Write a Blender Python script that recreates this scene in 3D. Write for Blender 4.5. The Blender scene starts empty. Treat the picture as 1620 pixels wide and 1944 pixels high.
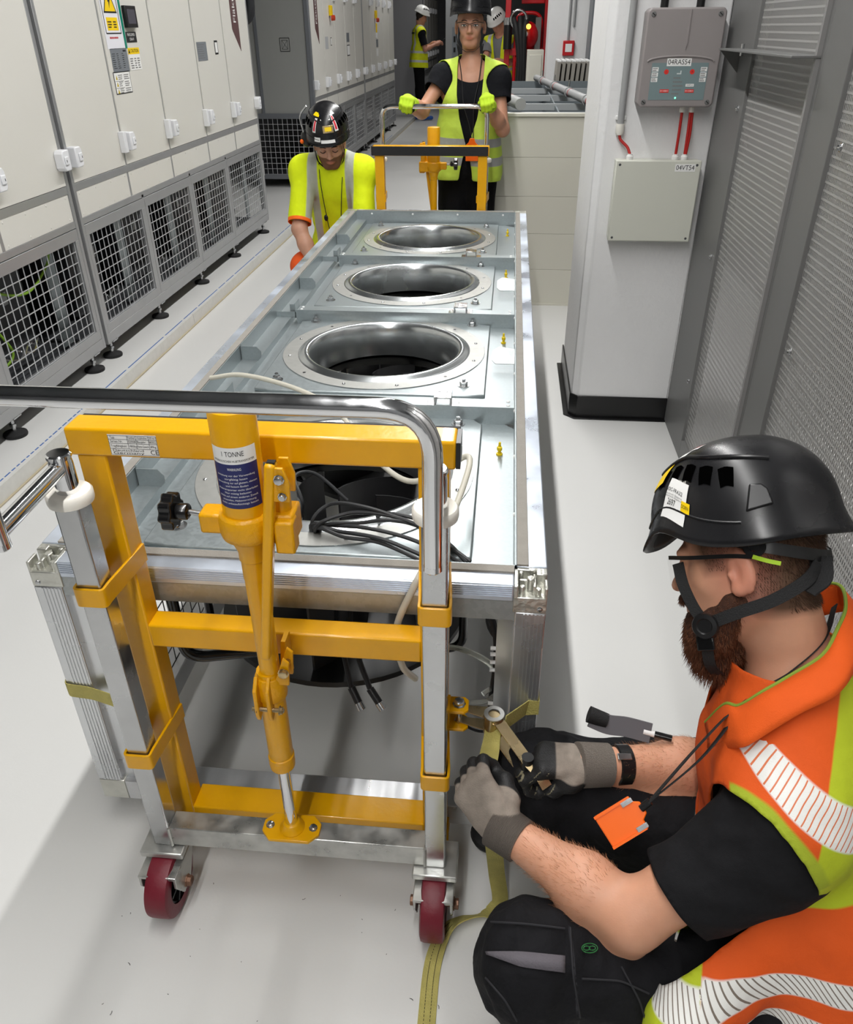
import bpy, bmesh, math, random
import numpy as np
from mathutils import Vector, Matrix
random.seed(7)
scene = bpy.context.scene
COL = scene.collection
R_ = math.radians
PI = math.pi

# ------------------------------------------------------------------ camera
CAM_H = 1.6
FPX, CXP, CYP = 1486.0, 810.0, 972.0
_roll, _pitch, _yaw = math.atan2(20, 2400), R_(31.76), R_(5.75)
_fw = Vector((-math.sin(_yaw) * math.cos(_pitch), math.cos(_yaw) * math.cos(_pitch), -math.sin(_pitch)))
_rt = Vector((math.cos(_yaw), math.sin(_yaw), 0))
_up = _rt.cross(_fw)
_c, _s = math.cos(_roll), math.sin(_roll)
CR, CU, CF = _rt * _c - _up * _s, _rt * _s + _up * _c, _fw
CC = Vector((0, 0, CAM_H))
cd = bpy.data.cameras.new('camera')
cd.sensor_fit = 'VERTICAL'; cd.sensor_height = 24.0
cd.lens = FPX / 1944.0 * 24.0
cd.clip_start = 0.02; cd.clip_end = 200
cam = bpy.data.objects.new('camera', cd)
M = Matrix.Identity(4)
for i in range(3):
    M[i][0] = CR[i]; M[i][1] = CU[i]; M[i][2] = -CF[i]; M[i][3] = CC[i]
cam.matrix_world = M
COL.objects.link(cam)
scene.camera = cam

def ray(x, y): return CR * ((x - CXP) / FPX) - CU * ((y - CYP) / FPX) + CF
def onZ(x, y, z): r = ray(x, y); return CC + r * ((z - CAM_H) / r.z)
def onX(x, y, X): r = ray(x, y); return CC + r * (X / r.x)
def onY(x, y, Y): r = ray(x, y); return CC + r * (Y / r.y)
def onD(x, y, d): return CC + ray(x, y) * d

# ------------------------------------------------------------------ light
w = bpy.data.worlds.new('world'); scene.world = w; w.use_nodes = True
w.node_tree.nodes['Background'].inputs[0].default_value = (0.86, 0.93, 1.0, 1)
w.node_tree.nodes['Background'].inputs[1].default_value = 0.06
LAMP_X, LAMP_Z = -0.39, 3.3
LAMP_Y = [-2.6 + 1.62 * i for i in range(9)]
for i, y in enumerate(LAMP_Y):
    ld = bpy.data.lights.new('strip_light', 'AREA'); ld.shape = 'RECTANGLE'
    ld.size = 0.07; ld.size_y = 1.5; ld.energy = 36.5 if i < 7 else 27
    ld.color = (1.0, 0.99, 0.972)
    lo = bpy.data.objects.new('strip_light', ld); lo.location = (LAMP_X, y, LAMP_Z - 0.012)
    COL.objects.link(lo)
for y in (14.5, 17.5):
    ld = bpy.data.lights.new('strip_light', 'AREA'); ld.shape = 'RECTANGLE'
    ld.size = 0.07; ld.size_y = 1.5; ld.energy = 26; ld.color = (1.0, 0.99, 0.972)
    lo = bpy.data.objects.new('strip_light', ld); lo.location = (LAMP_X - 0.9, y, LAMP_Z - 0.012)
    COL.objects.link(lo)
vs = scene.view_settings
vs.view_transform = 'Standard'; vs.look = 'None'; vs.gamma = 1.0; vs.use_curve_mapping = False
vs.exposure = 0.0

# ------------------------------------------------------------------ materials
def s2l(c):
    return tuple(((v / 255) / 12.92 if v / 255 <= 0.04045 else ((v / 255 + 0.055) / 1.055) ** 2.4) for v in c)
MATS = {}
def mat(name, rgb, rough=0.5, metal=0.0, var=0.0, vscale=8.0, bump=0.0, bscale=60.0, stretch=None,
        spec=None, trans=0.0, ior=1.45, alpha=1.0, coat=0.0, emis=0.0, rvar=0.0, sheen=0.0, sss=0.0, tex='noise'):
    if name in MATS: return MATS[name]
    m = bpy.data.materials.new(name); m.use_nodes = True
    nt = m.node_tree; b = nt.nodes['Principled BSDF']
    c = s2l(rgb)
    b.inputs['Base Color'].default_value = (*c, 1)
    b.inputs['Roughness'].default_value = rough; b.inputs['Metallic'].default_value = metal
    b.inputs['IOR'].default_value = ior
    if spec is not None: b.inputs['Specular IOR Level'].default_value = spec
    b.inputs['Transmission Weight'].default_value = trans
    b.inputs['Alpha'].default_value = alpha
    b.inputs['Coat Weight'].default_value = coat
    b.inputs['Sheen Weight'].default_value = sheen
    if sss:
        b.inputs['Subsurface Weight'].default_value = sss
        b.inputs['Subsurface Radius'].default_value = (0.012, 0.004, 0.002); b.inputs['Subsurface Scale'].default_value = 1.0
    if emis:
        b.inputs['Emission Color'].default_value = (*c, 1); b.inputs['Emission Strength'].default_value = emis
    vec = None
    if var or bump or rvar:
        tc = nt.nodes.new('ShaderNodeTexCoord'); vec = tc.outputs['Object']
        if stretch:
            mp = nt.nodes.new('ShaderNodeMapping'); mp.inputs['Scale'].default_value = stretch
            nt.links.new(vec, mp.inputs[0]); vec = mp.outputs[0]
    if var or rvar:
        if tex == 'voronoi':
            n = nt.nodes.new('ShaderNodeTexVoronoi'); n.inputs['Scale'].default_value = vscale
            nt.links.new(vec, n.inputs['Vector'])
            sp = nt.nodes.new('ShaderNodeSeparateColor'); nt.links.new(n.outputs['Color'], sp.inputs[0]); fac = sp.outputs[0]
        else:
            n = nt.nodes.new('ShaderNodeTexNoise'); n.inputs['Scale'].default_value = vscale; n.inputs['Detail'].default_value = 5
            nt.links.new(vec, n.inputs['Vector']); fac = n.outputs[0]
        if var:
            r = nt.nodes.new('ShaderNodeMapRange'); r.inputs[1].default_value = 0.25; r.inputs[2].default_value = 0.75
            r.inputs[3].default_value = 1 - var; r.inputs[4].default_value = 1 + var
            nt.links.new(fac, r.inputs[0])
            h = nt.nodes.new('ShaderNodeVectorMath'); h.operation = 'SCALE'; h.inputs[0].default_value = c
            nt.links.new(r.outputs[0], h.inputs['Scale']); nt.links.new(h.outputs[0], b.inputs['Base Color'])
        if rvar:
            r = nt.nodes.new('ShaderNodeMapRange'); r.inputs[1].default_value = 0.3; r.inputs[2].default_value = 0.7
            r.inputs[3].default_value = max(0.02, rough - rvar); r.inputs[4].default_value = rough + rvar
            nt.links.new(fac, r.inputs[0]); nt.links.new(r.outputs[0], b.inputs['Roughness'])
    if bump:
        n = nt.nodes.new('ShaderNodeTexNoise'); n.inputs['Scale'].default_value = bscale; n.inputs['Detail'].default_value = 4
        nt.links.new(vec, n.inputs['Vector'])
        bp = nt.nodes.new('ShaderNodeBump'); bp.inputs['Strength'].default_value = bump; bp.inputs['Distance'].default_value = 0.004
        nt.links.new(n.outputs[0], bp.inputs['Height']); nt.links.new(bp.outputs[0], b.inputs['Normal'])
    MATS[name] = m
    return m

FLOOR = mat('floor_epoxy', (208, 208, 206), 0.32, var=0.02, vscale=1.2, bump=0.05, bscale=140, rvar=0.05)
CREAM = mat('cream_sheet', (212, 210, 203), 0.42, var=0.01, vscale=3)
BEIGE = mat('beige_sheet', (206, 204, 192), 0.38, var=0.02, vscale=2)
ALU = mat('aluminium', (214, 216, 218), 0.3, 0.85, var=0.06, vscale=6, rvar=0.1)
ALUB = mat('aluminium_brushed', (205, 206, 208), 0.36, 0.8, var=0.08, vscale=5, stretch=(6, 0.6, 6), rvar=0.1)
FILM = mat('aluminium_scuffed', (206, 214, 226), 0.34, 0.75, var=0.22, vscale=7, rvar=0.14)
GALV = mat('galvanised', (163, 171, 173), 0.38, 0.72, var=0.03, vscale=150, tex='voronoi', rvar=0.025)
GALVD = mat('galvanised_dull', (168, 172, 172), 0.42, 0.72, var=0.06, vscale=110, tex='voronoi', rvar=0.03)
SPUN = mat('spun_steel', (190, 194, 195), 0.24, 0.95, var=0.05, vscale=5, rvar=0.06)
CHROME = mat('chrome', (225, 226, 228), 0.09, 1.0, rvar=0.05, vscale=25)
ZINC = mat('zinc_plate', (190, 191, 192), 0.22, 0.95, var=0.12, vscale=14, rvar=0.12)
ZINCW = mat('zinc_worn', (182, 182, 178), 0.36, 0.8, var=0.28, vscale=22, rvar=0.15)
YELLOW = mat('yellow_paint', (222, 162, 0), 0.3, var=0.05, vscale=16, bump=0.12, bscale=55, coat=0.12)
YELLOWC = mat('yellow_cast', (220, 158, 0), 0.36, var=0.1, vscale=22, bump=0.5, bscale=90)
BLACKP = mat('black_plastic', (22, 22, 23), 0.35)
BLACKR = mat('black_rubber', (26, 26, 27), 0.65, bump=0.1)
BLACKG = mat('black_gloss', (13, 13, 14), 0.22, coat=0.3)
BLACKM = mat('black_moulding', (18, 18, 19), 0.45, var=0.2, vscale=9)
CABLE = mat('cable_black', (24, 24, 26), 0.45)
GASKET = mat('gasket_foam', (142, 138, 131), 0.9, bump=0.4, bscale=260, var=0.06, vscale=40)
WHITEP = mat('white_plastic', (232, 232, 230), 0.35)
NYLON = mat('nylon_washer', (236, 233, 224), 0.4)
REDW = mat('wheel_red', (106, 20, 36), 0.45, var=0.16, vscale=16, bump=0.2, bscale=80)
CLEAR = mat('clear_tube', (236, 238, 232), 0.08, trans=0.85, ior=1.3)
MILKY = mat('milky_tube', (226, 222, 208), 0.28, trans=0.35, ior=1.35)
GREYP = mat('panel_grey', (106, 106, 105), 0.42, var=0.02)
GREYD = mat('panel_dark_grey', (74, 75, 77), 0.5)
WALLW = mat('white_plaster', (224, 224, 224), 0.65, bump=0.5, bscale=38, var=0.012)
SKIRT = mat('black_skirting', (18, 18, 19), 0.3)
PAPER = mat('paper_white', (232, 232, 230), 0.5)
INK = mat('ink_black', (20, 20, 22), 0.6)
INKG = mat('ink_grey', (120, 120, 120), 0.6)
SIGNY = mat('sign_yellow', (244, 206, 0), 0.45)
TAGG = mat('tag_grey', (134, 140, 146), 0.4, 0.3)
REDC = mat('red_cable', (176, 34, 30), 0.45)
REDP = mat('red_paint', (186, 16, 26), 0.32, coat=0.2)
BOXG = mat('box_grey', (142, 136, 135), 0.45, bump=0.05, bscale=300)
BOXB = mat('box_beige', (203, 204, 193), 0.4)
PANELT = mat('box_label_teal', (118, 136, 138), 0.4)
PIPEG = mat('pipe_grey', (150, 151, 151), 0.5)
ORANGE = mat('orange_plastic', (246, 104, 8), 0.32)
NAVY = mat('label_navy', (32, 38, 96), 0.4)
STRAP = mat('strap_yellow', (178, 168, 96), 0.75, var=0.12, vscale=40, bump=0.6, bscale=300)
STRAPD = mat('strap_stitch', (60, 56, 30), 0.8)
PASSIV = mat('yellow_passivated', (186, 166, 128), 0.26, 0.9, var=0.3, vscale=18, rvar=0.1)
DARKIN = mat('dark_interior', (38, 39, 41), 0.8)

# ------------------------------------------------------------------ mesh helpers
ORG = {}
def frame_from(d, up=Vector((0, 0, 1))):
    d = d.normalized()
    if abs(d.dot(up)) > 0.98: up = Vector((1, 0, 0))
    x = up.cross(d).normalized(); y = d.cross(x)
    return x, y, d
def spline(pts, n=8, closed=False):
    P = [Vector(p) for p in pts]; out = []; N = len(P)
    if N < 3: return P
    for i in range(N if closed else N - 1):
        p0 = P[(i - 1) % N] if (closed or i > 0) else P[0] * 2 - P[1]
        p1 = P[i]; p2 = P[(i + 1) % N]
        p3 = P[(i + 2) % N] if (closed or i + 2 < N) else P[-1] * 2 - P[-2]
        for k in range(n):
            t = k / n
            out.append(0.5 * ((2 * p1) + (p2 - p0) * t + (2 * p0 - 5 * p1 + 4 * p2 - p3) * t * t + (3 * p1 - p0 - 3 * p2 + p3) * t ** 3))
    if not closed: out.append(P[-1])
    return out
def bend(pts, rad, n=7):
    """polyline with rounded corners"""
    P = [Vector(p) for p in pts]; out = [P[0]]
    for i in range(1, len(P) - 1):
        a = (P[i - 1] - P[i]); b = (P[i + 1] - P[i]); r = min(rad, a.length * .49, b.length * .49)
        a.normalize(); b.normalize()
        s, e = P[i] + a * r, P[i] + b * r
        for k in range(n + 1):
            t = k / n
            out.append(s * (1 - t) ** 2 + P[i] * 2 * t * (1 - t) + e * t * t)
    out.append(P[-1])
    return out
class MB:
    def __init__(self): self.v = []; self.f = []
    def add(self, vs_, fs_):
        o = len(self.v); self.v += [tuple(v) for v in vs_]; self.f += [tuple(i + o for i in f) for f in fs_]; return self
    def box(self, x0, x1, y0, y1, z0, z1):
        return self.add([(x0, y0, z0), (x1, y0, z0), (x1, y1, z0), (x0, y1, z0), (x0, y0, z1), (x1, y0, z1), (x1, y1, z1), (x0, y1, z1)],
                        [(0, 3, 2, 1), (4, 5, 6, 7), (0, 1, 5, 4), (1, 2, 6, 5), (2, 3, 7, 6), (3, 0, 4, 7)])
    def obox(self, c, size, M3=None):
        c = Vector(c); sx, sy, sz = [s / 2 for s in size]
        vs_ = []
        for z in (-sz, sz):
            for x, y in ((-sx, -sy), (sx, -sy), (sx, sy), (-sx, sy)):
                p = Vector((x, y, z)); vs_.append(c + (M3 @ p if M3 else p))
        return self.add(vs_, [(0, 3, 2, 1), (4, 5, 6, 7), (0, 1, 5, 4), (1, 2, 6, 5), (2, 3, 7, 6), (3, 0, 4, 7)])
    def bar(self, a, b, wd, ht, up=(0, 0, 1)):
        a, b = Vector(a), Vector(b); x, y, d = frame_from(b - a, Vector(up)); vs_ = []
        for p in (a, b):
            for sx, sy in ((-1, -1), (1, -1), (1, 1), (-1, 1)): vs_.append(p + x * sx * wd / 2 + y * sy * ht / 2)
        return self.add(vs_, [(0, 3, 2, 1), (4, 5, 6, 7), (0, 1, 5, 4), (1, 2, 6, 5), (2, 3, 7, 6), (3, 0, 4, 7)])
    def tube(self, pts, r, n=12, closed=False, caps=True):
        P = [Vector(p) for p in pts]; N = len(P)
        rr = r if isinstance(r, (list, tuple)) else [r] * N
        T = []
        for i in range(N):
            a = P[(i - 1) % N] if (closed or i > 0) else P[i]; b = P[(i + 1) % N] if (closed or i < N - 1) else P[i]
            t = b - a; T.append(t.normalized() if t.length > 1e-9 else Vector((0, 0, 1)))
        x, y, _ = frame_from(T[0]); vs_ = []
        for i in range(N):
            x = (x - T[i] * x.dot(T[i])).normalized(); y = T[i].cross(x)
            for k in range(n):
                a = 2 * PI * k / n; vs_.append(P[i] + (x * math.cos(a) + y * math.sin(a)) * rr[i])
        fs_ = []
        for i in range(N if closed else N - 1):
            for k in range(n):
                j = (i + 1) % N; fs_.append((i * n + k, i * n + (k + 1) % n, j * n + (k + 1) % n, j * n + k))
        if caps and not closed: fs_ += [tuple(range(n - 1, -1, -1)), tuple((N - 1) * n + k for k in range(n))]
        return self.add(vs_, fs_)
    def cyl(self, a, b, r, n=16, r2=None): return self.tube([a, b], [r, r if r2 is None else r2], n)
    def lathe(self, prof, c=(0, 0, 0), n=40, M3=None, cap=False):
        c = Vector(c); vs_ = []
        for r, z in prof:
            for k in range(n):
                a = 2 * PI * k / n; p = Vector((r * math.cos(a), r * math.sin(a), z)); vs_.append(c + (M3 @ p if M3 else p))
        fs_ = [(i * n + k, i * n + (k + 1) % n, (i + 1) * n + (k + 1) % n, (i + 1) * n + k) for i in range(len(prof) - 1) for k in range(n)]
        if cap: fs_ += [tuple(range(n - 1, -1, -1)), tuple((len(prof) - 1) * n + k for k in range(n))]
        return self.add(vs_, fs_)
    def prism(self, poly, M4, depth):
        n = len(poly)
        vs_ = [M4 @ Vector((x, y, z)) for z in (0, depth) for x, y in poly]
        return self.add(vs_, [tuple(range(n - 1, -1, -1)), tuple(range(n, 2 * n))] + [(k, (k + 1) % n, n + (k + 1) % n, n + k) for k in range(n)])
    def ball(self, c, r, n=12, m=8):
        if not isinstance(r, (tuple, list)): r = (r, r, r)
        c = Vector(c)
        vs_ = [c + Vector((0, 0, r[2]))]
        for i in range(1, m):
            t = PI * i / m
            for k in range(n):
                a = 2 * PI * k / n; vs_.append(c + Vector((r[0] * math.sin(t) * math.cos(a), r[1] * math.sin(t) * math.sin(a), r[2] * math.cos(t))))
        vs_.append(c - Vector((0, 0, r[2]))); L = len(vs_) - 1
        fs_ = [(0, 1 + k, 1 + (k + 1) % n) for k in range(n)]
        for i in range(m - 2):
            for k in range(n): fs_.append((1 + i * n + k, 1 + (i + 1) * n + k, 1 + (i + 1) * n + (k + 1) % n, 1 + i * n + (k + 1) % n))
        fs_ += [(L, 1 + (m - 2) * n + (k + 1) % n, 1 + (m - 2) * n + k) for k in range(n)]
        return self.add(vs_, fs_)
    def ribbon(self, pts, sides, wd, th):
        """flat band: pts, side vectors (across the width)"""
        P = [Vector(p) for p in pts]; N = len(P); vs_ = []
        for i in range(N):
            t = (P[min(i + 1, N - 1)] - P[max(i - 1, 0)]).normalized()
            s = Vector(sides[i] if isinstance(sides, list) else sides); s = (s - t * s.dot(t)).normalized(); nn = t.cross(s)
            for a, b in ((-1, -1), (1, -1), (1, 1), (-1, 1)): vs_.append(P[i] + s * a * wd / 2 + nn * b * th / 2)
        fs_ = [(i * 4 + k, i * 4 + (k + 1) % 4, i * 4 + 4 + (k + 1) % 4, i * 4 + 4 + k) for i in range(N - 1) for k in range(4)]
        fs_ += [(3, 2, 1, 0), tuple((N - 1) * 4 + k for k in range(4))]
        return self.add(vs_, fs_)
    def hexnut(self, c, r, h, M3=None):
        return self.lathe([(0.0001, 0), (r, 0), (r, h * .85), (r * .86, h), (0.0001, h)], c, 6, M3)
    def build(self, name, m, parent=None, smooth=38, bevel=0, kind=None, label=None, segs=2):
        o = Vector(ORG.get(parent.name, (0, 0, 0))) if parent else Vector((0, 0, 0))
        me = bpy.data.meshes.new(name)
        me.from_pydata([(v[0] - o.x, v[1] - o.y, v[2] - o.z) for v in self.v], [], self.f)
        me.validate(); me.update()
        me.materials.append(m)
        if smooth:
            me.shade_smooth(); me.set_sharp_from_angle(angle=R_(smooth))
        ob = bpy.data.objects.new(name, me); COL.objects.link(ob)
        if parent: ob.parent = parent; ORG[ob.name] = o
        if bevel:
            md = ob.modifiers.new('bevel', 'BEVEL'); md.width = bevel; md.segments = segs; md.limit_method = 'ANGLE'; md.angle_limit = R_(40)
        if kind: ob['kind'] = kind
        if label: ob['label'] = label
        return ob
def thing(name, label, cat, loc=(0, 0, 0), group=None):
    o = bpy.data.objects.new(name, None); o.empty_display_size = 0.05; COL.objects.link(o); o.location = loc; ORG[o.name] = tuple(loc)
    o['label'] = label; o['category'] = cat
    if group: o['group'] = group
    return o
def tag(o, label, cat, group=None):
    o['label'] = label; o['category'] = cat
    if group: o['group'] = group
    return o
def struct(name, label=None):
    o = bpy.data.objects.new(name, None); COL.objects.link(o); o['kind'] = 'structure'; ORG[o.name] = (0, 0, 0)
    if label: o['label'] = label
    return o
def S(o, label=None):
    o['kind'] = 'structure'
    if label: o['label'] = label
    return o
def copy_tree(o, parent=None):
    c = o.copy(); COL.objects.link(c)
    if parent: c.parent = parent
    for ch in o.children: copy_tree(ch, c)
    return c
def ax(x, y, z=None, t=(0, 0, 0)):
    """4x4 from two axes and a translation"""
    x = Vector(x).normalized(); y = Vector(y); y = (y - x * y.dot(x)).normalized(); z = x.cross(y)
    m = Matrix.Identity(4)
    for i in range(3): m[i][0] = x[i]; m[i][1] = y[i]; m[i][2] = z[i]; m[i][3] = t[i]
    return m
_TXT = {}
def text(s, size, M4, m, parent, name='lettering', wid=None, align='CENTER'):
    key = (s, align)
    if key not in _TXT:
        cu = bpy.data.curves.new('txt', 'FONT'); cu.body = s; cu.size = 1.0; cu.extrude = 0.0; cu.align_x = align; cu.align_y = 'CENTER'
        cu.resolution_u = 3
        to = bpy.data.objects.new('txt', cu)
        me = bpy.data.meshes.new_from_object(to); bpy.data.objects.remove(to)
        v = np.array([q.co[:] for q in me.vertices]); f = [tuple(p.vertices) for p in me.polygons]
        _TXT[key] = (v, f)
    v, f = _TXT[key]
    if len(v) == 0: return None
    sx = size
    if wid:
        sx = wid / max(1e-6, (v[:, 0].max() - v[:, 0].min()))
    mb = MB(); mb.add([M4 @ Vector((q[0] * sx, q[1] * size, 0.0004)) for q in v], f)
    return mb.build(name, m, parent, smooth=0)
def plate(M4, x, y, w_, h_, m, parent, name='sticker', off=0.0, th=0.0006, bevel=0):
    mb = MB(); mb.prism([(x - w_ / 2, y - h_ / 2), (x + w_ / 2, y - h_ / 2), (x + w_ / 2, y + h_ / 2), (x - w_ / 2, y + h_ / 2)], M4 @ Matrix.Translation((0, 0, off)), th)
    return mb.build(name, m, parent, smooth=0, bevel=bevel)
def textlines(M4, x0, x1, y0, y1, n, m, parent, seed=1, name='fine_print', off=0.0009, fill=0.5):
    """rows of unreadably small print"""
    rr = random.Random(seed); mb = MB(); dy = (y1 - y0) / n
    for i in range(n):
        y = y1 - dy * (i + .5); x = x0; e = x1 - rr.random() * (x1 - x0) * 0.35
        while x < e:
            L = min((x1 - x0) * (0.05 + 0.1 * rr.random()), e - x); h = dy * fill / 2
            mb.add([M4 @ Vector(p) for p in ((x, y - h, off), (x + L, y - h, off), (x + L, y + h, off), (x, y + h, off))], [(0, 1, 2, 3)])
            x += L + (x1 - x0) * 0.02
    return mb.build(name, m, parent, smooth=0)
def bolt(mb_, c, d, r, h):
    x, y, z = frame_from(Vector(d)); M3 = Matrix((x, y, z)).transposed()
    mb_.lathe([(0.0002, 0), (r * 1.25, 0), (r * 1.25, h * .2), (r, h * .2), (r, h * .9), (r * .85, h), (0.0002, h)], c, 8, M3)
# ------------------------------------------------------------------ setting
fl = struct('floor', 'pale grey glossy epoxy floor')
MB().box(-1.955, 9, -4, 30, -0.1, 0).build('floor_surface', FLOOR, fl, smooth=0)
# joint lines of the far floor
PLINTH = mat('plinth_screed', (206, 205, 200), 0.5, var=0.05, vscale=30, bump=0.15)
pl = struct('trim_1', 'raised screed plinth under the cabinets')
MB().box(-6, -1.957, -4, 30, -0.1, 0.07).build('plinth_top', FLOOR, pl, smooth=0)
mb = MB(); y = -4.0; k = 0
while y < 26:
    L = 2.9
    MB().box(-1.957, -1.945, y, y + L - 0.006, 0.001, 0.07).build('plinth_board', PLINTH, pl, smooth=0); y += L
MB().box(-1.945, -1.936, -4, 30, 0.0005, 0.006).build('sealant_bead', mat('sealant', (176, 165, 140), 0.6), pl, smooth=0)
mb = MB(); rr = random.Random(3); y = -1.0
while y < 14:                                     # broken blue marking line
    L = 0.02 + rr.random() * (0.02 if y < 3.4 else 0.5); mb.box(-1.972, -1.966, y, y + L, 0.0702, 0.071); y += L + (0.012 if y < 3.4 else 0.03)
mb.build('blue_line', mat('blue_chalk', (62, 104, 168), 0.7), pl, smooth=0)
CEILM = mat('ceiling_grey', (94, 96, 98), 0.8)
S(MB().box(-6, 9, -4, 30, 3.7, 3.8).build('ceiling', CEILM, smooth=0), 'grey concrete ceiling')
S(MB().box(-6, 9, -4.1, -4, 0, 3.7).build('wall_front', mat('wall_grey', (120, 121, 122), 0.7), smooth=0))
S(MB().box(8.9, 9, -4, 30, 0, 3.7).build('wall_right', MATS['wall_grey'], smooth=0))
S(MB().box(-6.1, -6, -4, 30, 0, 3.7).build('wall_left', MATS['wall_grey'], smooth=0))
WALLB = mat('wall_dark_grey', (112, 113, 116), 0.7)
S(MB().box(-6, 9, 24, 24.2, 0, 3.7).build('wall_back', WALLB, smooth=0))
# strip light housings
HOUS = mat('light_housing', (210, 212, 214), 0.4)
for i, (x, y) in enumerate([(LAMP_X, q) for q in LAMP_Y] + [(LAMP_X - 0.9, 14.5), (LAMP_X - 0.9, 17.5)]):
    t = thing('strip_light_fitting', 'slim white linear light fitting hung under the ceiling', 'light', (x, y, LAMP_Z), 'linear ceiling lights')
    MB().box(x - .05, x + .05, y - .78, y + .78, LAMP_Z, LAMP_Z + .06).build('housing', HOUS, t, bevel=.004)
    for s in (-.6, .6): MB().cyl((x, y + s, LAMP_Z + .06), (x, y + s, 3.7), .003, 6).build('suspension_rod', ZINC, t)

# crumbs and fibres on the near floor: too small to count
rr = random.Random(9); mb = MB()
for k in range(30):
    c = Vector((rr.uniform(-.75, .0), rr.uniform(.55, 1.0), .0012)); L = rr.choice((.001, .0012, .0015, .002, .004)); a = rr.uniform(0, PI)
    mb.tube([c - Vector((math.cos(a), math.sin(a), 0)) * L, c, c + Vector((math.cos(a + .6), math.sin(a + .6), 0)) * L], .0005, 4)
o = mb.build('floor_debris', mat('debris', (40, 38, 36), .9)); o['kind'] = 'stuff'; o['label'] = 'scattered dark crumbs and fibres on the pale floor'; o['category'] = 'debris'
# ------------------------------------------------------------------ hydraulic lifter (built once at the near end)
LX, LY = -0.366, 0.975
def make_lifter():
    t = thing('hydraulic_lifter', 'yellow wheeled hydraulic lifter with data plate and blue warning label', 'lifter', (LX, LY, 0), 'furniture lifters under the fan unit')
    PX = 0.281
    for s in (-1, 1):
        x = LX + s * PX
        o = MB().box(x - .02, x + .02, LY - .02, LY + .02, .168, .985).build('post', ZINC, t, bevel=.003)
        MB().lathe([(.0002, .985), (.034, .985), (.035, .99), (.035, 1.0), (.032, 1.004), (.0002, 1.004)], (x, LY, 0), 28).build('nylon_washer', NYLON, o)
        MB().lathe([(.0175, 1.004), (.0175, 1.05), (.0165, 1.058), (.0165, 1.06), (.0185, 1.061), (.0185, 1.066), (.016, 1.068), (.0002, 1.068)], (x, LY, 0), 24).build('pivot_stub', CHROME, o)
        # castor
        c = MB().box(x - .045, x + .045, LY - .04, LY + .045, .152, .168).build('castor', ZINCW, t, bevel=.003)
        f = MB()
        f.lathe([(.0002, .138), (.032, .138), (.034, .146), (.034, .152), (.0002, .152)], (x, LY, 0), 20)
        f.box(x - .04, x + .04, LY - .075, LY + .02, .13, .139)
        for q in (-1, 1):
            Mx = ax((0, 1, 0), (0, 0, 1), t=(x + q * .036 - .003, LY - .035, 0))
            f.prism([(-.04, .137), (.06, .137), (.05, .11), (.018, .062), (-.018, .062), (-.042, .11)], Mx, .006)
        f.build('fork', ZINCW, c, bevel=.0015)
        wy = LY - .035
        wm = ax((0, 1, 0), (0, 0, 1), t=(x, wy, .076)).to_3x3()
        MB().lathe([(.046, -.024), (.066, -.025), (.0735, -.022), (.075, -.016), (.0755, 0), (.075, .016), (.0735, .022), (.066, .025), (.046, .024)], (x, wy, .0755), 44, wm).build('tyre', REDW, c)
        hub = MB()
        hub.lathe([(.0475, -.02), (.042, -.021), (.04, -.012), (.02, -.012), (.018, -.024), (.0002, -.024)], (x, wy, .0755), 36, wm)
        hub.lathe([(.0002, .024), (.018, .024), (.02, .012), (.04, .012), (.042, .021), (.0475, .02)], (x, wy, .0755), 36, wm)
        for k in range(6):
            a = k * PI / 3
            hub.bar((x - .018, wy + .018 * math.cos(a), .0755 + .018 * math.sin(a)), (x - .018, wy + .044 * math.cos(a), .0755 + .044 * math.sin(a)), .004, .012, (1, 0, 0))
            hub.bar((x + .018, wy + .018 * math.cos(a), .0755 + .018 * math.sin(a)), (x + .018, wy + .044 * math.cos(a), .0755 + .044 * math.sin(a)), .004, .012, (1, 0, 0))
        hub.build('hub', BLACKM, c)
        ab = MB(); ab.cyl((x - .05, wy, .0755), (x + .05, wy, .0755), .007, 10)
        bolt(ab, (x + .039, wy, .0755), (1, 0, 0), .011, .011); bolt(ab, (x - .039, wy, .0755), (-1, 0, 0), .011, .011)
        ab.build('axle_bolt', mat('rusty_bolt', (128, 96, 78), .5, .6, var=.3, vscale=60), c)
    beam = MB().box(LX - PX + .02, LX + PX - .02, LY - .02, LY + .022, .172, .226).build('cross_beam', ZINCW, t, bevel=.002)
    for s in (-1, 1): MB().tube([(LX + s * (PX - .02), LY - .021, .172), (LX + s * (PX - .02), LY - .021, .226)], .0035, 6).build('weld_seam', ZINCW, beam)
    # handle on crank arms
    hy = LY - .175
    pts = bend([(LX + PX + .012, hy, 1.026), (LX + PX + .012, hy, 1.237), (LX - PX, hy, 1.237), (LX - PX, hy, 1.026)], .062, 9)
    h = MB().tube(pts, .0125, 18).build('handle', CHROME, t)
    for s in (-1, 1):
        x = LX + s * PX
        MB().tube([(x, LY, 1.046), (x + (.012 if s > 0 else 0), hy, 1.04)], .0125, 18).build('crank_arm', CHROME, h)
        MB().lathe([(.0125, 0), (.0128, -.008), (.010, -.011), (.0002, -.0115)], (x + (.012 if s > 0 else 0), hy, 1.026), 18).build('end_cap', CHROME, h)
    # yellow lifting frame
    y0, y1 = LY + .068, LY + .118
    ym = (y0 + y1) / 2
    for s in (-1, 1):
        MB().box(LX + s * .296 - (.048 if s > 0 else 0), LX + s * .296 + (.048 if s < 0 else 0), y0 + .001, y1, .13, 1.03).build('lifting_post', YELLOW, t, bevel=.004)
    tb = MB().box(LX - .306, LX + .306, y0 - .002, y1 + .001, 1.028, 1.076).build('top_bar', YELLOW, t, bevel=.004)
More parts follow.
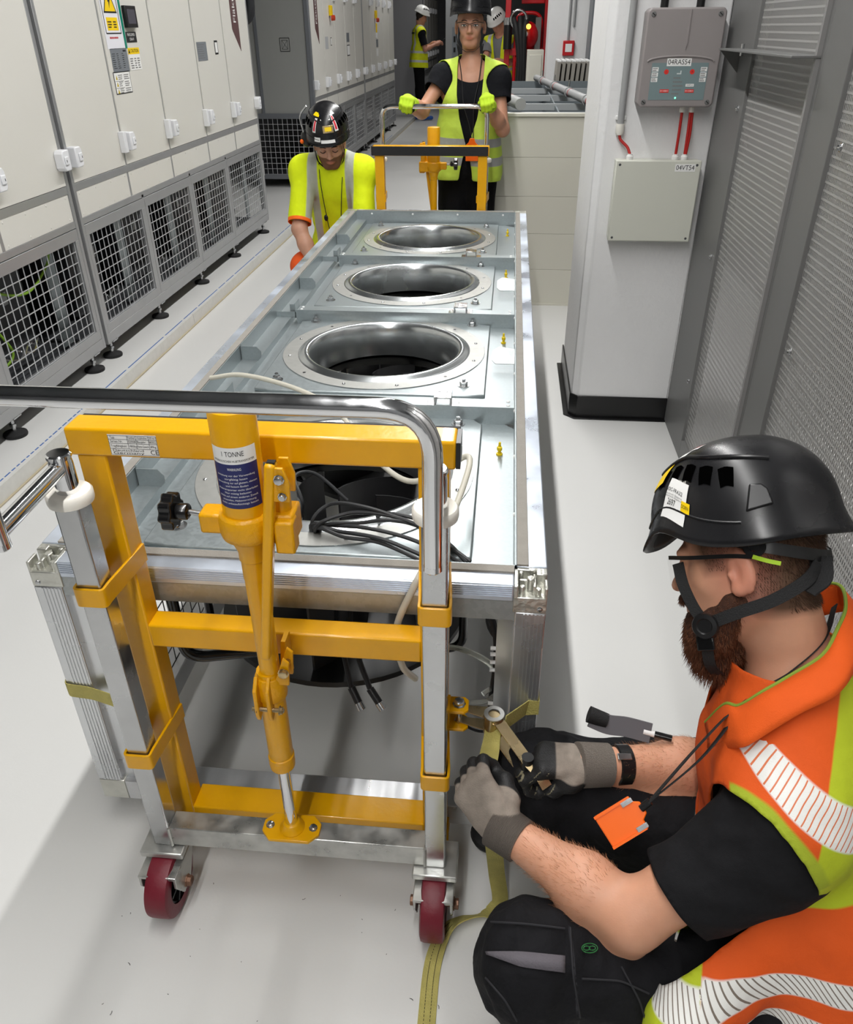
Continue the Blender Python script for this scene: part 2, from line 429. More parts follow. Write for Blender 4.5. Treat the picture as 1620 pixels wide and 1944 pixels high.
    MB().box(LX - .300, LX + .31, y1 + .001, y1 + .008, 1.03, 1.074).build('rubber_strip', BLACKR, tb, bevel=.001)
    MB().box(LX + .306, LX + .313, y0, y1, 1.03, 1.074).build('end_cap', BLACKP, tb)
    MB().box(LX - .25, LX + .25, y0, y1 - .005, .632, .683).build('middle_bar', YELLOW, t, bevel=.004)
    MB().box(LX - .25, LX + .25, y0, y1 + .012, .135, .18).build('bottom_bar', YELLOW, t, bevel=.003)
    for s in (-1, 1):      # toe plates that reach under the load
        MB().box(LX + s * .27 - .03, LX + s * .27 + .03, y1 - .02, y1 + .11, .09, .1).build('toe_plate', YELLOW, t, bevel=.002)
        MB().box(LX + s * .27 - .03, LX + s * .27 + .03, y1 - .02, y1 - .004, .09, .15).build('toe_web', YELLOW, t)
    # sliding loops round the silver posts
    for z in (.795, .405):
        for s in (-1, 1):
            x = LX + s * PX; b = MB(); tt = .005
            xi, xo = x - s * .0245, x + s * .0245          # inner / outer side of the post
            yi = LX + s * .248; yo = LX + s * .2965
            P = [(yo, y0 + .035), (xo, LY - .005), (xo, LY - .0245), (xi, LY - .0245), (xi, LY - .005), (yi - s * .0025, y0 + .045)]
            pts = bend([(p[0], p[1], z + .02) for p in P], .007, 4)
            b.ribbon(pts, (0, 0, 1), .036, tt)
            b.build('guide_loop', YELLOW, t, bevel=.001)
    # lug for the strap ratchet on the right side, bracket on the left
    for s in (1,):
        lug = MB(); x = LX + s * .298
        lug.box(x - .004, x + .003, ym - .03, ym + .01, .465, .525)
        for z in (.47, .515):
            lug.prism([(0, -.02), (.03, -.02), (.038, -.012), (.038, .012), (.03, .02), (0, .02)], ax((s, 0, 0), (0, 1, 0), t=(x, ym - .01, z if s > 0 else z + .006)), .006)
        lb = lug.build('strap_lug', YELLOW, t, bevel=.001)
        bb = MB(); bb.cyl((x + s * .02, ym - .01, .46), (x + s * .02, ym - .01, .53), .006, 10); bolt(bb, (x + s * .02, ym - .01, .521), (0, 0, 1), .01, .01)
        bb.build('lug_bolt', ZINC, lb)
    # hydraulic pump
    px, py = LX - .006, LY
    MB().lathe([(.0002, .985), (.034, .985), (.034, 1.147), (.032, 1.153), (.024, 1.155), (.0002, 1.156)], (px, py, 0), 36).build('oil_reservoir', YELLOW, t)
    hd = MB().lathe([(.0002, .935), (.03, .935), (.041, .944), (.043, .952), (.043, .975), (.04, .985), (.0002, .985)], (px, py, 0), 32)
    hd.obox((px - .05, py, .965), (.04, .036, .034)); hd.obox((px + .052, py + .004, .962), (.05, .05, .05)); hd.obox((px + .064, py - .018, .955), (.03, .03, .056))
    hd.build('pump_head', YELLOWC, t, bevel=.004)
    MB().lathe([(.0002, .86), (.0195, .86), (.0195, .895), (.0215, .897), (.0215, .912), (.03, .936), (.0002, .936)], (px, py, 0), 32).build('pump_cone', YELLOW, t)
    MB().lathe([(.0002, .655), (.0175, .655), (.0185, .862), (.0002, .862)], (px, py, 0), 28).build('pump_tube', YELLOW, t)
    MB().lathe([(.0002, .42), (.021, .42), (.022, .45), (.0225, .452), (.0225, .575), (.021, .66), (.0002, .66)], (px - .003, py, 0), 28).build('ram_cylinder', YELLOW, t)
    MB().lathe([(.012, .418), (.0232, .418), (.0242, .43), (.0242, .447), (.0215, .449)], (px - .003, py, 0), 28).build('gland_nut', YELLOWC, t)
    MB().lathe([(.0002, .226), (.0115, .226), (.0115, .42), (.0002, .42)], (px - .003, py, 0), 24).build('ram', CHROME, t)
    cl = MB()                                  # split clamp with two lugs
    cl.lathe([(.0002, .60), (.026, .60), (.027, .605), (.027, .645), (.024, .652), (.0002, .652)], (px - .002, py, 0), 24)
    for s in (-1, 1):
        cl.prism([(-.006, .58), (.014, .57), (.02, .585), (.018, .64), (0, .66), (-.008, .64)], ax((0, -1, 0), (0, 0, 1), t=(px - .002 + s * .011 - .0035, py - .02, 0)), .007)
        cl.prism([(-.01, .64), (.02, .64), (.024, .69), (.014, .7), (0, .66)], ax((1, 0, 0), (0, 0, 1), t=(px + .016, py + s * .014 + .003, 0)), .006)
    c2 = cl.build('clamp', YELLOWC, t, bevel=.0015)
    bb = MB(); bb.cyl((px - .03, py - .032, .595), (px + .026, py - .032, .595), .004, 8); bolt(bb, (px + .018, py - .032, .595), (1, 0, 0), .007, .006); bolt(bb, (px - .02, py - .032, .595), (-1, 0, 0), .007, .006)
    bb.build('clamp_bolt', PASSIV, c2); bb = MB()
    bb.cyl((px + .03, py - .024, .672), (px + .03, py + .024, .672), .005, 8); bolt(bb, (px + .03, py - .02, .672), (0, -1, 0), .008, .007)
    bb.build('clamp_bolt', PASSIV, c2)
    g = MB(); g.prism([(-.001, .64), (.05, .60), (.05, .69), (.02, .69)], ax((0, 1, 0), (0, 0, 1), t=(px + .012, py + .018, 0)), .008); g.build('gusset', YELLOW, t)
    fp = MB()
    fp.prism([(-.058, -.012), (-.04, -.032), (.04, -.032), (.058, -.012), (.058, .012), (.04, .03), (-.04, .03), (-.058, .012)], Matrix.Translation((px - .004, py, .226)), .008)
    fp.lathe([(.0002, .234), (.026, .234), (.02, .242), (.016, .252), (.0002, .252)], (px - .003, py, 0), 24)
    f2 = fp.build('ram_foot', YELLOW, t, bevel=.0015)
    for s in (-1, 1):
        b = MB(); bolt(b, (px - .004 + s * .044, py, .234), (0, 0, 1), .007, .006); b.build('foot_bolt', ZINC, f2)
    # valve knob
    kn = MB(); kx = ax((0, 1, 0), (0, 0, 1)).to_3x3()
    kc = Vector((px - .118, py, .975))
    pr = []
    for k in range(64):
        a = 2 * PI * k / 64; pr.append((math.cos(a) * (.0275 + .0028 * math.cos(8 * a)), math.sin(a) * (.0275 + .0028 * math.cos(8 * a))))
    kn.prism(pr, ax((0, 1, 0), (0, 0, 1), t=kc - Vector((.011, 0, 0))), .02)
    kn.lathe([(.0002, .008), (.013, .008), (.013, .026), (.011, .029), (.0002, .029)], kc, 18, kx)
    kk = kn.build('valve_knob', BLACKG, t, bevel=.003)
    MB().cyl(kc + Vector((.028, 0, 0)), (px - .055, py, .97), .0042, 10).build('threaded_rod', ZINC, kk)
    # pump piston and lever socket
    MB().cyl((px + .056, py + .004, .985), (px + .056, py + .004, 1.055), .014, 18).build('pump_piston', YELLOW, t)
    lv = MB()
    lv.bar((px + .056, py - .026, 1.08), (px + .012, py - .04, .725), .021, .016, (1, 0, 0))
    l2 = lv.build('lever_socket', YELLOW, t, bevel=.005, segs=3)
    MB().obox((px + .0568, py - .0258, 1.0808), (.012, .009, .003)).build('socket_opening', BLACKP, l2)
    cp = MB()
    for s in (-1, 1): cp.prism([(-.012, 0), (.018, 0), (.02, .03), (.012, .055), (-.002, .055), (-.012, .02)], ax((1, 0, 0), (0, 0, 1), t=(px + .062, py - .016 + s * .016 + .003, 1.02)), .005)
    l3 = cp.build('lever_bracket', YELLOWC, t, bevel=.001)
    b = MB(); bolt(b, (px + .068, py - .035, 1.058), (0, -1, 0), .0065, .007); b.build('pivot_bolt', ZINC, l3); b = MB(); bolt(b, (px + .07, py - .035, 1.03), (0, -1, 0), .0055, .006); b.build('pivot_bolt', ZINC, l3)
    return t
lifter = make_lifter()
lifter2 = copy_tree(lifter)
lifter2.location = (-0.41, 4.42 + (1.11 - LY), 0); lifter2.rotation_euler = (0, 0, PI)
lifter2['label'] = 'yellow and silver wheeled hydraulic lifter whose chrome handle the woman in the vest holds'
# data plate and warning label on the near lifter only
tm = ax((1, 0, 0), (0, 0, 1), t=(LX - .196, LY + .0655, 1.0505))
tp = plate(tm, 0, 0, .078, .036, PAPER, lifter, 'data_plate')
ORG[tp.name] = ORG[lifter.name]
lm = MB()
for yy in (-.0165, -.006, .003, .010, .0165): lm.prism([(-.0385, yy - .0003), (.0385, yy - .0003), (.0385, yy + .0003), (-.0385, yy + .0003)], tm @ Matrix.Translation((0, 0, .0007)), .0001)
for xx in (-.0385, -.008, .006, .026, .0385): lm.prism([(xx - .0003, -.0165 if abs(xx) > .03 else -.006), (xx + .0003, -.0165 if abs(xx) > .03 else -.006), (xx + .0003, .0165), (xx - .0003, .0165)], tm @ Matrix.Translation((0, 0, .0007)), .0001)
lm.build('plate_lines', INK, tp, smooth=0)
for s, x, y, wd in (('Typ', -.032, .0133, .008), ('Panther', -.001, .0133, .012), ('Hubhöhe', .016, .0133, .016), ('250 mm', .032, .0133, .01), ('Serien Nr.', -.026, .0065, .02), ('020008', -.001, .0065, .012), ('Baujahr', .014, .0065, .014), ('08/2022', .032, .0065, .011),
                   ('Tragfähigkeit', -.024, -.0015, .026), ('1800kg', -.001, -.0015, .012), ('Netto Gewicht', .016, -.0015, .018), ('89kg', .032, -.0015, .009), ('Deutschland', -.01, -.009, .05), ('Germany', -.01, -.0135, .05)):
    text(s, .0058, tm @ Matrix.Translation((x, y, .0006)), INK, tp, wid=wd)
text('CE', .011, tm @ Matrix.Translation((.032, -.0115, .0006)), INK, tp)
# curved label round the oil reservoir
def curved(name, r, a0, a1, z0, z1, m, parent, c, n=14):
    b = MB(); vs_ = []
    for k in range(n + 1):
        a = a0 + (a1 - a0) * k / n
        for z in (z0, z1): vs_.append((c[0] + r * math.sin(a), c[1] - r * math.cos(a), z))
    b.add(vs_, [(2 * k, 2 * k + 2, 2 * k + 3, 2 * k + 1) for k in range(n)])
    return b.build(name, m, parent)
pc = (LX - .006, LY)
l1 = curved('warning_label', .0343, R_(-54), R_(68), 1.005, 1.078, NAVY, lifter, pc)
curved('label_head', .0343, R_(-54), R_(68), 1.078, 1.104, PAPER, lifter, pc)
def wraptext(s, size, z, a_mid, m, parent, r=.03455, wid=None):
    b = MB(); text(s, size, Matrix.Identity(4), m, None, wid=wid)
    o = COL.objects[-1]; me = o.data
    vv = [(pc[0] + r * math.sin(a_mid + v.co.x / r), pc[1] - r * math.cos(a_mid + v.co.x / r), z + v.co.y) for v in me.vertices]
    ff = [tuple(p.vertices) for p in me.polygons]
    bpy.data.objects.remove(o); b.add(vv, ff); return b.build('lettering', m, parent, smooth=0)
am = R_(7)
wraptext('1 TONNE', .011, 1.094, am, INK, lifter, wid=.032)
wraptext('HYDRAULISCHER HUBTRANSPORTER', .0048, 1.083, am, INK, lifter, wid=.064)
wraptext('WARNUNG', .006, 1.070, am, PAPER, lifter, wid=.02)
for k, s in enumerate(('Anleitung vor der Verwendung', 'sorgfältig lesen', 'Verwendung nur auf glattem, ebenem', 'und festem Boden', 'Hubtransporter nicht überladen', 'Nur mittig belasten', 'Nicht auf einem anderen Zweck', 'anwenden, Hebevorrichtung', 'nicht unbeaufsichtigt lassen')):
    wraptext(s, .0044, 1.060 - k * .0058, am, PAPER, lifter, wid=min(.064, .0021 * len(s)))
# ------------------------------------------------------------------ fan unit lying on the two lifters
UX0, UX1, UY0, UY1, UZ0, UZ1 = -0.862, 0.102, 1.11, 4.42, 0.10, 0.765
DK = 0.700                                   # deck height
unit = thing('fan_unit', 'long aluminium framed fan unit with four round inlets, carried on two yellow lifters', 'fan unit', ((UX0 + UX1) / 2, (UY0 + UY1) / 2, UZ0))
PW = 0.056
# aluminium frame profiles (each edge is one profile)
def profile(a, b, name='frame_profile', m=ALUB, ribs=None):
    """square aluminium extrusion; ribs = list of (side axis, sign) faces that carry grooves"""
    a, b = Vector(a), Vector(b)
    mb = MB(); lo = [min(a[i], b[i]) for i in range(3)]; hi = [max(a[i], b[i]) for i in range(3)]
    mb.box(lo[0], hi[0], lo[1], hi[1], lo[2], hi[2])
    o = mb.build(name, m, unit, bevel=.0025)
    if ribs:
        L = max(range(3), key=lambda i: hi[i] - lo[i])
        for axis, sg in ribs:
            o_ax = [i for i in range(3) if i not in (L, axis)][0]
            w0, w1 = lo[o_ax], hi[o_ax]; n = 6
            for k in range(n):
                c = w0 + (w1 - w0) * (.3 + .62 * k / (n - 1)); q0 = [0, 0, 0]; q1 = [0, 0, 0]
                q0[L], q1[L] = lo[L] + .003, hi[L] - .003
                q0[o_ax], q1[o_ax] = c - (w1 - w0) * .03, c + (w1 - w0) * .03
                f = hi[axis] if sg > 0 else lo[axis]
                q0[axis], q1[axis] = (f - .0005, f + .0015) if sg > 0 else (f - .0015, f + .0005)
                MB().box(q0[0], q1[0], q0[1], q1[1], q0[2], q1[2]).build('rib', m, o, smooth=0)
    return o
CW = 0.06
zt0 = UZ1 - .05
for x0, x1, s in ((UX0, UX0 + PW, -1), (UX1 - PW, UX1, 1)):
    profile((x0, UY0 + CW, zt0), (x1, UY1 - CW, UZ1), m=FILM)
    profile((x0, UY0 + CW, UZ0), (x1, UY1 - CW, UZ0 + .06))
for y0, y1, s in ((UY0, UY0 + PW, -1), (UY1 - PW, UY1, 1)):
    profile((UX0 + CW, y0, zt0 + .014), (UX1 - CW, y1, UZ1), m=FILM, ribs=[(1, s)] if s < 0 else None)
    profile((UX0 + CW, y0, UZ0), (UX1 - CW, y1, UZ0 + .06), ribs=None)
    for x0, x1 in ((UX0, UX0 + PW), (UX1 - PW, UX1)):
        profile((x0, y0, UZ0 + CW), (x1, y1, UZ1 - CW), ribs=[(1, s)] if s < 0 else None, m=ALU)
MB().box(UX0 + PW, UX1 - PW, UY0 + .003, UY0 + .008, zt0 - .03, zt0 + .014).build('lower_flange', GALVD, unit)
# inner step of the corner posts
for x in (UX0 + PW, UX1 - PW - .03):
    MB().box(x, x + .03, UY0 + .012, UY0 + .02, UZ0 + .06, zt0 - .03).build('post_return', ALU, unit)
# corner castings
CAST = mat('cast_aluminium', (206, 206, 198), .3, .85, bump=.5, bscale=70, var=.1, vscale=30)
for x, sx in ((UX0, 1), (UX1, -1)):
    for y, sy in ((UY0, 1), (UY1, -1)):
        for z, sz in ((UZ1, -1), (UZ0, 1)):
            b = MB()
            def bx(u0, u1, v0, v1, w0, w1):
                xs = sorted((x + sx * u0, x + sx * u1)); ys = sorted((y + sy * v0, y + sy * v1)); zs = sorted((z + sz * w0, z + sz * w1))
                b.box(xs[0], xs[1], ys[0], ys[1], zs[0], zs[1])
            if sz < 0 and sy > 0:      # open skeletal casting, seen from above
                bx(0, .06, 0, .06, .026, .06); bx(0, .06, .052, .06, .002, .03); bx(.052, .06, 0, .06, .002, .03)
                bx(0, .006, 0, .03, .004, .03); bx(.0, .02, .04, .056, .002, .03); bx(.02, .026, .012, .05, .008, .03); bx(.026, .05, .026, .031, .006, .03)
                b.cyl((x + sx * .03, y + .03, UZ1 - .03), (x + sx * .03, y + .03, UZ1 - .002), .0075, 10)
                b.cyl((x + sx * .016, y + .012, UZ1 - .03), (x + sx * .016, y + .012, UZ1 - .012), .0055, 10)
                b.cyl((x + sx * .045, y + .012, UZ1 - .03), (x + sx * .045, y + .012, UZ1 - .008), .005, 10)
                b.cyl((x + sx * .047, y + .044, UZ1 - .03), (x + sx * .047, y + .044, UZ1 - .001), .0045, 8)
            else:
                bx(0, .06, 0, .06, 0, .06)
            co = b.build('corner_casting', CAST, unit, bevel=.002)
            if sz < 0 and sy > 0:
                q = MB(); bolt(q, (x + sx * .012, y, z - .05), (0, -1, 0), .0045, .003); q.build('casting_screw', ZINC, co)
# foam gasket strips on the inner top edge
for x0, x1 in ((UX0 + PW - .022, UX0 + PW - .001), (UX1 - PW + .001, UX1 - PW + .022)):
    MB().box(x0, x1, UY0 + CW, UY1 - CW, UZ1, UZ1 + .004).build('gasket', GASKET, unit)
MB().box(UX0 + CW, UX1 - CW, UY0 + PW - .02, UY0 + PW, UZ1, UZ1 + .004).build('gasket', GASKET, unit)
MB().box(UX0 + CW, UX1 - CW, UY1 - PW, UY1 - PW + .02, UZ1, UZ1 + .004).build('gasket', GASKET, unit)
# galvanised tray: inner walls and deck
ix0, ix1, iy0, iy1 = UX0 + PW, UX1 - PW, UY0 + PW, UY1 - PW
for n_, q in (('tray_wall', (ix0, ix0 + .003, iy0, iy1)), ('tray_wall', (ix1 - .003, ix1, iy0, iy1)), ('tray_wall', (ix0, ix1, iy0, iy0 + .003)), ('tray_wall', (ix0, ix1, iy1 - .003, iy1))):
    MB().box(q[0], q[1], q[2], q[3], DK - .03, UZ1 + .003).build(n_, GALV, unit)
# left side stiffener shelf with lip
MB().box(ix0 + .003, ix0 + .055, iy0 + .003, iy1 - .003, DK + .02, DK + .023).build('side_ledge', GALV, unit)
MB().box(ix0 + .052, ix0 + .055, iy0 + .003, iy1 - .003, DK, DK + .02).build('ledge_lip', GALV, unit)
FANY = [1.60, 2.405, 3.205, 3.99]; FX = -0.375
CHY = [1.915, 2.70, 3.49]
bounds = [iy0 + .003] + CHY + [iy1 - .003]
RIN = 0.215
for k, fy in enumerate(FANY):
    y0, y1 = bounds[k], bounds[k + 1]
    # deck plate with a round hole
    def holed(x0, x1, yy0, yy1, c, r, z0, z1, n=64):
        b = MB(); vs_, fs_ = [], []
        for z in (z1, z0):
            for i in range(n):
                a = 2 * PI * i / n; dx, dy = math.cos(a), math.sin(a)
                tx = ((x1 - c[0]) / dx if dx > 0 else (x0 - c[0]) / dx) if abs(dx) > 1e-9 else 1e9
                ty = ((yy1 - c[1]) / dy if dy > 0 else (yy0 - c[1]) / dy) if abs(dy) > 1e-9 else 1e9
                t_ = min(tx, ty); vs_.append((c[0] + r * dx, c[1] + r * dy, z)); vs_.append((c[0] + t_ * dx, c[1] + t_ * dy, z))
        for i in range(n):
            j = (i + 1) % n
            fs_.append((2 * i, 2 * i + 1, 2 * j + 1, 2 * j)); o = 2 * n
            fs_.append((o + 2 * i, o + 2 * j, o + 2 * j + 1, o + 2 * i + 1))
            fs_.append((2 * i, 2 * j, o + 2 * j, o + 2 * i)); fs_.append((2 * i + 1, o + 2 * i + 1, o + 2 * j + 1, 2 * j + 1))
        return b.add(vs_, fs_)
    holed(ix0 + .003, ix1 - .003, y0, y1, (FX, fy), .27, DK - .004, DK).build('deck_sheet', GALV, unit, smooth=20)
    ym0, ym1 = max(y0 + .012, fy - .345), min(y1 - .006, fy + .345)
    mp = holed(FX - .335, FX + .335, ym0, ym1, (FX, fy), .27, DK + .0005, DK + .012).build('mounting_plate', GALV, unit, smooth=20, bevel=.003)
    # bell mouth: flat ring, rolled lip, throat
    z = DK + .0125
    prof = [(.325, z), (.325, z + .002), (.276, z + .002), (.270, z + .004), (.262, z + .010), (.254, z + .0125), (.246, z + .011), (.240, z + .004), (.235, z - .010), (.231, z - .035), (.228, z - .06), (.226, z - .10)]
    bm_ = MB().lathe(prof, (FX, fy, 0), 88).build('bell_mouth', SPUN, unit, smooth=50)
    FLG = mat('flange_matt', (172, 172, 168), .45, .7, var=.06, vscale=50)
    MB().lathe([(.3245, z + .0022), (.277, z + .0022)], (FX, fy, 0), 88).build('flange_ring', FLG, bm_)
    for i in range(12):
        a = 2 * PI * (i + .5) / 12; q = (FX + .303 * math.cos(a), fy + .303 * math.sin(a), z + .002)
        if i % 3 == 1: MB().lathe([(.0002, .0006), (.005, .0006)], q, 10).build('rivet_hole', BLACKP, bm_)
        else: MB().lathe([(.0055, 0), (.005, .002), (.0025, .0035), (.0002, .004)], q, 10).build('rivet', ZINC, bm_)
    for sx in (-.283, .272):
        for sy in (-.272, .272):
            b = MB(); c = (FX + sx, fy + sy, DK + .012)
            b.lathe([(.0002, 0), (.018, 0), (.018, .002), (.0002, .002)], c, 20); b.hexnut((c[0], c[1], c[2] + .002), .012, .011)
            b.cyl((c[0], c[1], c[2] + .013), (c[0], c[1], c[2] + .021), .0055, 10)
            b.build('corner_bolt', ZINC, unit)
    # impeller and motor under the deck
    im = MB().lathe([(.236, DK - .09), (.24, DK - .08), (.29, DK - .13), (.30, DK - .145), (.30, DK - .15), (.285, DK - .145), (.236, DK - .1)], (FX, fy, 0), 56).build('impeller', BLACKM, unit)
    MB().lathe([(.0002, DK - .335), (.12, DK - .335), (.20, DK - .35), (.30, DK - .365), (.315, DK - .37), (.315, DK - .385), (.12, DK - .375), (.0002, DK - .375)], (FX, fy, 0), 56).build('back_plate', BLACKM, im)
    hb = MB().lathe([(.0002, DK - .20), (.06, DK - .205), (.085, DK - .22), (.09, DK - .25), (.09, DK - .335)], (FX, fy, 0), 36).build('hub', BLACKM, im)
    for i in range(7):
        a = 2 * PI * i / 7 + .3 * k; vs_ = []
        for j in range(7):
            t_ = j / 6; r = .12 + .165 * t_; aa = a - 0.75 * t_
            zt = DK - .11 - .03 * t_; zb = DK - .338 - .025 * t_
            nx, ny = -math.sin(aa), math.cos(aa)
            for (dd, zz) in ((-.0025, zt), (.0025, zt), (.0025, zb), (-.0025, zb)):
                vs_.append((FX + r * math.cos(aa) + nx * dd, fy + r * math.sin(aa) + ny * dd, zz))
        b = MB(); b.add(vs_, [(4 * j + q, 4 * j + (q + 1) % 4, 4 * j + 4 + (q + 1) % 4, 4 * j + 4 + q) for j in range(6) for q in range(4)] + [(3, 2, 1, 0), (24, 25, 26, 27)])
        b.build('blade', mat('impeller_blade', (34, 34, 36), .4), im)
    MB().lathe([(.0002, DK - .38), (.10, DK - .38), (.135, DK - .385), (.14, DK - .40), (.14, DK - .45), (.11, DK - .465), (.0002, DK - .465)], (FX, fy, 0), 40).build('motor', BLACKM, im)
    fr = MB()
    for sx in (-1, 1):
        fr = MB(); fr.tube(bend([(FX + sx * .315, fy - .14, DK - .004), (FX + sx * .315, fy - .14, DK - .40), (FX + sx * .12, fy - .12, DK - .425)], .05), .011, 10); fr.build('support_tube', BLACKG, unit)
        fr = MB(); fr.tube(bend([(FX + sx * .315, fy + .14, DK - .004), (FX + sx * .315, fy + .14, DK - .40), (FX + sx * .12, fy + .12, DK - .425)], .05), .011, 10); fr.build('support_tube', BLACKG, unit)
    # yellow plug nipple on the right margin
    b = MB(); c = (.008, fy + .13, DK)
    b.lathe([(.0002, 0), (.008, 0), (.008, .004), (.004, .005), (.004, .012), (.0065, .013), (.0065, .021), (.0035, .023), (.003, .034), (.0002, .035)], c, 12)
    b.build('yellow_nipple', mat('nipple_yellow', (226, 196, 10), .35), unit)
# cross channels with end plates, screws and cable brackets
for k, cy in enumerate(CHY):
    ch = MB(); ch.box(ix0 + .075, ix1 - .004, cy - .012, cy - .009, DK, .742); ch.box(ix0 + .075, ix1 - .004, cy - .012, cy + .05, .742, .745); ch.box(ix0 + .075, ix1 - .004, cy - .014, cy - .011, .736, .750)
    c_ = ch.build('cross_channel', GALV, unit)
    MB().box(ix0 + .003, ix0 + .075, cy - .012, cy - .009, DK + .02, .742).build('channel_end', GALV, c_)
    ep = MB(); ep.box(ix0 + .07, ix0 + .073, cy - .012, cy + .05, DK + .02, .772); ep.box(ix0 + .05, ix0 + .07, cy + .0, cy + .003, DK + .02, .765); ep.build('end_plate', GALV, c_)
    for q in ((ix0 + .09, cy + .01), (ix0 + .09, cy + .035), (ix1 - .02, cy + .01), (ix1 - .02, cy + .035)):
        b = MB(); b.lathe([(.005, 0), (.0045, .002), (.0002, .0035)], (q[0], q[1], .745), 10); b.build('rivet', WHITEP, c_)
    bx_ = MB(); cx_ = -.147
    bx_.box(cx_ - .023, cx_ + .023, cy - .012, cy + .042, .768, .772); bx_.box(cx_ - .023, cx_ - .019, cy - .012, cy + .042, .745, .77); bx_.box(cx_ + .019, cx_ + .023, cy - .012, cy + .042, .745, .77)
    for s in (-1, 1): bx_.box(cx_ + s * .03 - .012, cx_ + s * .03 + .012, cy - .008, cy + .04, .745, .748)
    o = bx_.build('cable_bracket', ZINC, c_, bevel=.001)
    for q in ((-.01, .004), (.01, .004), (-.01, .026), (.01, .026)):
        MB().box(cx_ + q[0] - .004, cx_ + q[0] + .004, cy + q[1] - .002, cy + q[1] + .002, .7721, .7724).build('slot', BLACKP, unit if False else o)
# folded lugs on the left wall and spare plates on the right wall
for k, y in enumerate((1.47, 2.26, 3.04, 3.80)):
    b = MB(); b.prism([(0, 0), (.05, 0), (.062, .012), (.062, .03), (.05, .045), (0, .045)], ax((1, 0, 0), (0, 0, 1), t=(ix0 + .006, y, DK + .022)), .003)
    b.box(ix0 + .004, ix0 + .007, y, y + .035, DK + .022, UZ1 + .008); b.build('wall_lug', GALV, unit)
for y in (2.30, 3.09):
    b = MB(); b.prism([(0, .012), (.012, 0), (.07, 0), (.07, .052), (.02, .06), (0, .045)], ax((1, 0, 0), (0, .75, .66), t=(ix1 - .072, y, DK + .016)), .003); b.build('folded_lug', GALVD, unit)
for x in (-.72, -.5, -.26, -.02):
    for y in (iy1 - .003,):
        b = MB(); b.lathe([(.005, 0), (.0045, .002), (.0002, .0035)], (x, y, UZ1 - .012), 10, ax((1, 0, 0), (0, 0, 1)).to_3x3()); b.build('rivet', WHITEP, unit)
for y in np.linspace(iy0 + .2, iy1 - .2, 12):
    b = MB(); b.lathe([(.005, 0), (.0045, .002), (.0002, .0035)], (ix1 - .003, y, UZ1 - .012), 10, ax((0, 1, 0), (0, 0, -1)).to_3x3()); b.build('rivet', WHITEP, unit)
# wire mesh on the left side and the far side
def wiremesh(name, parent, m, p0, u, v, nu, nv, r=.0018, kind='stuff', n=5):
    p0, u, v = Vector(p0), Vector(u), Vector(v); b = MB()
    for i in range(nu + 1): a = p0 + u * (i / nu); b.tube([a, a + v], r, n, caps=False)
    for j in range(nv + 1): a = p0 + v * (j / nv); b.tube([a, a + u], r, n, caps=False)
    return b.build(name, m, parent, kind=kind)
DWIRE = mat('dark_wire', (58, 60, 62), .5, .5)
wiremesh('side_mesh', unit, DWIRE, (UX0 + .03, UY0 + .06, UZ0 + .06), (0, UY1 - UY0 - .12, 0), (0, 0, .55), 66, 11, .0016)
# cables lying over the near bell mouth
def pz(x, y, z): return onZ(x, y, z)
LOOM = mat('cable_grey_black', (44, 45, 47), .5)
for k, pts in enumerate((
    [(640, 1080, .55), (592, 1004, .72), (625, 958, .76), (690, 962, .77), (760, 985, .755), (815, 1010, .73), (893, 1066, .712)],
    [(660, 1070, .55), (598, 1008, .72), (660, 975, .755), (735, 978, .76), (800, 1000, .745), (850, 1030, .72), (886, 1068, .712)],
    [(650, 1090, .56), (590, 1002, .72), (640, 998, .735), (700, 1003, .745), (770, 1020, .735), (830, 1045, .72), (878, 1070, .712)],
    [(670, 1080, .55), (596, 1004, .718), (650, 1010, .73), (720, 1022, .738), (780, 1045, .725), (830, 1068, .715)],
    [(655, 1090, .55), (600, 1006, .718), (655, 1020, .726), (720, 1030, .728), (790, 1060, .72), (815, 1075, .714)],
    [(655, 1090, .55), (606, 1006, .718), (690, 992, .745), (745, 988, .755), (800, 1002, .74), (870, 1050, .716)],
    [(700, 1000, .60), (710, 985, .70), (735, 975, .75), (790, 985, .75), (830, 1005, .735)],
    [(560, 1010, .5), (575, 960, .66), (560, 905, .70), (600, 900, .68), (660, 950, .62)])):
    P = [pz(*q) for q in pts]
    MB().tube(spline(P, 8), .0042, 8).build('cable', LOOM, unit)
# clear hoses
hose = [(-.80, 1.98, .775), (-.70, 1.96, .795), (-.55, 1.90, .79), (-.43, 1.83, .77), (-.36, 1.75, .745), (-.27, 1.60, .735), (-.19, 1.50, .745), (-.12, 1.49, .775), (-.07, 1.52, .80), (-.055, 1.47, .81), (-.075, 1.35, .78), (-.098, 1.20, .785), (-.115, 1.135, .784), (-.135, 1.103, .755), (-.168, 1.1015, .66), (-.16, 1.1015, .57), (-.14, 1.14, .50)]
MB().tube(spline(hose, 8), .0066, 12).build('clear_hose', MILKY, unit)
MB().tube(spline([(-.16, 1.20, .50), (-.08, 1.20, .535), (.0, 1.19, .51), (.028, 1.18, .46), (.0, 1.17, .42), (-.08, 1.17, .415), (-.12, 1.18, .42)], 8), .0055, 10).build('hose_loop', CLEAR, unit)
MB().tube(spline([(-.14, 1.21, .49), (-.07, 1.21, .525), (.005, 1.2, .50), (.024, 1.19, .46), (-.005, 1.18, .43)], 8), .0055, 10).build('hose_loop', CLEAR, unit)
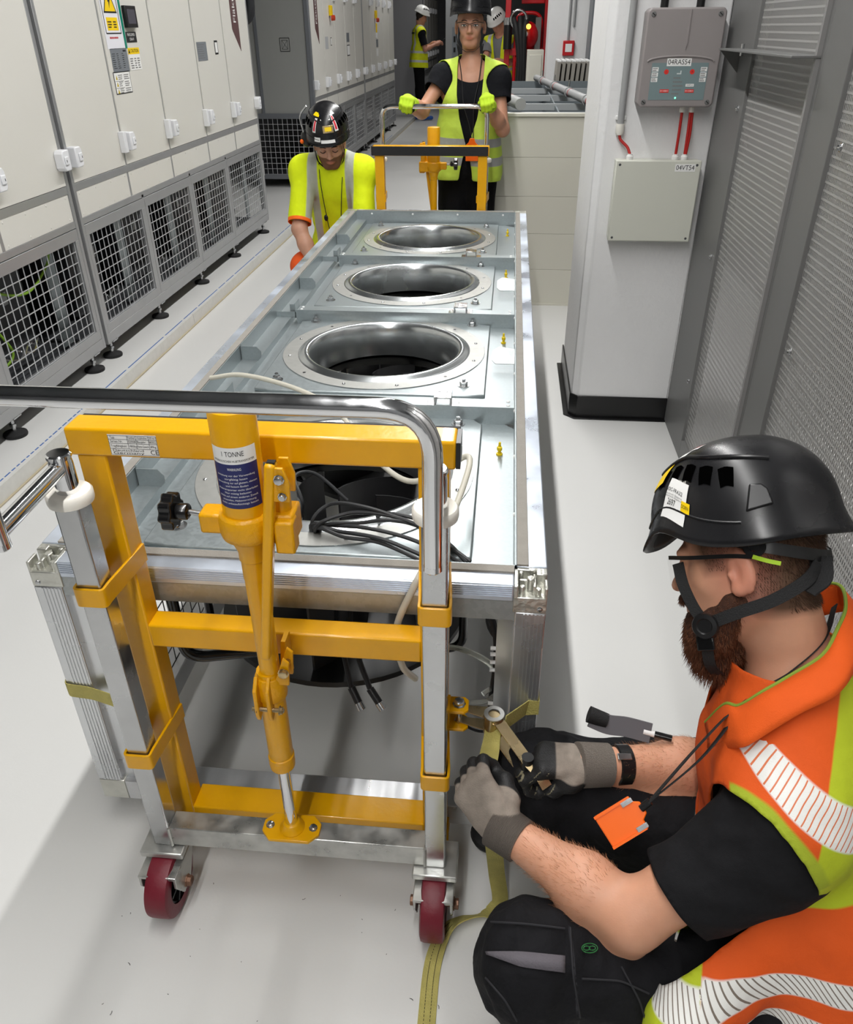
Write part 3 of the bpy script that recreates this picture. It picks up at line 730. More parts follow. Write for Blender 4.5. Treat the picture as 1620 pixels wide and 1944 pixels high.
# hanging leads with plugs, black loom with white clips beside the right post
for k, x in enumerate((-.285, -.255)):
    pts = [(x - .05, 1.38, .56), (x - .045, 1.30, .50), (x - .02, 1.24, .46), (x + .01 * k, 1.20, .405)]
    MB().tube(spline(pts, 6), .006, 8).build('lead', CABLE, unit)
    d = Vector((.03 + .01 * k, -.03, -.045)).normalized(); p = Vector(pts[-1])
    pg = MB().cyl(p, p + d * .035, .0085, 12).build('plug', BLACKP, unit); MB().cyl(p + d * .035, p + d * .052, .0095, 14).build('plug_ring', ZINC, pg)
MB().cyl((-.31, 1.34, .665), (-.295, 1.30, .655), .017, 16).build('cable_gland', mat('gland_grey', (208, 208, 204), .5), unit)
for k in range(4):
    pts = [(-.13 + .03 * k, 1.40, .655), (-.06 + .02 * k, 1.30, .66), (.0, 1.22, .62 - .01 * k), (.018 + .004 * k, 1.19, .54), (.012 + .004 * k, 1.185, .40), (.012 + .004 * k, 1.19, .22)]
    MB().tube(spline(pts, 6), .006, 8).build('cable', CABLE, unit)
for zz in (.60, .585, .565, .545, .455, .435):
    b = MB(); b.box(.020, .042, UY0 + .016, UY0 + .028, zz - .006, zz + .005); b.box(.006, .022, UY0 + .018, UY0 + .026, zz - .003, zz); b.build('cable_clip', WHITEP, unit)
MB().tube(spline([(-.06, 1.12, .44), (-.03, 1.11, .405), (.01, 1.11, .40), (.035, 1.12, .44)], 6), .003, 6).build('cable', CABLE, unit)

# levelling feet under the right-hand bottom rail
for y in (UY0 + .035, UY1 - .05):
    f = MB().lathe([(.0002, .02), (.047, .02), (.05, .028), (.046, .036), (.02, .046), (.0002, .047)], (.03, y, 0), 26).build('levelling_foot', BLACKR, unit); MB().cyl((.03, y, .045), (.03, y, UZ0), .008, 10).build('foot_stud', ZINC, f)

MB().tube(bend([(-.655, 1.225, DK - .005), (-.655, 1.225, .435), (-.49, 1.30, .405)], .05, 8), .0125, 14).build('bent_guard_tube', BLACKG, unit)
# ------------------------------------------------------------------ air handling cabinets along the left
RAIL = mat('rail_aluminium', (168, 169, 170), .38, .55, var=.04)
FACEX = -2.10
LATW = mat('latch_white', (224, 225, 228), .4)
WIREM = mat('mesh_wire', (196, 198, 200), .4, .5)
MAROON = mat('maroon_sticker', (92, 66, 66), .45)
GREEN = mat('sign_green', (0, 128, 104), .45)
INTERIOR = mat('cabinet_interior', (62, 64, 67), .6)
PALEG = mat('sticker_pale', (176, 178, 180), .5)
def facem(y, z, x=FACEX + .003):          # sticker plane: +u along -Y (reads left to right for a viewer in the aisle is +Y)
    return ax((0, 1, 0), (0, 0, 1), t=(x, y, z))
def latch(parent, y, z, x, side=0):
    """side 0: hinge block + latch across a seam; +1 / -1: a latch alone at a cabinet's first / last edge"""
    for s in ((1,) if side == 0 else (side,)):
        yc = y + s * .043
        b = MB()
        pts = [(-.03, -.045), (.022, -.045), (.034, -.03), (.034, .03), (.022, .045), (-.03, .045)]
        if s < 0: pts = [(-p[0], p[1]) for p in pts][::-1]
        b.prism(pts, ax((0, 1, 0), (0, 0, 1), t=(x, yc, z)), .045)
        o = b.build('latch', LATW, parent, bevel=.005)
        MB().box(x + .045, x + .051, yc + s * .008 - .016, yc + s * .008 + .016, z - .018, z + .018).build('latch_button', LATW, o, bevel=.003)
        MB().box(x + .0512, x + .0518, yc + s * .014 - .002, yc + s * .014 + .002, z - .006, z + .004).build('keyhole', INK, o)
    if side == 0:
        MB().box(x, x + .032, y - .038, y - .003, z - .052, z + .052).build('hinge_block', LATW, parent, bevel=.003)
def make_cabinet(label, ys, meshy, z_top=2.15, detail=True, end_post=True, group='air handling cabinets'):
    y0, y1 = ys[0], ys[-1]; F = FACEX
    t = thing('air_handling_cabinet', label, 'cabinet', (F - .5, (y0 + y1) / 2, .07), group)
    MB().box(F - .9, F - .03, y0, y1, .80, z_top).build('casing', GREYP, t, smooth=0)
    for k in range(len(ys) - 1):
        a, b = ys[k] + .012, ys[k + 1] - .012
        d = MB().box(F - .03, F, a, b, .968, z_top).build('door', CREAM, t, bevel=.002)
        p = MB().box(F - .03, F - .004, a, b, .806, .93).build('lower_panel', CREAM, t, bevel=.0015)
        if detail:
            for yy in np.linspace(a + .03, b - .03, 4):
                for zz in (.82, .916):
                    s = MB(); s.lathe([(.006, 0), (.004, .002), (.0002, .0025)], (F - .004, yy, zz), 8, ax((0, 1, 0), (0, 0, 1)).to_3x3()); s.build('panel_screw', CREAM, p)
        if k > 0:
            MB().box(F - .03, F - .006, ys[k] - .012, ys[k] + .012, .80, z_top).build('seam_strip', RAIL, t)
        if k > 0: latch(t, ys[k], 1.083, F)
    latch(t, ys[0] - .012, 1.083, F, 1); latch(t, ys[-1] + .012, 1.083, F, -1)
    MB().box(F - .03, F - .002, y0, y1, .93, .966).build('door_rail', RAIL, t, bevel=.001)
    MB().box(F - .05, F - .002, y0, y1, .775, .806).build('panel_rail', RAIL, t, bevel=.001)
    for y in (y0 - .014, y1 - .01):
        MB().box(F - .05, F + .001, y, y + .024, .16, z_top).build('corner_post', RAIL, t, bevel=.002)
    # base frame with mesh infill
    MB().box(F - .045, F, y0, y1, .16, .215).build('base_rail', RAIL, t, bevel=.002)
    MB().box(F - .8, F - .72, y0, y1, .17, .8).build('inner_back', INTERIOR, t, smooth=0)
    MB().box(F - .8, F - .05, y0, y1, .17, .18).build('inner_floor', INTERIOR, t, smooth=0)
    for k in range(len(meshy) - 1):
        a, b = meshy[k], meshy[k + 1]
        fr = MB(); fr.box(F - .028, F, a + .012, b - .012, .72, .772); fr.box(F - .028, F, a + .012, b - .012, .216, .262)
        fr.box(F - .028, F, a + .012, a + .045, .262, .72); fr.box(F - .028, F, b - .045, b - .012, .262, .72)
        fo = fr.build('mesh_frame', RAIL, t, bevel=.0015)
        nu = max(2, int(round((b - a - .09) / .052)))
        wiremesh('wire_mesh', fo, WIREM, (F - .012, a + .045, .262), (0, b - a - .09, 0), (0, 0, .458), nu, 9, .0026)
        if k: MB().box(F - .045, F - .002, a - .012, a + .012, .2, .79).build('mullion', RAIL, t)
        if detail:
            MB().box(F - .16, F - .15, b - .12, b - .03, .2, .75).build('inner_plate', GALV, t)
            for q in ((.42, .50), (.56, .47)):
                MB().box(F - .30, F - .295, a + q[0], a + q[0] + .05, q[1], q[1] + .06).build('inner_label', PALEG, t)
            MB().box(F - .5, F - .3, a + .3, b - .1, .2, .7).build('inner_module', GREYD, t, bevel=.01)
            for q in range(2):
                MB().tube(spline([(F - .2, a + .3 + .12 * q, .3), (F - .17, a + .4 + .1 * q, .27), (F - .18, a + .5 + .08 * q, .31), (F - .2, a + .62, .26)], 6), .009, 8).build('inner_pipe', ZINC, t)
    # levelling feet
    fy = [y0 + .06] + [m for m in meshy[1:-1]] + [y1 - .1]
    for y in fy:
        f = MB().lathe([(.0002, .07), (.05, .07), (.052, .078), (.05, .085), (.022, .095), (.0002, .096)], (F - .03, y, 0), 24).build('foot', BLACKR, t)
        MB().cyl((F - .03, y, .09), (F - .03, y, .17), .009, 10).build('foot_stud', ZINC, f)
        MB().hexnut((F - .03, y, .115), .016, .012).build('foot_nut', ZINC, f)
        MB().box(F - .05, F + .005, y - .03, y + .03, .158, .164).build('foot_bracket', ZINC, f)
    return t
cy2 = [3.885, 4.50, 5.15, 5.84, 6.46, 7.10]
cab1 = make_cabinet('cream cabinet bank with a yellow-green earth cable behind its mesh', [y - 3.26 for y in cy2[:-1]] + [3.825], [.63, 1.4, 2.2, 2.95, 3.825])
cab2 = make_cabinet('cream cabinet bank with warning signs and a small screen on its doors', cy2, [3.885, 4.63, 5.40, 6.16, 7.10])
cab3 = make_cabinet('cream cabinet bank beyond the gap, its end panel marked with a crossed square', [9.32, 9.95, 10.6, 11.25, 11.9, 12.54], [9.32, 10.1, 10.9, 11.7, 12.54], detail=False)
cab4 = make_cabinet('cream cabinet bank next to the dark end wall, with red and yellow switches', [12.61, 13.25, 13.9, 14.55, 15.2, 15.85], [12.61, 13.4, 14.2, 15.0, 15.85], detail=False)
# end panel of the second bank, with mesh below
F = FACEX
MB().box(F - .9, F - .03, 9.27, 9.30, .82, 2.15).build('end_panel', mat('end_panel_grey', (146, 147, 144), .5), cab3, smooth=0)
MB().box(F - .045, F + .002, 9.255, 9.30, .16, 2.15).build('end_post', mat('post_grey', (118, 121, 126), .4, .3), cab3, bevel=.003)
MB().box(F - .58, F - .55, 9.255, 9.27, .82, 2.15).build('end_post', MATS['post_grey'], cab3)
MB().box(F - .9, F - .02, 9.255, 9.30, .77, .82).build('end_rail', MATS['post_grey'], cab3)
MB().box(F - .9, F - .02, 9.26, 9.29, .16, .21).build('end_rail', MATS['post_grey'], cab3)
wiremesh('end_mesh', cab3, WIREM, (F - .75, 9.27, .21), (.70, 0, 0), (0, 0, .56), 13, 10, .003)
MB().box(F - .70, F - .62, 9.2, 9.24, .2, .36).build('socket_box', WHITEP, cab3, bevel=.005)
sm = ax((1, 0, 0), (0, 0, 1), t=(-2.37, 9.2675, 1.458))
q = MB()
for a, b in (((-.05, -.06), (.05, -.06)), ((.05, -.06), (.05, .06)), ((.05, .06), (-.05, .06)), ((-.05, .06), (-.05, -.06)), ((-.03, -.04), (.03, .04)), ((-.03, .04), (.03, -.04)), ((-.03, -.04), (-.03, .04)), ((.03, -.04), (.03, .04)), ((-.03, .04), (.03, .04)), ((-.03, -.04), (.03, -.04))):
    q.bar(sm @ Vector((*a, .001)), sm @ Vector((*b, .001)), .005 if abs(a[0]) > .04 or abs(b[0]) > .04 else .0025, .001, (0, -1, 0))
q.build('crossed_square_sign', INK, cab3, smooth=0)
# black insulated pipe in the gap
t = thing('insulated_pipe', 'thick black insulated pipe elbow between two cream cabinet banks', 'pipe', (-2.6, 8.6, .9))
MB().tube(bend([(-3.05, 8.35, 1.66), (-2.47, 8.45, 1.66), (-2.44, 8.5, 2.6)], .12, 10), .05, 20).build('insulation', mat('pipe_lagging', (38, 39, 42), .6), t)
MB().cyl((-2.6, 8.4, 1.3), (-2.6, 8.4, 1.64), .012, 8).build('support_rod', ZINC, t)
# earth cable in the first cabinet
GY = mat('earth_cable', (120, 160, 40), .5)
MB().tube(spline([(F - .1, 3.15, .71), (F - .09, 3.2, .63), (F - .09, 3.42, .57), (F - .08, 3.60, .64), (F - .06, 3.62, .70)], 8), .006, 8).build('earth_cable', GY, cab1)
MB().tube(spline([(F - .1, 3.12, .70), (F - .12, 3.14, .52), (F - .1, 3.2, .36), (F - .12, 3.12, .3)], 8), .006, 8).build('earth_cable', GY, cab1)
# signs and instruments on cabinet 2
sx = FACEX + .001
def fm(y, z): return facem(y, z, sx)
d = cab2
plate(fm(4.645, 1.66), 0, 0, .215, .29, mat('sign_white', (228, 228, 234), .4), d, 'warning_sign')
q = MB()
M0 = fm(4.645, 1.66) @ Matrix.Translation((0, 0, .0008))
for a, b in (((-.09, -.075), (.09, -.075)), ((.09, -.075), (.09, .14)), ((-.09, -.075), (-.09, .14))): q.bar(M0 @ Vector((*a, 0)), M0 @ Vector((*b, 0)), .006, .0006, (1, 0, 0))
q.build('sign_border', INK, d, smooth=0)
MB().prism([(-.078, .01), (.078, .01), (0, .145)], fm(4.645, 1.665), .0012).build('warning_triangle', INK, d, smooth=0)
MB().prism([(-.064, .018), (.064, .018), (0, .13)], fm(4.645, 1.665), .0016).build('triangle_face', SIGNY, d, smooth=0)
MB().prism([(.004, .09), (-.014, .06), (-.002, .06), (-.006, .03), (.016, .068), (.004, .068), (.012, .092)], fm(4.645, 1.665), .002).build('lightning_bolt', INK, d, smooth=0)
plate(fm(4.645, 1.627), 0, 0, .13, .058, SIGNY, d, 'sign_text_panel', off=.0008)
textlines(fm(4.645, 1.627), -.055, -.005, -.02, .015, 3, INK, d, 4, off=.0018)
textlines(fm(4.645, 1.627), .01, .055, -.02, .015, 3, INK, d, 5, off=.0018)
textlines(fm(4.645, 1.565), -.06, .08, -.008, .008, 1, REDP, d, 6, off=.0012)
MB().prism([(0, -.145), (.025, -.145), (.025, .3), (0, .3)], fm(4.755, 1.66), .001).build('green_strip', GREEN, d, smooth=0)
q = MB().box(sx, sx + .02, 4.79, 4.93, 1.61, 1.712).build('controller_screen', BLACKP, d, bevel=.003)
MB().box(sx + .02, sx + .0205, 4.81, 4.91, 1.628, 1.695).build('screen_glass', mat('screen_glass', (70, 68, 78), .15), q)
plate(fm(4.855, 1.566), 0, 0, .135, .05, INK, d, 'name_plate')
text('FRA32-DM03-', .019, fm(4.855, 1.577) @ Matrix.Translation((0, 0, .0006)), PAPER, d, wid=.10)
text('CRAH-9', .019, fm(4.855, 1.556) @ Matrix.Translation((0, 0, .0006)), PAPER, d, wid=.055)
plate(fm(4.852, 1.462), 0, 0, .15, .105, PAPER, d, 'caution_label')
plate(fm(4.852, 1.501), 0, 0, .15, .03, SIGNY, d, 'caution_band', off=.0007)
text('CAUTION', .024, fm(4.862, 1.501) @ Matrix.Translation((0, 0, .0014)), INK, d, wid=.10)
MB().prism([(-.011, -.01), (.011, -.01), (0, .011)], fm(4.792, 1.501), .0018).build('caution_triangle', INK, d, smooth=0)
for a, b, s in ((-.065, -.02, 11), (-.01, .02, 12), (.03, .065, 13)): textlines(fm(4.852, 1.455), a, b, -.04, .015, 5, INKG, d, s, off=.0012)
plate(fm(4.66, 1.462), 0, 0, .205, .11, TAGG, d, 'rating_plate')
for a, b, s in ((-.09, -.05, 21), (-.035, 0, 22), (.03, .06, 23)): textlines(fm(4.66, 1.462), a, b, -.04, .035, 8, INK, d, s, off=.0009, fill=.3)
textlines(fm(4.66, 1.462), .05, .1, .035, .05, 1, INK, d, 24, off=.0009)
plate(fm(4.645, 1.358), 0, 0, .205, .105, INK, d, 'hazard_label')
plate(fm(4.645, 1.358), 0, 0, .195, .096, PAPER, d, 'hazard_sheet', off=.0006)
for k in range(3):
    MB().prism([(-.083, .016 - .032 * k), (-.06, .016 - .032 * k), (-.0715, .038 - .032 * k)], fm(4.645, 1.358), .0016).build('hazard_triangle', mat('hazard_gold', (190, 168, 40), .5), d, smooth=0)
    textlines(fm(4.645, 1.358), -.05, 0, .014 - .032 * k, .04 - .032 * k, 3, INKG, d, 31 + k, off=.0015)
    textlines(fm(4.645, 1.358), .02, .09, .012 - .032 * k, .04 - .032 * k, 3, INKG, d, 41 + k, off=.0015)
    if k < 2: MB().prism([(-.095, .008 - .032 * k), (.012, .008 - .032 * k), (.012, .0095 - .032 * k), (-.095, .0095 - .032 * k)], fm(4.645, 1.358), .0016).build('table_line', INK, d, smooth=0)
plate(fm(5.965, 1.473), 0, 0, .19, .11, TAGG, d, 'rating_plate')
textlines(fm(5.965, 1.473), -.08, .06, -.045, .045, 7, INKG, d, 51, off=.0009, fill=.3)
plate(fm(6.265, 1.49), 0, 0, .07, .085, INK, d, 'level_label'); plate(fm(6.265, 1.49), 0, 0, .05, .062, PAPER, d, 'level_sheet', off=.0007)
# maroon brand strip with a slanted tip, lettering reads upwards
def brand(parent, y):
    MB().prism([(-.075, 1.60), (-.03, 1.56), (.09, 1.455), (.09, 1.62), (.075, 2.12), (-.075, 2.12)], fm(y, 0), .0012).build('brand_strip', MAROON, parent, smooth=0)
    text('FläktGroup', .085, ax((0, 0, 1), (0, -1, 0), t=(sx + .0014, y + .005, 1.635)), PAPER, parent, 'brand_lettering', align='LEFT')
brand(cab2, 6.76); brand(cab3, 9.62)
for y in (10.35, 13.75):
    MB().box(sx, sx + .03, y - .04, y + .04, 1.72, 1.82).build('switch_plate', SIGNY, cab3 if y < 12 else cab4, bevel=.004)
    MB().lathe([(.0002, .0), (.03, 0), (.026, .04), (.0002, .045)], (sx + .02, y, 1.70), 16, ax((0, 1, 0), (0, 0, 1)).to_3x3()).build('red_switch', mat('switch_red', (190, 60, 30), .4), cab3 if y < 12 else cab4)
plate(fm(9.98 + .12, 1.46), 0, 0, .16, .12, PALEG, cab3, 'door_sheet'); plate(fm(10.35, 1.47), 0, 0, .07, .08, INK, cab3, 'level_label'); plate(fm(10.35, 1.47), 0, 0, .055, .065, PAPER, cab3, 'level_sheet', off=.001)
plate(fm(11.42, 1.50), 0, 0, .18, .10, TAGG, cab3, 'rating_plate'); plate(fm(11.42, 1.36), 0, 0, .19, .12, INK, cab3, 'hazard_label'); plate(fm(11.42, 1.36), 0, 0, .17, .10, PAPER, cab3, 'hazard_sheet', off=.001)
plate(fm(13.85, 1.62), 0, 0, .2, .3, PAPER, cab4, 'warning_sign'); plate(fm(13.85, 1.60), 0, 0, .15, .12, SIGNY, cab4, 'sign_text_panel', off=.001)
plate(fm(13.88, 1.40), 0, 0, .2, .1, TAGG, cab4, 'rating_plate'); plate(fm(13.88, 1.28), 0, 0, .2, .1, PAPER, cab4, 'hazard_label')
for y in (10.6, 11.25, 11.9, 13.25, 13.9, 14.55, 15.2): latch(cab3 if y < 12.5 else cab4, y, 1.92, FACEX)
# cabinets far beyond the end wall
FACEX = -1.93
cab5 = make_cabinet('cream cabinet bank with round white latches, behind the man reading his phone', [19.6, 20.25, 20.9, 21.55, 22.2, 22.9], [19.6, 20.7, 21.8, 22.9], detail=False)
for y in (20.25, 20.9, 21.55, 22.2): latch(cab5, y, 1.92, FACEX)
FACEX = -2.10
# ------------------------------------------------------------------ right side: pillar, boxes, perforated partition
PX0, PX1, PY0, PY1 = .345, .79, 3.5, 4.2
p = struct('pillar', 'white plastered pillar')
b = MB(); ch = .03
b.prism([(PX0 + ch, PY0), (PX1, PY0), (PX1, PY1), (PX0 + ch, PY1), (PX0, PY1 - ch), (PX0, PY0 + ch)], Matrix.Identity(4), 3.7); b.build('pillar_shaft', WALLW, p, bevel=.006)
sk = struct('baseboard_1', 'black rubber skirting round the pillar')
b = MB(); b.prism([(PX0 + ch - .004, PY0 - .008), (PX1, PY0 - .008), (PX1, PY0), (PX0 + ch, PY0), (PX0, PY0 + ch), (PX0, PY1), (PX0 - .008, PY1), (PX0 - .008, PY0 + ch - .004)], Matrix.Identity(4), .112)
b.build('skirting_strip', SKIRT, sk, bevel=.003)
b = MB(); b.prism([(PX0 + ch - .012, PY0 - .03), (PX1, PY0 - .03), (PX1, PY0 - .007), (PX0 + ch - .004, PY0 - .007), (PX0 - .007, PY0 + ch), (PX0 - .007, PY1), (PX0 - .03, PY1), (PX0 - .03, PY0 + ch - .012)], Matrix.Identity(4), .006)
b.build('skirting_cove', SKIRT, sk, bevel=.002)
# smoke detection unit
x0, x1, z0, z1 = .475, .755, 1.335, 1.655; yf = PY0 - .09
t = thing('detector_unit', 'grey wall box labelled 04RAS54 with a teal status panel, on the white pillar', 'control box', ((x0 + x1) / 2, PY0, z0))
b = MB(); cr = .012
b.prism([(x0 + cr, z0), (x1 - cr, z0), (x1, z0 + cr), (x1, z1 - cr), (x1 - cr, z1), (x0 + cr, z1), (x0, z1 - cr), (x0, z0 + cr)], ax((1, 0, 0), (0, 0, 1), t=(0, PY0, 0)), .09)
b.build('housing', BOXG, t, bevel=.006, segs=3)
for q in ((x0 + .022, z0 + .018), (x1 - .022, z0 + .018), (x0 + .022, z1 - .02), (x1 - .022, z1 - .02)):
    s = MB().lathe([(.0002, 0), (.009, 0), (.008, .003), (.0002, .0035)], (q[0], yf, q[1]), 14, ax((1, 0, 0), (0, 0, 1)).to_3x3()).build('cover_screw', GREYP, t)
    MB().obox((q[0], yf - .004, q[1]), (.013, .001, .0025), Matrix.Rotation(R_(40), 3, 'Y')).build('screw_slot', INK, s)
cxx = (x0 + x1) / 2
fmx = lambda x, z: ax((1, 0, 0), (0, 0, 1), t=(x, yf, z))
MB().prism([(-.003, 0), (.003, .02), (.002, .125), (0, .125)], fmx(cxx + .012, z0 + .19), .004).build('moulded_rib', BOXG, t)
arc = [(.5 * .24 * math.cos(a), .018 * math.sin(a)) for a in np.linspace(0, PI, 14)]
MB().tube([fmx(cxx, z0 + .151) @ Vector((q[0], q[1], .001)) for q in arc], .0035, 8).build('moulded_arch', BOXG, t)
pn = plate(fmx(cxx, z0 + .086), 0, 0, .205, .122, PANELT, t, 'status_panel', th=.0008)
ORG[pn.name] = ORG[t.name]
plate(fmx(cxx - .005, z0 + .149), 0, 0, .088, .025, PAPER, t, 'name_label', th=.0012)
text('04RAS54', .024, fmx(cxx - .005, z0 + .149) @ Matrix.Translation((0, 0, .0011)), INK, t, wid=.08)
for s in (-1, 1):
    for k in range(3):
        plate(fmx(cxx + s * .088, z0 + .126 - .017 * k), 0, 0, .023, .014, PAPER, pn, 'tag', off=.0008); textlines(fmx(cxx + s * .088, z0 + .126 - .017 * k), -.01, .01, -.006, .006, 2, INKG, pn, 60 + k, off=.0018)
    MB().lathe([(.0002, .001), (.0085, .001)], fmx(cxx + s * .047, z0 + .118).translation, 18, fmx(0, 0).to_3x3()).build('alarm_dot', mat('alarm_red', (214, 52, 44), .4), pn)
    plate(fmx(cxx + s * .046, z0 + .055), 0, 0, .033, .011, MATS['alarm_red'], pn, 'sector_tag', off=.0008)
    text('D=400/1' if s < 0 else 'D=330/1', .0075, fmx(cxx + s * .046, z0 + .055) @ Matrix.Translation((0, 0, .0011)), PAPER, pn, wid=.028)
    text('I' if s < 0 else 'II', .008, fmx(cxx + s * .047, z0 + .118) @ Matrix.Translation((0, 0, .0009)), INK, pn)
plate(fmx(cxx + .045, z0 + .074), 0, 0, .03, .009, PAPER, pn, 'sector_tag', off=.0008); text('D097-H', .0065, fmx(cxx + .045, z0 + .074) @ Matrix.Translation((0, 0, .0011)), INK, pn, wid=.022)
for k in range(5): textlines(fmx(cxx, z0 + .098 - .013 * k), -.018, .02, -.005, .005, 1, INKG, pn, 70 + k, off=.001)
MB().prism([(-.008, -.006), (.008, -.006), (.008, .006), (.004, .006), (.004, -.002), (-.008, -.002)], fmx(cxx, z0 + .116), .001).build('logo_mark', mat('logo_grey', (196, 204, 204), .5), pn, smooth=0)
MB().lathe([(.004, 0), (.003, .002), (.0002, .003)], fmx(cxx - .002, z0 + .032).translation, 12, fmx(0, 0).to_3x3()).build('status_led', mat('led_green', (120, 255, 190), .3, emis=1.5), pn)
for x in (x0 + .062, x1 - .09):
    b = MB(); b.cyl((x, PY0 - .045, z1 - .004), (x, PY0 - .045, 2.3), .0145, 14); b.build('supply_conduit', BLACKP, t)
# junction box
jx0, jx1, jz0, jz1, jy = .425, .752, .84, 1.145, PY0 - .075
t2 = thing('junction_box', 'square beige junction box labelled 04VT54, below the grey wall box', 'junction box', ((jx0 + jx1) / 2, PY0, jz0))
MB().box(jx0, jx1, jy + .02, PY0, jz0, jz1).build('box_body', BOXB, t2, bevel=.004)
MB().box(jx0 - .003, jx1 + .003, jy, jy + .02, jz0 - .003, jz1 + .003).build('box_lid', BOXB, t2, bevel=.005)
for q in ((jx0 + .014, jz0 + .012), (jx1 - .014, jz0 + .012), (jx0 + .014, jz1 - .014), (jx1 - .014, jz1 - .014)):
    MB().lathe([(.0002, 0), (.005, 0), (.004, .001), (.0002, .001)], (q[0], jy, q[1]), 12, ax((1, 0, 0), (0, 0, 1)).to_3x3()).build('lid_screw', GREYD, t2)
jm = ax((1, 0, 0), (0, 0, 1), t=((jx0 + jx1) / 2 + .105, jy, jz1 - .024))
plate(jm, 0, 0, .078, .027, PAPER, t2, 'name_label'); text('04VT54', .025, jm @ Matrix.Translation((0, 0, .0006)), INK, t2, wid=.07)
for k, (x, top) in enumerate(((.655, 1), (.69, 1), (.478, 0))):
    g = MB(); g.lathe([(.0002, 0), (.013, 0), (.014, .006), (.014, .014), (.010, .017), (.010, .022), (.0002, .022)], (x, PY0 - .04, jz1), 12); g.build('cable_gland', WHITEP, t2)
    if top: MB().lathe([(.0002, 0), (.011, 0), (.011, -.02), (.0002, -.02)], (x, PY0 - .045, z0), 12).build('cable_gland', NYLON, t)
for xa, xb, lab, grp in ((.655, .655, 'single red cable left of the close pair, linking the two wall boxes', None), (.687, .69, 'red cable of the close pair linking the grey wall box to the junction box', 'paired red cables')):
    o = tag(MB().tube(spline([(xa, PY0 - .045, z0 - .016), ((xa + xb) / 2, PY0 - .047, (z0 + jz1) / 2), (xb, PY0 - .042, jz1 + .018)], 6), .0055, 10).build('red_cable', REDC), lab, 'cable', grp)
o = tag(MB().tube(spline([(.694, PY0 - .044, z0 - .016), (.697, PY0 - .046, (z0 + jz1) / 2), (.693, PY0 - .043, jz1 + .018)], 6), .0055, 10).build('red_cable', REDC), 'red cable of the close pair linking the grey wall box to the junction box', 'cable', 'paired red cables')
t3 = thing('conduit', 'grey vertical conduit clipped to the white pillar, ending in a red lead', 'conduit', (.43, PY0, 1.26))
MB().cyl((.43, PY0 - .016, 1.265), (.43, PY0 - .016, 3.6), .013, 16).build('conduit_tube', PIPEG, t3)
MB().lathe([(.0002, 1.232), (.012, 1.232), (.0165, 1.24), (.0165, 1.272), (.0002, 1.272)], (.43, PY0 - .016, 0), 16).build('end_coupling', NYLON, t3)
MB().box(.41, .45, PY0 - .012, PY0, 1.285, 1.3).build('conduit_clip', WHITEP, t3, bevel=.002)
MB().tube(spline([(.43, PY0 - .016, 1.236), (.437, PY0 - .02, 1.215), (.465, PY0 - .03, 1.19), (.477, PY0 - .04, 1.166)], 6), .0055, 10).build('red_lead', REDC, t3)
# perforated metal
def perf_mat(name, rgb, py, pz, hy, hz):
    m = bpy.data.materials.new(name); m.use_nodes = True; nt = m.node_tree; b = nt.nodes['Principled BSDF']
    b.inputs['Base Color'].default_value = (*s2l(rgb), 1); b.inputs['Roughness'].default_value = .38; b.inputs['Metallic'].default_value = .25
    tc = nt.nodes.new('ShaderNodeTexCoord'); sp = nt.nodes.new('ShaderNodeSeparateXYZ'); nt.links.new(tc.outputs['Object'], sp.inputs[0])
    def mth(op, a, b_=None):
        n = nt.nodes.new('ShaderNodeMath'); n.operation = op
        for i, v in enumerate((a, b_)):
            if v is None: continue
            if isinstance(v, (int, float)): n.inputs[i].default_value = v
            else: nt.links.new(v, n.inputs[i])
        return n.outputs[0]
    v = mth('DIVIDE', sp.outputs[2], pz); row = mth('FLOOR', v); odd = mth('MULTIPLY', mth('FLOORED_MODULO', row, 2.0), .5)
    u = mth('ADD', mth('DIVIDE', sp.outputs[1], py), odd)
    fu = mth('ABSOLUTE', mth('SUBTRACT', mth('FRACT', u), .5)); fv = mth('ABSOLUTE', mth('SUBTRACT', mth('FRACT', v), .5))
    hole = mth('MULTIPLY', mth('LESS_THAN', fu, hy), mth('LESS_THAN', fv, hz))
    nt.links.new(mth('SUBTRACT', 1.0, hole), b.inputs['Alpha'])
    return m
PERF = perf_mat('perforated_sheet', (168, 167, 165), .0105, .0200, .27, .36)
PERFI = perf_mat('perforated_sheet_inner', (232, 230, 226), .0105, .0200, .27, .36)
WX = .79
def bolts(parent, y, zs):
    for z in zs:
        b = MB(); M3 = ax((0, 0, 1), (0, 1, 0)).to_3x3()
        b.lathe([(.0002, 0), (.011, 0), (.011, .002), (.008, .002), (.0075, .006), (.004, .009), (.0002, .0095)], (WX, y, z), 14, M3); b.build('panel_bolt', ZINC, parent)
ends = [3.5, 2.40, 1.245, .09, -1.065]
labs = ['grey partition panel of slotted perforated sheet, fixed against the white pillar', 'grey partition panel of slotted perforated sheet behind the crouching man', 'grey partition panel of slotted perforated sheet beside the camera aisle', 'grey partition panel of slotted perforated sheet at the aisle entrance']
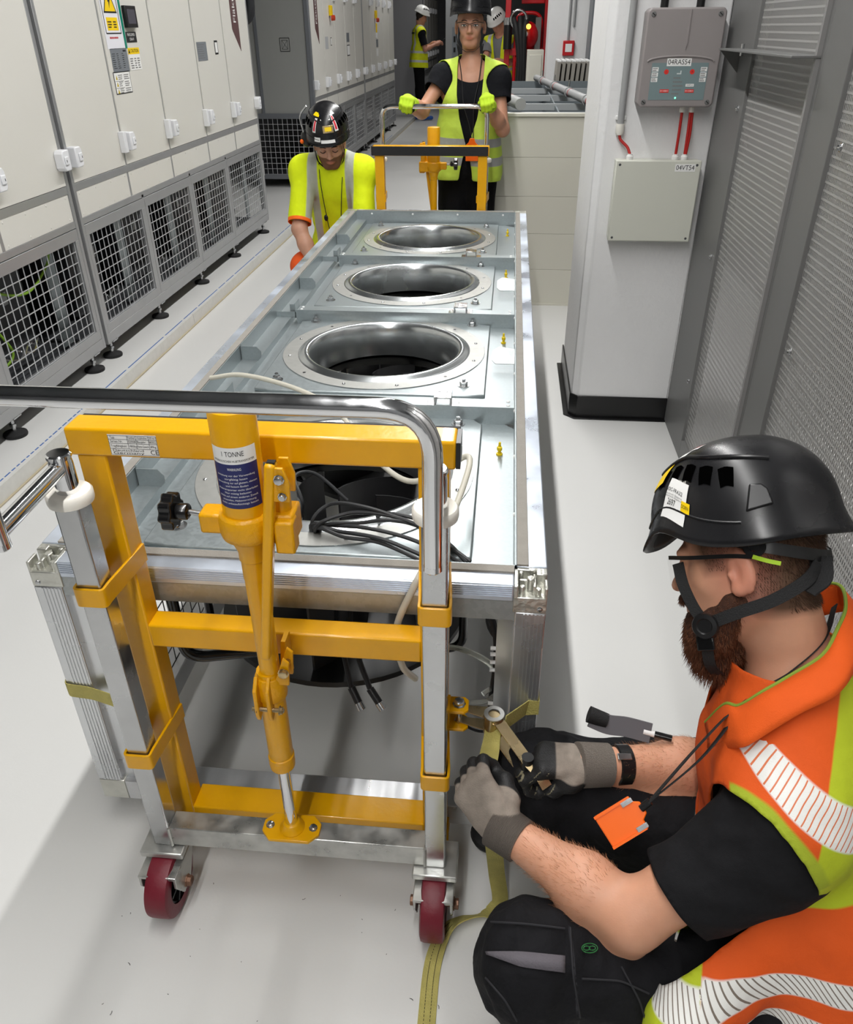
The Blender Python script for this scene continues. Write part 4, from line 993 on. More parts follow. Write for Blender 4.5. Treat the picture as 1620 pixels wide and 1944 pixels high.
for k in range(4):
    yb, ya = ends[k], ends[k + 1]            # far, near
    t = thing('perforated_panel', labs[k], 'partition panel', (WX + .02, (ya + yb) / 2, 0))
    pf = yb - (.39 if k == 0 else .18); pn_ = ya + (.0 if k == 0 else .0) + .155
    if k == 0: pn_ = ya + .0
    MB().box(WX, WX + .04, pf, yb, .0, 3.2).build('stile', GREYP, t, bevel=.002)
    MB().box(WX, WX + .04, ya + .001, pn_ if k else ya + .035, .0, 3.2).build('stile', GREYP, t, bevel=.002)
    n0 = pn_ if k else ya + .035
    MB().box(WX, WX + .04, n0, pf, 0, .085).build('bottom_rail', GREYP, t, bevel=.002)
    MB().box(WX + .012, WX + .014, n0 - .01, pf + .01, .08, 3.2).build('perforated_sheet', PERF, t, smooth=0)
    MB().box(WX - .012, WX + .002, n0 - .012, n0 + .004, .085, 3.2).build('edge_strip', mat('edge_grey', (132, 131, 130), .4), t)
    if k == 0:
        MB().box(WX - .075, WX + .01, ya + .02, 3.27, 1.525, 1.531).build('angle_shelf', GREYP, t, bevel=.001)
        MB().prism([(0, 0), (.075, .0), (.0, -.075)], ax((-1, 0, 0), (0, 0, 1), t=(WX, 3.27, 1.53)), .005).build('shelf_gusset', GREYP, t)
        bolts(t, 3.165, (1.35, .843, .332, 1.86)); b = MB(); b.cyl((WX - .02, 3.17, 1.51), (WX - .02, 3.17, 1.545), .006, 10); b.build('shelf_bolt', ZINC, t)
    bolts(t, ya - .26 if k == 0 else ya - .26, (1.348, .838, .33)) if False else None
    if k >= 1: bolts(t, yb - .26 + .0, (1.348, .838, .33))
# second skin of the cage and what stands behind it
t = thing('inner_screen', 'second perforated screen standing behind the grey partition', 'screen', (1.25, 1.2, 0))
MB().box(1.22, 1.224, -1.1, 3.45, .02, 3.2).build('screen_sheet', PERFI, t, smooth=0)
MB().box(1.2, 1.24, -1.1, 3.45, 0, .03).build('screen_rail', GREYP, t)
S(MB().box(1.75, 1.8, -4, 24, 0, 3.7).build('wall_cage', mat('cage_wall', (206, 204, 202), .7), smooth=0), 'pale wall behind the cage')
ld = bpy.data.lights.new('cage_light', 'AREA'); ld.shape = 'RECTANGLE'; ld.size = .08; ld.size_y = 4.5; ld.energy = 230
lo = bpy.data.objects.new('cage_light', ld); lo.location = (1.5, 1.2, 3.28); COL.objects.link(lo)
t = thing('strip_light_fitting', 'slim white linear light fitting behind the perforated partition', 'light', (1.5, 1.2, 3.3))
MB().box(1.45, 1.55, -1.1, 3.5, 3.3, 3.36).build('housing', HOUS, t)
for s in (-.8, 3.2): MB().cyl((1.5, s, 3.36), (1.5, s, 3.7), .003, 6).build('suspension_rod', ZINC, t)
S(MB().box(WX + .0, WX + .04, 4.2, 9.6, 0, 3.2).build('wall_partition', GREYD, smooth=0), 'dark grey partition wall behind the pillar')
# ------------------------------------------------------------------ open-topped casing behind the pillar
TY0, TY1, TX0, TX1, TZ = 5.28, 8.5, -.10, .76, 1.16
t = thing('open_casing', 'waist-high beige sheet casing, open at the top, standing behind the white pillar', 'casing', ((TX0 + TX1) / 2, (TY0 + TY1) / 2, 0))
for k in range(5):
    z0 = .012 + (TZ - .03) / 5 * k; MB().box(TX0, TX1, TY0, TY0 + .02, z0, z0 + (TZ - .03) / 5 - .0015).build('front_panel', BEIGE, t, bevel=.001)
MB().box(TX0 - .005, TX1, TY0 - .012, TY0 + .03, TZ - .02, TZ).build('top_rim', BEIGE, t, bevel=.003)
MB().box(TX0, TX1, TY0 - .008, TY0 + .02, 0, .014).build('base_rim', BEIGE, t)
INN = mat('casing_inner', (118, 126, 130), .5, .3)
MB().box(TX0, TX0 + .02, TY0 + .02, TY1, 0, TZ - .02).build('side_wall', INN, t, smooth=0)
MB().box(TX1 - .02, TX1, TY0 + .02, TY1, 0, TZ - .02).build('side_wall', INN, t, smooth=0)
MB().box(TX0, TX1, TY1, TY1 + .02, 0, TZ).build('end_wall', INN, t, smooth=0)
MB().box(TX0 + .02, TX1 - .02, TY0 + .02, TY1, .6, .62).build('inner_floor', INN, t, smooth=0)
MB().box(.30, .31, TY0 + .02, TY1, .62, TZ - .03).build('inner_divider', INN, t, smooth=0)
for y in (5.55, 6.2, 7.0, 7.8):
    MB().box(TX0 + .02, TX1 - .02, y, y + .04, TZ - .06, TZ - .02).build('cross_strut', mat('strut_grey', (176, 180, 182), .4, .4), t)
def pipe(name, label, a, b, r, n):
    t = thing(name, label, 'pipe', a); a, b = Vector(a), Vector(b)
    MB().cyl(a, b, r, 16).build('pipe_body', PIPEG, t)
    for k in range(n):
        c = a.lerp(b, (k + .3) / n); d = (b - a).normalized()
        MB().cyl(c - d * .012, c + d * .012, r * 1.04, 16).build('red_band', mat('band_red', (170, 84, 84), .5), t)
        MB().cyl(c + d * .09, c + d * .12, r * 1.25, 16).build('pipe_collar', PIPEG, t); MB().cyl(c + d * .105, c + d * .105 + Vector((0, 0, r + .05)), .006, 8).build('collar_stud', ZINC, t)
    return t
pipe('grey_pipe', 'long grey pipe with red bands lying diagonally across the open casing', (.52, 5.5, TZ + .03), (.22, 8.45, TZ + .03), .028, 4)
pipe('grey_pipe', 'short grey pipe end with one red band on the open casing beside the woman', (.055, 5.42, TZ + .035), (-.14, 6.5, TZ + .035), .034, 1)
# far pillar, call point, boards
q0, q1, qy = .36, .80, 9.9
S(MB().box(q0, q1, qy, qy + .7, 0, 3.7).build('pillar_far', WALLW, smooth=0), 'white pillar with a red call point')
S(MB().box(q1, 1.75, qy - .3, qy, 0, 3.7).build('wall_side', GREYD, smooth=0))
t = thing('call_point', 'square red fire call point on the far white pillar', 'call point', (.58, qy, 1.35))
MB().box(.52, .64, qy - .05, qy, 1.33, 1.47).build('housing', REDP, t, bevel=.006); MB().box(.545, .615, qy - .052, qy - .049, 1.365, 1.44).build('glass', PAPER, t)
t = thing('conduit', 'thin grey conduit dropping to the red fire call point', 'conduit', (.57, qy, 1.47))
MB().cyl((.57, qy - .015, 1.47), (.57, qy - .015, 3.6), .012, 12).build('conduit_tube', PIPEG, t); MB().cyl((.62, qy - .015, 1.6), (.62, qy - .015, 3.6), .012, 12).build('conduit_tube', PIPEG, t)
GYP = mat('board_face', (150, 146, 138), .8); EDG = mat('board_edge', (226, 226, 224), .8)
for k in range(7):
    x = .375 + .046 * k; tilt = .06
    b = MB(); b.obox((x + .02, 8.86 + .02 * (k % 3), .66), (.03, .5, 1.32), Matrix.Rotation(tilt, 3, 'Y'))
    o = b.build('plasterboard', GYP); tag(o, 'offcut of grey plasterboard with pale edges, leaning in a row beside the pillar', 'board', 'plasterboards leaning by the far pillar')
    e = MB(); e.obox((x + .02 + .66 * math.sin(tilt), 8.86 + .02 * (k % 3), .66 + .66 * math.cos(tilt)), (.032, .502, .012), Matrix.Rotation(tilt, 3, 'Y')); e.build('pale_edge', EDG, o)
# grey racking uprights behind the boards
t = thing('slotted_upright', 'grey slotted steel upright beside the leaning boards', 'upright', (.77, 9.4, 0))
MB().box(.765, .788, 9.0, 9.85, 0, 3.0).build('upright_web', mat('steel_grey', (112, 116, 120), .45, .4), t); MB().box(.735, .765, 9.05, 9.09, 0, 3.0).build('upright_flange', MATS['steel_grey'], t)
# beige floor cabinet and red sprinkler valve set
t = thing('floor_cabinet', 'narrow beige floor cabinet between the red pipework and the far pillar', 'cabinet', (.24, 11.2, 0))
MB().box(.16, .36, 11.0, 11.4, 0, 1.36).build('body', BEIGE, t, bevel=.006); MB().box(.185, .335, 10.985, 11.0, .05, 1.31).build('door', BEIGE, t, bevel=.003)
MB().cyl((.345, 10.98, .9), (.345, 10.98, 1.0), .008, 8).build('handle', ZINC, t)
VX, VY = .17, 12.0
t = thing('sprinkler_valve_set', 'red sprinkler valve set with black hoses and an amber lamp, behind the open casing', 'valve set', (VX, VY, 0))
for x in (-.30, .20): MB().box(VX + x, VX + x + .07, VY - .05, VY + .05, 0, 3.0).build('frame_upright', REDP, t, bevel=.005)
MB().box(VX - .3, VX + .27, VY - .04, VY + .04, 1.28, 1.36).build('frame_rail', REDP, t); MB().box(VX - .1, VX + .2, VY + .06, VY + .1, 1.85, 2.6).build('control_panel', REDP, t, bevel=.01)
MB().tube(bend([(VX - .16, VY, .0), (VX - .16, VY, 1.75), (VX + .17, VY, 1.75), (VX + .17, VY, .0)], .14, 8), .022, 14).build('bent_pipe', REDP, t)
MB().cyl((VX, VY - .05, .0), (VX, VY - .05, 1.2), .1, 20).build('riser', REDP, t); MB().cyl((VX, VY - .05, 1.2), (VX, VY - .05, 1.26), .15, 20).build('flange', REDP, t)
MB().ball((VX + .0, VY - .1, 1.5), (.14, .14, .16), 16, 10).build('valve_body', REDP, t)
MB().cyl((VX - .06, VY - .32, 1.52), (VX - .06, VY - .2, 1.52), .05, 16).build('valve_neck', ZINC, t)
for k in range(3): MB().tube(spline([(VX - .2 + .09 * k, VY - .2, 1.7), (VX - .15 + .05 * k, VY - .3, 1.55), (VX - .1 + .03 * k, VY - .3, 1.2), (VX - .12 + .05 * k, VY - .26, .75)], 6), .035, 12).build('black_hose', BLACKR, t)
for k in range(2): MB().cyl((VX - .12 + .05 * k, VY - .26, .55), (VX - .12 + .05 * k, VY - .26, .76), .03, 12).build('hose_ferrule', ZINC, t)
MB().tube([(VX - .13 + .1 * math.cos(a), VY - .25, 1.68 + .1 * math.sin(a)) for a in np.linspace(0, 2 * PI, 18)], .016, 10).build('handwheel', ZINC, t)
MB().cyl((VX - .26, VY - .12, 1.35), (VX - .26, VY - .12, 1.62), .055, 18).build('filter_bowl', BLACKP, t); MB().cyl((VX - .26, VY - .12, 1.62), (VX - .26, VY - .12, 1.70), .06, 18).build('filter_head', ZINC, t)
MB().ball((VX + .0, VY - .32, 1.60), .03, 12, 8).build('amber_lamp', mat('amber_lamp', (255, 176, 60), .3, emis=4.0), t)
MB().box(VX + .09, VY * 0 + VX + .16, VY - .15, VY - .1, 1.3, 1.7).build('gauge_bracket', GREYP, t)
MB().box(VX - .2, VX - .08, VY - .1, VY - .06, 2.0, 2.5).build('name_board', PAPER, t)
t = thing('hanging_sign', 'white sign with a red border hung above the valve set', 'sign', (.10, 11.0, 1.98))
MB().box(-.02, .32, 11.0, 11.01, 1.99, 2.2).build('sign_board', PAPER, t); MB().box(-.02, .32, 10.995, 11.0, 1.99, 2.01).build('red_border', REDP, t)
MB().cyl((.15, 11.005, 2.2), (.15, 11.005, 3.7), .004, 6).build('sign_wire', ZINC, t)
S(MB().box(-2.9, -1.93, 19.2, 19.4, 0, 3.7).build('wall_end', mat('end_wall_grey', (124, 124, 126), .6), smooth=0))
S(MB().box(-.9, 1.75, 14.6, 14.8, 0, 3.7).build('wall_dark', mat('wall_charcoal', (44, 46, 48), .7), smooth=0))
t = thing('service_door', 'grey service door with a black control strip beyond the woman', 'door', (-1.2, 18.0, 0))
MB().box(-1.35, -.9, 17.9, 18.0, 0, 3.0).build('leaf', mat('door_grey', (158, 160, 162), .5), t, bevel=.005); MB().box(-1.22, -1.12, 17.88, 17.9, 1.1, 1.6).build('control_strip', TAGG, t); MB().box(-1.19, -1.15, 17.87, 17.88, 1.35, 1.45).build('button', INK, t); MB().box(-1.19, -1.15, 17.87, 17.88, 1.18, 1.26).build('button', INK, t)
# ------------------------------------------------------------------ figures: distance-field modelling
def V3(p): return np.array(p, dtype=np.float32)
class Field:
    def __init__(self, lo, hi, h):
        self.lo = V3(lo); self.h = np.float32(h); self.n = [int(math.ceil((hi[i] - lo[i]) / h)) + 1 for i in range(3)]
        self.ax = [self.lo[i] + self.h * np.arange(self.n[i], dtype=np.float32) for i in range(3)]
        self.val = np.full(self.n, 0.2, np.float32)
    def copy(self):
        f = Field.__new__(Field); f.lo, f.h, f.n, f.ax = self.lo, self.h, self.n, self.ax; f.val = self.val.copy(); return f
    def _sl(self, lo, hi):
        s = []
        for i in range(3):
            a = max(0, int((lo[i] - self.lo[i]) / self.h)); b = min(self.n[i], int((hi[i] - self.lo[i]) / self.h) + 2)
            if b <= a: return None
            s.append(slice(a, b))
        return tuple(s)
    def _grid(self, s):
        return (self.ax[0][s[0]][:, None, None], self.ax[1][s[1]][None, :, None], self.ax[2][s[2]][None, None, :])
    def _mix(self, s, d, k, sub=False):
        v = self.val[s]
        if sub:
            d = -d
            if k <= 0: self.val[s] = np.maximum(v, d); return
            hh = np.maximum(k - np.abs(v - d), 0) / k; self.val[s] = np.maximum(v, d) + hh * hh * k * .25
        else:
            if k <= 0: self.val[s] = np.minimum(v, d); return
            hh = np.maximum(k - np.abs(v - d), 0) / k; self.val[s] = np.minimum(v, d) - hh * hh * k * .25
    def cone(self, a, b, r1, r2=None, k=.02, flat=None, sub=False):
        r2 = r1 if r2 is None else r2; a, b = V3(a), V3(b); pad = max(r1, r2) + .055 + k
        s = self._sl(np.minimum(a, b) - pad, np.maximum(a, b) + pad)
        if s is None: return self
        x, y, z = self._grid(s); ba = b - a; L = float(ba @ ba) + 1e-12
        t = np.clip(((x - a[0]) * ba[0] + (y - a[1]) * ba[1] + (z - a[2]) * ba[2]) / L, 0, 1)
        dx, dy, dz = x - a[0] - t * ba[0], y - a[1] - t * ba[1], z - a[2] - t * ba[2]
        if flat is not None:                      # squash along a direction: (unit vector, factor < 1 makes it thinner)
            u, f = V3(flat[0]), flat[1]; q = dx * u[0] + dy * u[1] + dz * u[2]
            g = (1 / f - 1); d = np.sqrt(dx * dx + dy * dy + dz * dz + q * q * (1 / (f * f) - 1))
            self._mix(s, (d - (r1 + (r2 - r1) * t)) * (0.5 + 0.5 * f), k, sub); return self
        self._mix(s, np.sqrt(dx * dx + dy * dy + dz * dz) - (r1 + (r2 - r1) * t), k, sub); return self
    def ell(self, c, r, R3=None, k=.02, sub=False):
        c, r = V3(c), V3(r); pad = float(r.max()) + .055 + k
        s = self._sl(c - pad, c + pad)
        if s is None: return self
        x, y, z = self._grid(s); x, y, z = x - c[0], y - c[1], z - c[2]
        if R3 is not None:
            A = np.array(R3, np.float32)           # columns are the local axes
            x, y, z = (x * A[0, 0] + y * A[1, 0] + z * A[2, 0], x * A[0, 1] + y * A[1, 1] + z * A[2, 1], x * A[0, 2] + y * A[1, 2] + z * A[2, 2])
        k0 = np.sqrt((x / r[0]) ** 2 + (y / r[1]) ** 2 + (z / r[2]) ** 2); k1 = np.sqrt((x / r[0] ** 2) ** 2 + (y / r[1] ** 2) ** 2 + (z / r[2] ** 2) ** 2) + 1e-9
        self._mix(s, k0 * (k0 - 1) / k1, k, sub); return self
    def extract(self, iso=0.0):
        g = self.val - np.float32(iso); nx, ny, nz = g.shape; ins = g < 0
        cnt = np.zeros((nx - 1, ny - 1, nz - 1), np.int8); P = np.zeros((nx - 1, ny - 1, nz - 1, 3), np.float32)
        off = [(0, 0, 0), (1, 0, 0), (0, 1, 0), (1, 1, 0), (0, 0, 1), (1, 0, 1), (0, 1, 1), (1, 1, 1)]
        def sub(a, o): return a[o[0]:o[0] + nx - 1, o[1]:o[1] + ny - 1, o[2]:o[2] + nz - 1]
        tot = sum(sub(ins, o).astype(np.int8) for o in off); act = (tot > 0) & (tot < 8)
        I = np.argwhere(act); 
        if len(I) == 0: return np.zeros((0, 3)), np.zeros((0, 4), int)
        acc = np.zeros((len(I), 3), np.float32); num = np.zeros(len(I), np.float32)
        G = [g[I[:, 0] + o[0], I[:, 1] + o[1], I[:, 2] + o[2]] for o in off]
        for a in range(8):
            for b in range(a + 1, 8):
                df = [off[b][i] - off[a][i] for i in range(3)]
                if sum(abs(q) for q in df) != 1: continue
                m = (G[a] < 0) != (G[b] < 0); t = np.where(m, G[a] / (G[a] - G[b] + 1e-12), 0)
                for i in range(3): acc[:, i] += np.where(m, off[a][i] + t * df[i], 0)
                num += m
        Vx = (I + acc / num[:, None]) * self.h + self.lo
        idx = np.full((nx - 1, ny - 1, nz - 1), -1, np.int64); idx[I[:, 0], I[:, 1], I[:, 2]] = np.arange(len(I))
        Q = []
        for axis in range(3):
            a = [slice(None)] * 3; b = [slice(None)] * 3; a[axis] = slice(0, -1); b[axis] = slice(1, None)
            s0, s1 = ins[tuple(a)], ins[tuple(b)]; E = np.argwhere(s0 != s1); u, v = (axis + 1) % 3, (axis + 2) % 3
            lim = [nx - 1, ny - 1, nz - 1]
            ok = (E[:, u] > 0) & (E[:, v] > 0) & (E[:, u] < lim[u]) & (E[:, v] < lim[v]); E = E[ok]
            fl = s0[E[:, 0], E[:, 1], E[:, 2]]; q = []
            for du, dv in ((-1, -1), (0, -1), (0, 0), (-1, 0)):
                e = E.copy(); e[:, u] += du; e[:, v] += dv; q.append(idx[e[:, 0], e[:, 1], e[:, 2]])
            q = np.stack(q, 1); q[~fl] = q[~fl][:, ::-1]; Q.append(q)
        return Vx.astype(np.float64), np.concatenate(Q)
def clipmesh(V, Q, g, h, steps=2):
    gv = g(V); keep = gv[Q].mean(1) < 0; dead = np.zeros(len(V), bool); dead[Q[~keep].ravel()] = True; live = np.zeros(len(V), bool); live[Q[keep].ravel()] = True
    bd = np.where(dead & live)[0]; V = V.copy()
    for _ in range(steps):
        p = V[bd]; e = 1e-3; g0 = g(p); gr = np.stack([(g(p + np.eye(3)[i] * e) - g0) / e for i in range(3)], 1)
        st = -gr * (g0 / (np.maximum((gr ** 2).sum(1), .05)))[:, None]; n = np.linalg.norm(st, axis=1, keepdims=True) + 1e-12
        V[bd] = p + st * np.minimum(1, 1.5 * h / n)
    Q = Q[keep]; use = np.unique(Q); mp = np.full(len(V), -1, np.int64); mp[use] = np.arange(len(use))
    return V[use], mp[Q]
def relax(V, Q, n=2, lam=.5):
    """Laplacian smoothing, boundaries kept"""
    E = np.concatenate([Q[:, [0, 1]], Q[:, [1, 2]], Q[:, [2, 3]], Q[:, [3, 0]]]); E2 = np.sort(E, 1)
    key = E2[:, 0] * (len(V) + 1) + E2[:, 1]; _, ct = np.unique(key, return_counts=True); un, inv = np.unique(key, return_inverse=True)
    bE = E2[(ct == 1)[inv]]; bd = np.zeros(len(V), bool); bd[bE.ravel()] = True
    for _ in range(n):
        S_ = np.zeros_like(V); C_ = np.zeros(len(V))
        np.add.at(S_, E[:, 0], V[E[:, 1]]); np.add.at(S_, E[:, 1], V[E[:, 0]]); np.add.at(C_, E[:, 0], 1); np.add.at(C_, E[:, 1], 1)
        A = S_ / np.maximum(C_, 1)[:, None]; W = V + lam * (A - V); W[bd] = V[bd]
        if len(bE):
            S2 = np.zeros_like(V); C2 = np.zeros(len(V)); np.add.at(S2, bE[:, 0], V[bE[:, 1]]); np.add.at(S2, bE[:, 1], V[bE[:, 0]]); np.add.at(C2, bE.ravel(), 1); W[bd] = V[bd] * .5 + .5 * S2[bd] / np.maximum(C2[bd], 1)[:, None]
        V = W
    return V
def skinmesh(name, V, Q, m, parent, attrs=None, solid=0, kind=None, label=None):
    o = Vector(ORG.get(parent.name, (0, 0, 0))); me = bpy.data.meshes.new(name)
    me.from_pydata((V - np.array(o)).tolist(), [], Q.tolist()); me.update(); me.materials.append(m); me.shade_smooth()
    for k, v in (attrs or {}).items():
        a = me.attributes.new(k, 'FLOAT', 'POINT'); a.data.foreach_set('value', np.asarray(v, np.float32))
    ob = bpy.data.objects.new(name, me); COL.objects.link(ob); ob.parent = parent; ORG[ob.name] = o
    if solid:
        md = ob.modifiers.new('thickness', 'SOLIDIFY'); md.thickness = solid; md.offset = 0
    if kind: ob['kind'] = kind
    if label: ob['label'] = label
    return ob
def layer_mat(name, rgb, layers=(), rough=.75, bump=0.0, bscale=400, var=0.0, vscale=30, sheen=0.0, sss=0.0, wave=None, edge=.0012, wrinkle=0.0, wscale=14, spec=None):
    """base colour + layers (attribute, rgb, rough): a layer shows where its attribute is positive"""
    if name in MATS: return MATS[name]
    m = mat(name, rgb, rough, sheen=sheen, sss=sss, spec=spec); nt = m.node_tree; b = nt.nodes['Principled BSDF']; L = nt.links
    col = nt.nodes.new('ShaderNodeRGB'); col.outputs[0].default_value = (*s2l(rgb), 1); cur = col.outputs[0]
    rg = nt.nodes.new('ShaderNodeValue'); rg.outputs[0].default_value = rough; cr_ = rg.outputs[0]
    for at, c, r in layers:
        an = nt.nodes.new('ShaderNodeAttribute'); an.attribute_name = at
        mr = nt.nodes.new('ShaderNodeMapRange'); mr.inputs[1].default_value = -edge; mr.inputs[2].default_value = edge; L.new(an.outputs['Fac'], mr.inputs[0])
        mx = nt.nodes.new('ShaderNodeMix'); mx.data_type = 'RGBA'; mx.inputs[7].default_value = (*s2l(c), 1); L.new(mr.outputs[0], mx.inputs[0]); L.new(cur, mx.inputs[6]); cur = mx.outputs[2]
        mf = nt.nodes.new('ShaderNodeMix'); mf.inputs[3].default_value = r; L.new(mr.outputs[0], mf.inputs[0]); L.new(cr_, mf.inputs[2]); cr_ = mf.outputs[0]
    tc = nt.nodes.new('ShaderNodeTexCoord')
    if var:
        n = nt.nodes.new('ShaderNodeTexNoise'); n.inputs['Scale'].default_value = vscale; n.inputs['Detail'].default_value = 5; L.new(tc.outputs['Object'], n.inputs['Vector'])
        r = nt.nodes.new('ShaderNodeMapRange'); r.inputs[1].default_value = .3; r.inputs[2].default_value = .7; r.inputs[3].default_value = 1 - var; r.inputs[4].default_value = 1 + var; L.new(n.outputs[0], r.inputs[0])
        sc = nt.nodes.new('ShaderNodeVectorMath'); sc.operation = 'SCALE'; L.new(cur, sc.inputs[0]); L.new(r.outputs[0], sc.inputs['Scale']); cur = sc.outputs[0]
    L.new(cur, b.inputs['Base Color']); L.new(cr_, b.inputs['Roughness'])
    nrm = None
    for st, scl, dist in ((wrinkle, wscale, .03), (bump, bscale, .001)):
        if st:
            n = nt.nodes.new('ShaderNodeTexNoise'); n.inputs['Scale'].default_value = scl; n.inputs['Detail'].default_value = 3; L.new(tc.outputs['Object'], n.inputs['Vector'])
            bp = nt.nodes.new('ShaderNodeBump'); bp.inputs['Strength'].default_value = st; bp.inputs['Distance'].default_value = dist; L.new(n.outputs[0], bp.inputs['Height'])
            if nrm: L.new(nrm, bp.inputs['Normal'])
            nrm = bp.outputs[0]
    if nrm: L.new(nrm, b.inputs['Normal'])
    return m
def M3(x, y, z): return np.array([[x[i], y[i], z[i]] for i in range(3)], np.float32)
def nrm(v): v = np.asarray(v, float); return v / (np.linalg.norm(v) + 1e-12)
class Head:
    """local frame: x forward, y to the person's left, z up; origin between the ears"""
    def __init__(self, c, fwd, up, s=1.0):
        self.c = np.asarray(c, float); self.x = nrm(fwd); up = np.asarray(up, float); self.z = nrm(up - self.x * (up @ self.x)); self.y = np.cross(self.z, self.x); self.s = s
        self.R = M3(self.x, self.y, self.z)
    def w(self, p): p = np.asarray(p, float) * self.s; return self.c + p[..., 0:1] * self.x + p[..., 1:2] * self.y + p[..., 2:3] * self.z if p.ndim > 1 else self.c + p[0] * self.x + p[1] * self.y + p[2] * self.z
    def l(self, P): d = np.asarray(P, float) - self.c; return np.stack([d @ self.x, d @ self.y, d @ self.z], -1) / self.s
    def m4(self):
        m = Matrix.Identity(4)
        for i in range(3): m[i][0] = self.x[i] * self.s; m[i][1] = self.y[i] * self.s; m[i][2] = self.z[i] * self.s; m[i][3] = self.c[i]
        return m
def add_head(F, H, female=False, ears=True):
    s = H.s
    def zf(p): return (p[0], p[1], p[2] if (p[2] > -.035 or not female) else -.035 + (p[2] + .035) * .84)
    def E(c, r, k=.02, sub=False, R=None): F.ell(H.w(zf(c)), [q * s for q in r], H.R if R is None else R, k * s, sub)
    def C(a, b, r1, r2, k=.02, sub=False): F.cone(H.w(zf(a)), H.w(zf(b)), r1 * s, r2 * s, k * s, sub=sub)
    jw = .77 if female else 1.0
    E((-.014, 0, .036), (.097, .075, .086), .01)
    E((.02, 0, -.01), (.072, .066 * jw, .085), .03)
    E((.030, 0, -.062), (.058, .052 * jw, .050), .035)
    C((.066, -.016 * jw, -.098), (.066, .016 * jw, -.098), .019, .019, .025)
    for y in (-1, 1):
        C((-.012, y * .052 * jw, -.062), (.056, y * .026 * jw, -.094), .017, .016, .025)     # jaw line
        C((.052, y * .047 * jw, -.018), (.066, y * .034, -.03), .018, .014, .025)           # cheek
        E((.092, y * .033, .008), (.016, .017, .0105), .012, True)                           # eye socket
        C((.083, y * .045, .026), (.088, y * .016, .026), .008, .009, .012)                  # brow
        C((.083, y * .033, .002), (.083, y * .033, .004), .0125, .0125, .004)                # lid
    C((.088, 0, .018), (.108, 0, -.022), .0085, .0105, .012)
    E((.1085, 0, -.0265), (.0125, .0115, .0095), .006)
    for y in (-1, 1): E((.0985, y * .0125, -.0305), (.009, .0075, .0065), .006)
    E((.086, 0, -.060), (.013, .024, .012), .012)
    E((.0955, 0, -.0560), (.0075, .020, .0042), .003); E((.0945, 0, -.0665), (.0075, .016, .0050), .003)
    C((.1005, -.02, -.0610), (.1005, .02, -.0610), .0022, .0022, .003, True)
    if ears:
        for y in (-1, 1):
            ex = M3(nrm(H.x * .94 - H.y * y * .3 - H.z * .1), nrm(H.y * y + H.x * .3), H.z)
            F.ell(H.w((-.012, y * .081, -.008)), [.021 * s, .0085 * s, .035 * s], ex, .006 * s)
            F.ell(H.w((-.003, y * .0885, -.007)), [.0100 * s, .0062 * s, .0185 * s], ex, .004 * s, True); F.ell(H.w((.004, y * .084, -.012)), [.005 * s, .005 * s, .008 * s], ex, .004 * s)
            F.ell(H.w((-.002, y * .079, -.034)), [.010 * s, .008 * s, .011 * s], ex, .008 * s)
class Torso:
    def __init__(self, pelvis, neck, shL, shR, hipL, hipR):
        self.p, self.n = np.asarray(pelvis, float), np.asarray(neck, float); self.sl, self.sr = np.asarray(shL, float), np.asarray(shR, float)
        self.up = nrm(self.n - self.p); lat = self.sl - self.sr; self.lat = nrm(lat - self.up * (lat @ self.up)); self.fr = np.cross(self.lat, self.up)   # lat = person's left, fr = front
        hl = np.asarray(hipL, float) - np.asarray(hipR, float); self.hlat = nrm(hl - self.up * (hl @ self.up)); self.hfr = np.cross(self.hlat, self.up)
        self.L = np.linalg.norm(self.n - self.p)
    def at(self, t, f=0, l=0): return self.p + (self.n - self.p) * t + self.fr * f + self.lat * l
    def l(self, P): d = np.asarray(P, float) - self.p; return np.stack([d @ self.lat, d @ self.fr, d @ self.up / self.L], -1)
def add_torso(F, T, w=1.0, dp=1.0, g=0.0, k=.05, female=False):
    R = M3(T.lat, T.fr, T.up); RH = M3(T.hlat, T.hfr, T.up); L = T.L
    F.ell(T.at(.70, .0), [.165 * w + g, .108 * dp + g, .36 * L + g], R, k)
    F.ell(T.at(.36, .006), [.145 * w + g, .105 * dp + g, .32 * L + g], R, k)
    F.ell(T.at(.04, -.01), [.165 * w + g, .115 * dp + g, .24 * L + g], RH, k)
    if female:
        for s in (-1, 1): F.ell(T.at(.66, .075, s * .07), [.062 + g, .055 + g, .062 + g], R, .04)
    for q, s in ((T.sl, 1), (T.sr, -1)):
        F.cone(T.at(.98, -.01, s * .03), q - T.up * .005, .052 + g, .058 * w + g, k)
        F.cone(q, T.at(.72, -.01, s * .10), .060 * w + g, .07 + g, k)
def seg(P, a, b):
    a, b = np.asarray(a, float), np.asarray(b, float); ba = b - a; t = np.clip(((P - a) @ ba) / (ba @ ba), 0, 1); return np.linalg.norm(P - a - t[:, None] * ba, axis=1), t
def seg_inf(P, a, b):
    a, b = np.asarray(a, float), np.asarray(b, float); u = nrm(b - a); t = (P - a) @ u; return np.linalg.norm(P - a - t[:, None] * u, axis=1), t
class Hand:
    """x along the fingers, y towards the thumb, z out of the back of the hand; origin at the wrist"""
    def __init__(self, wrist, along, back, left, s=1.0):
        self.c = np.asarray(wrist, float); self.x = nrm(along); b = np.asarray(back, float); self.z = nrm(b - self.x * (b @ self.x)); self.y = np.cross(self.z, self.x) * (-1 if left else 1); self.s = s
    def w(self, p): return self.c + (p[0] * self.x + p[1] * self.y + p[2] * self.z) * self.s
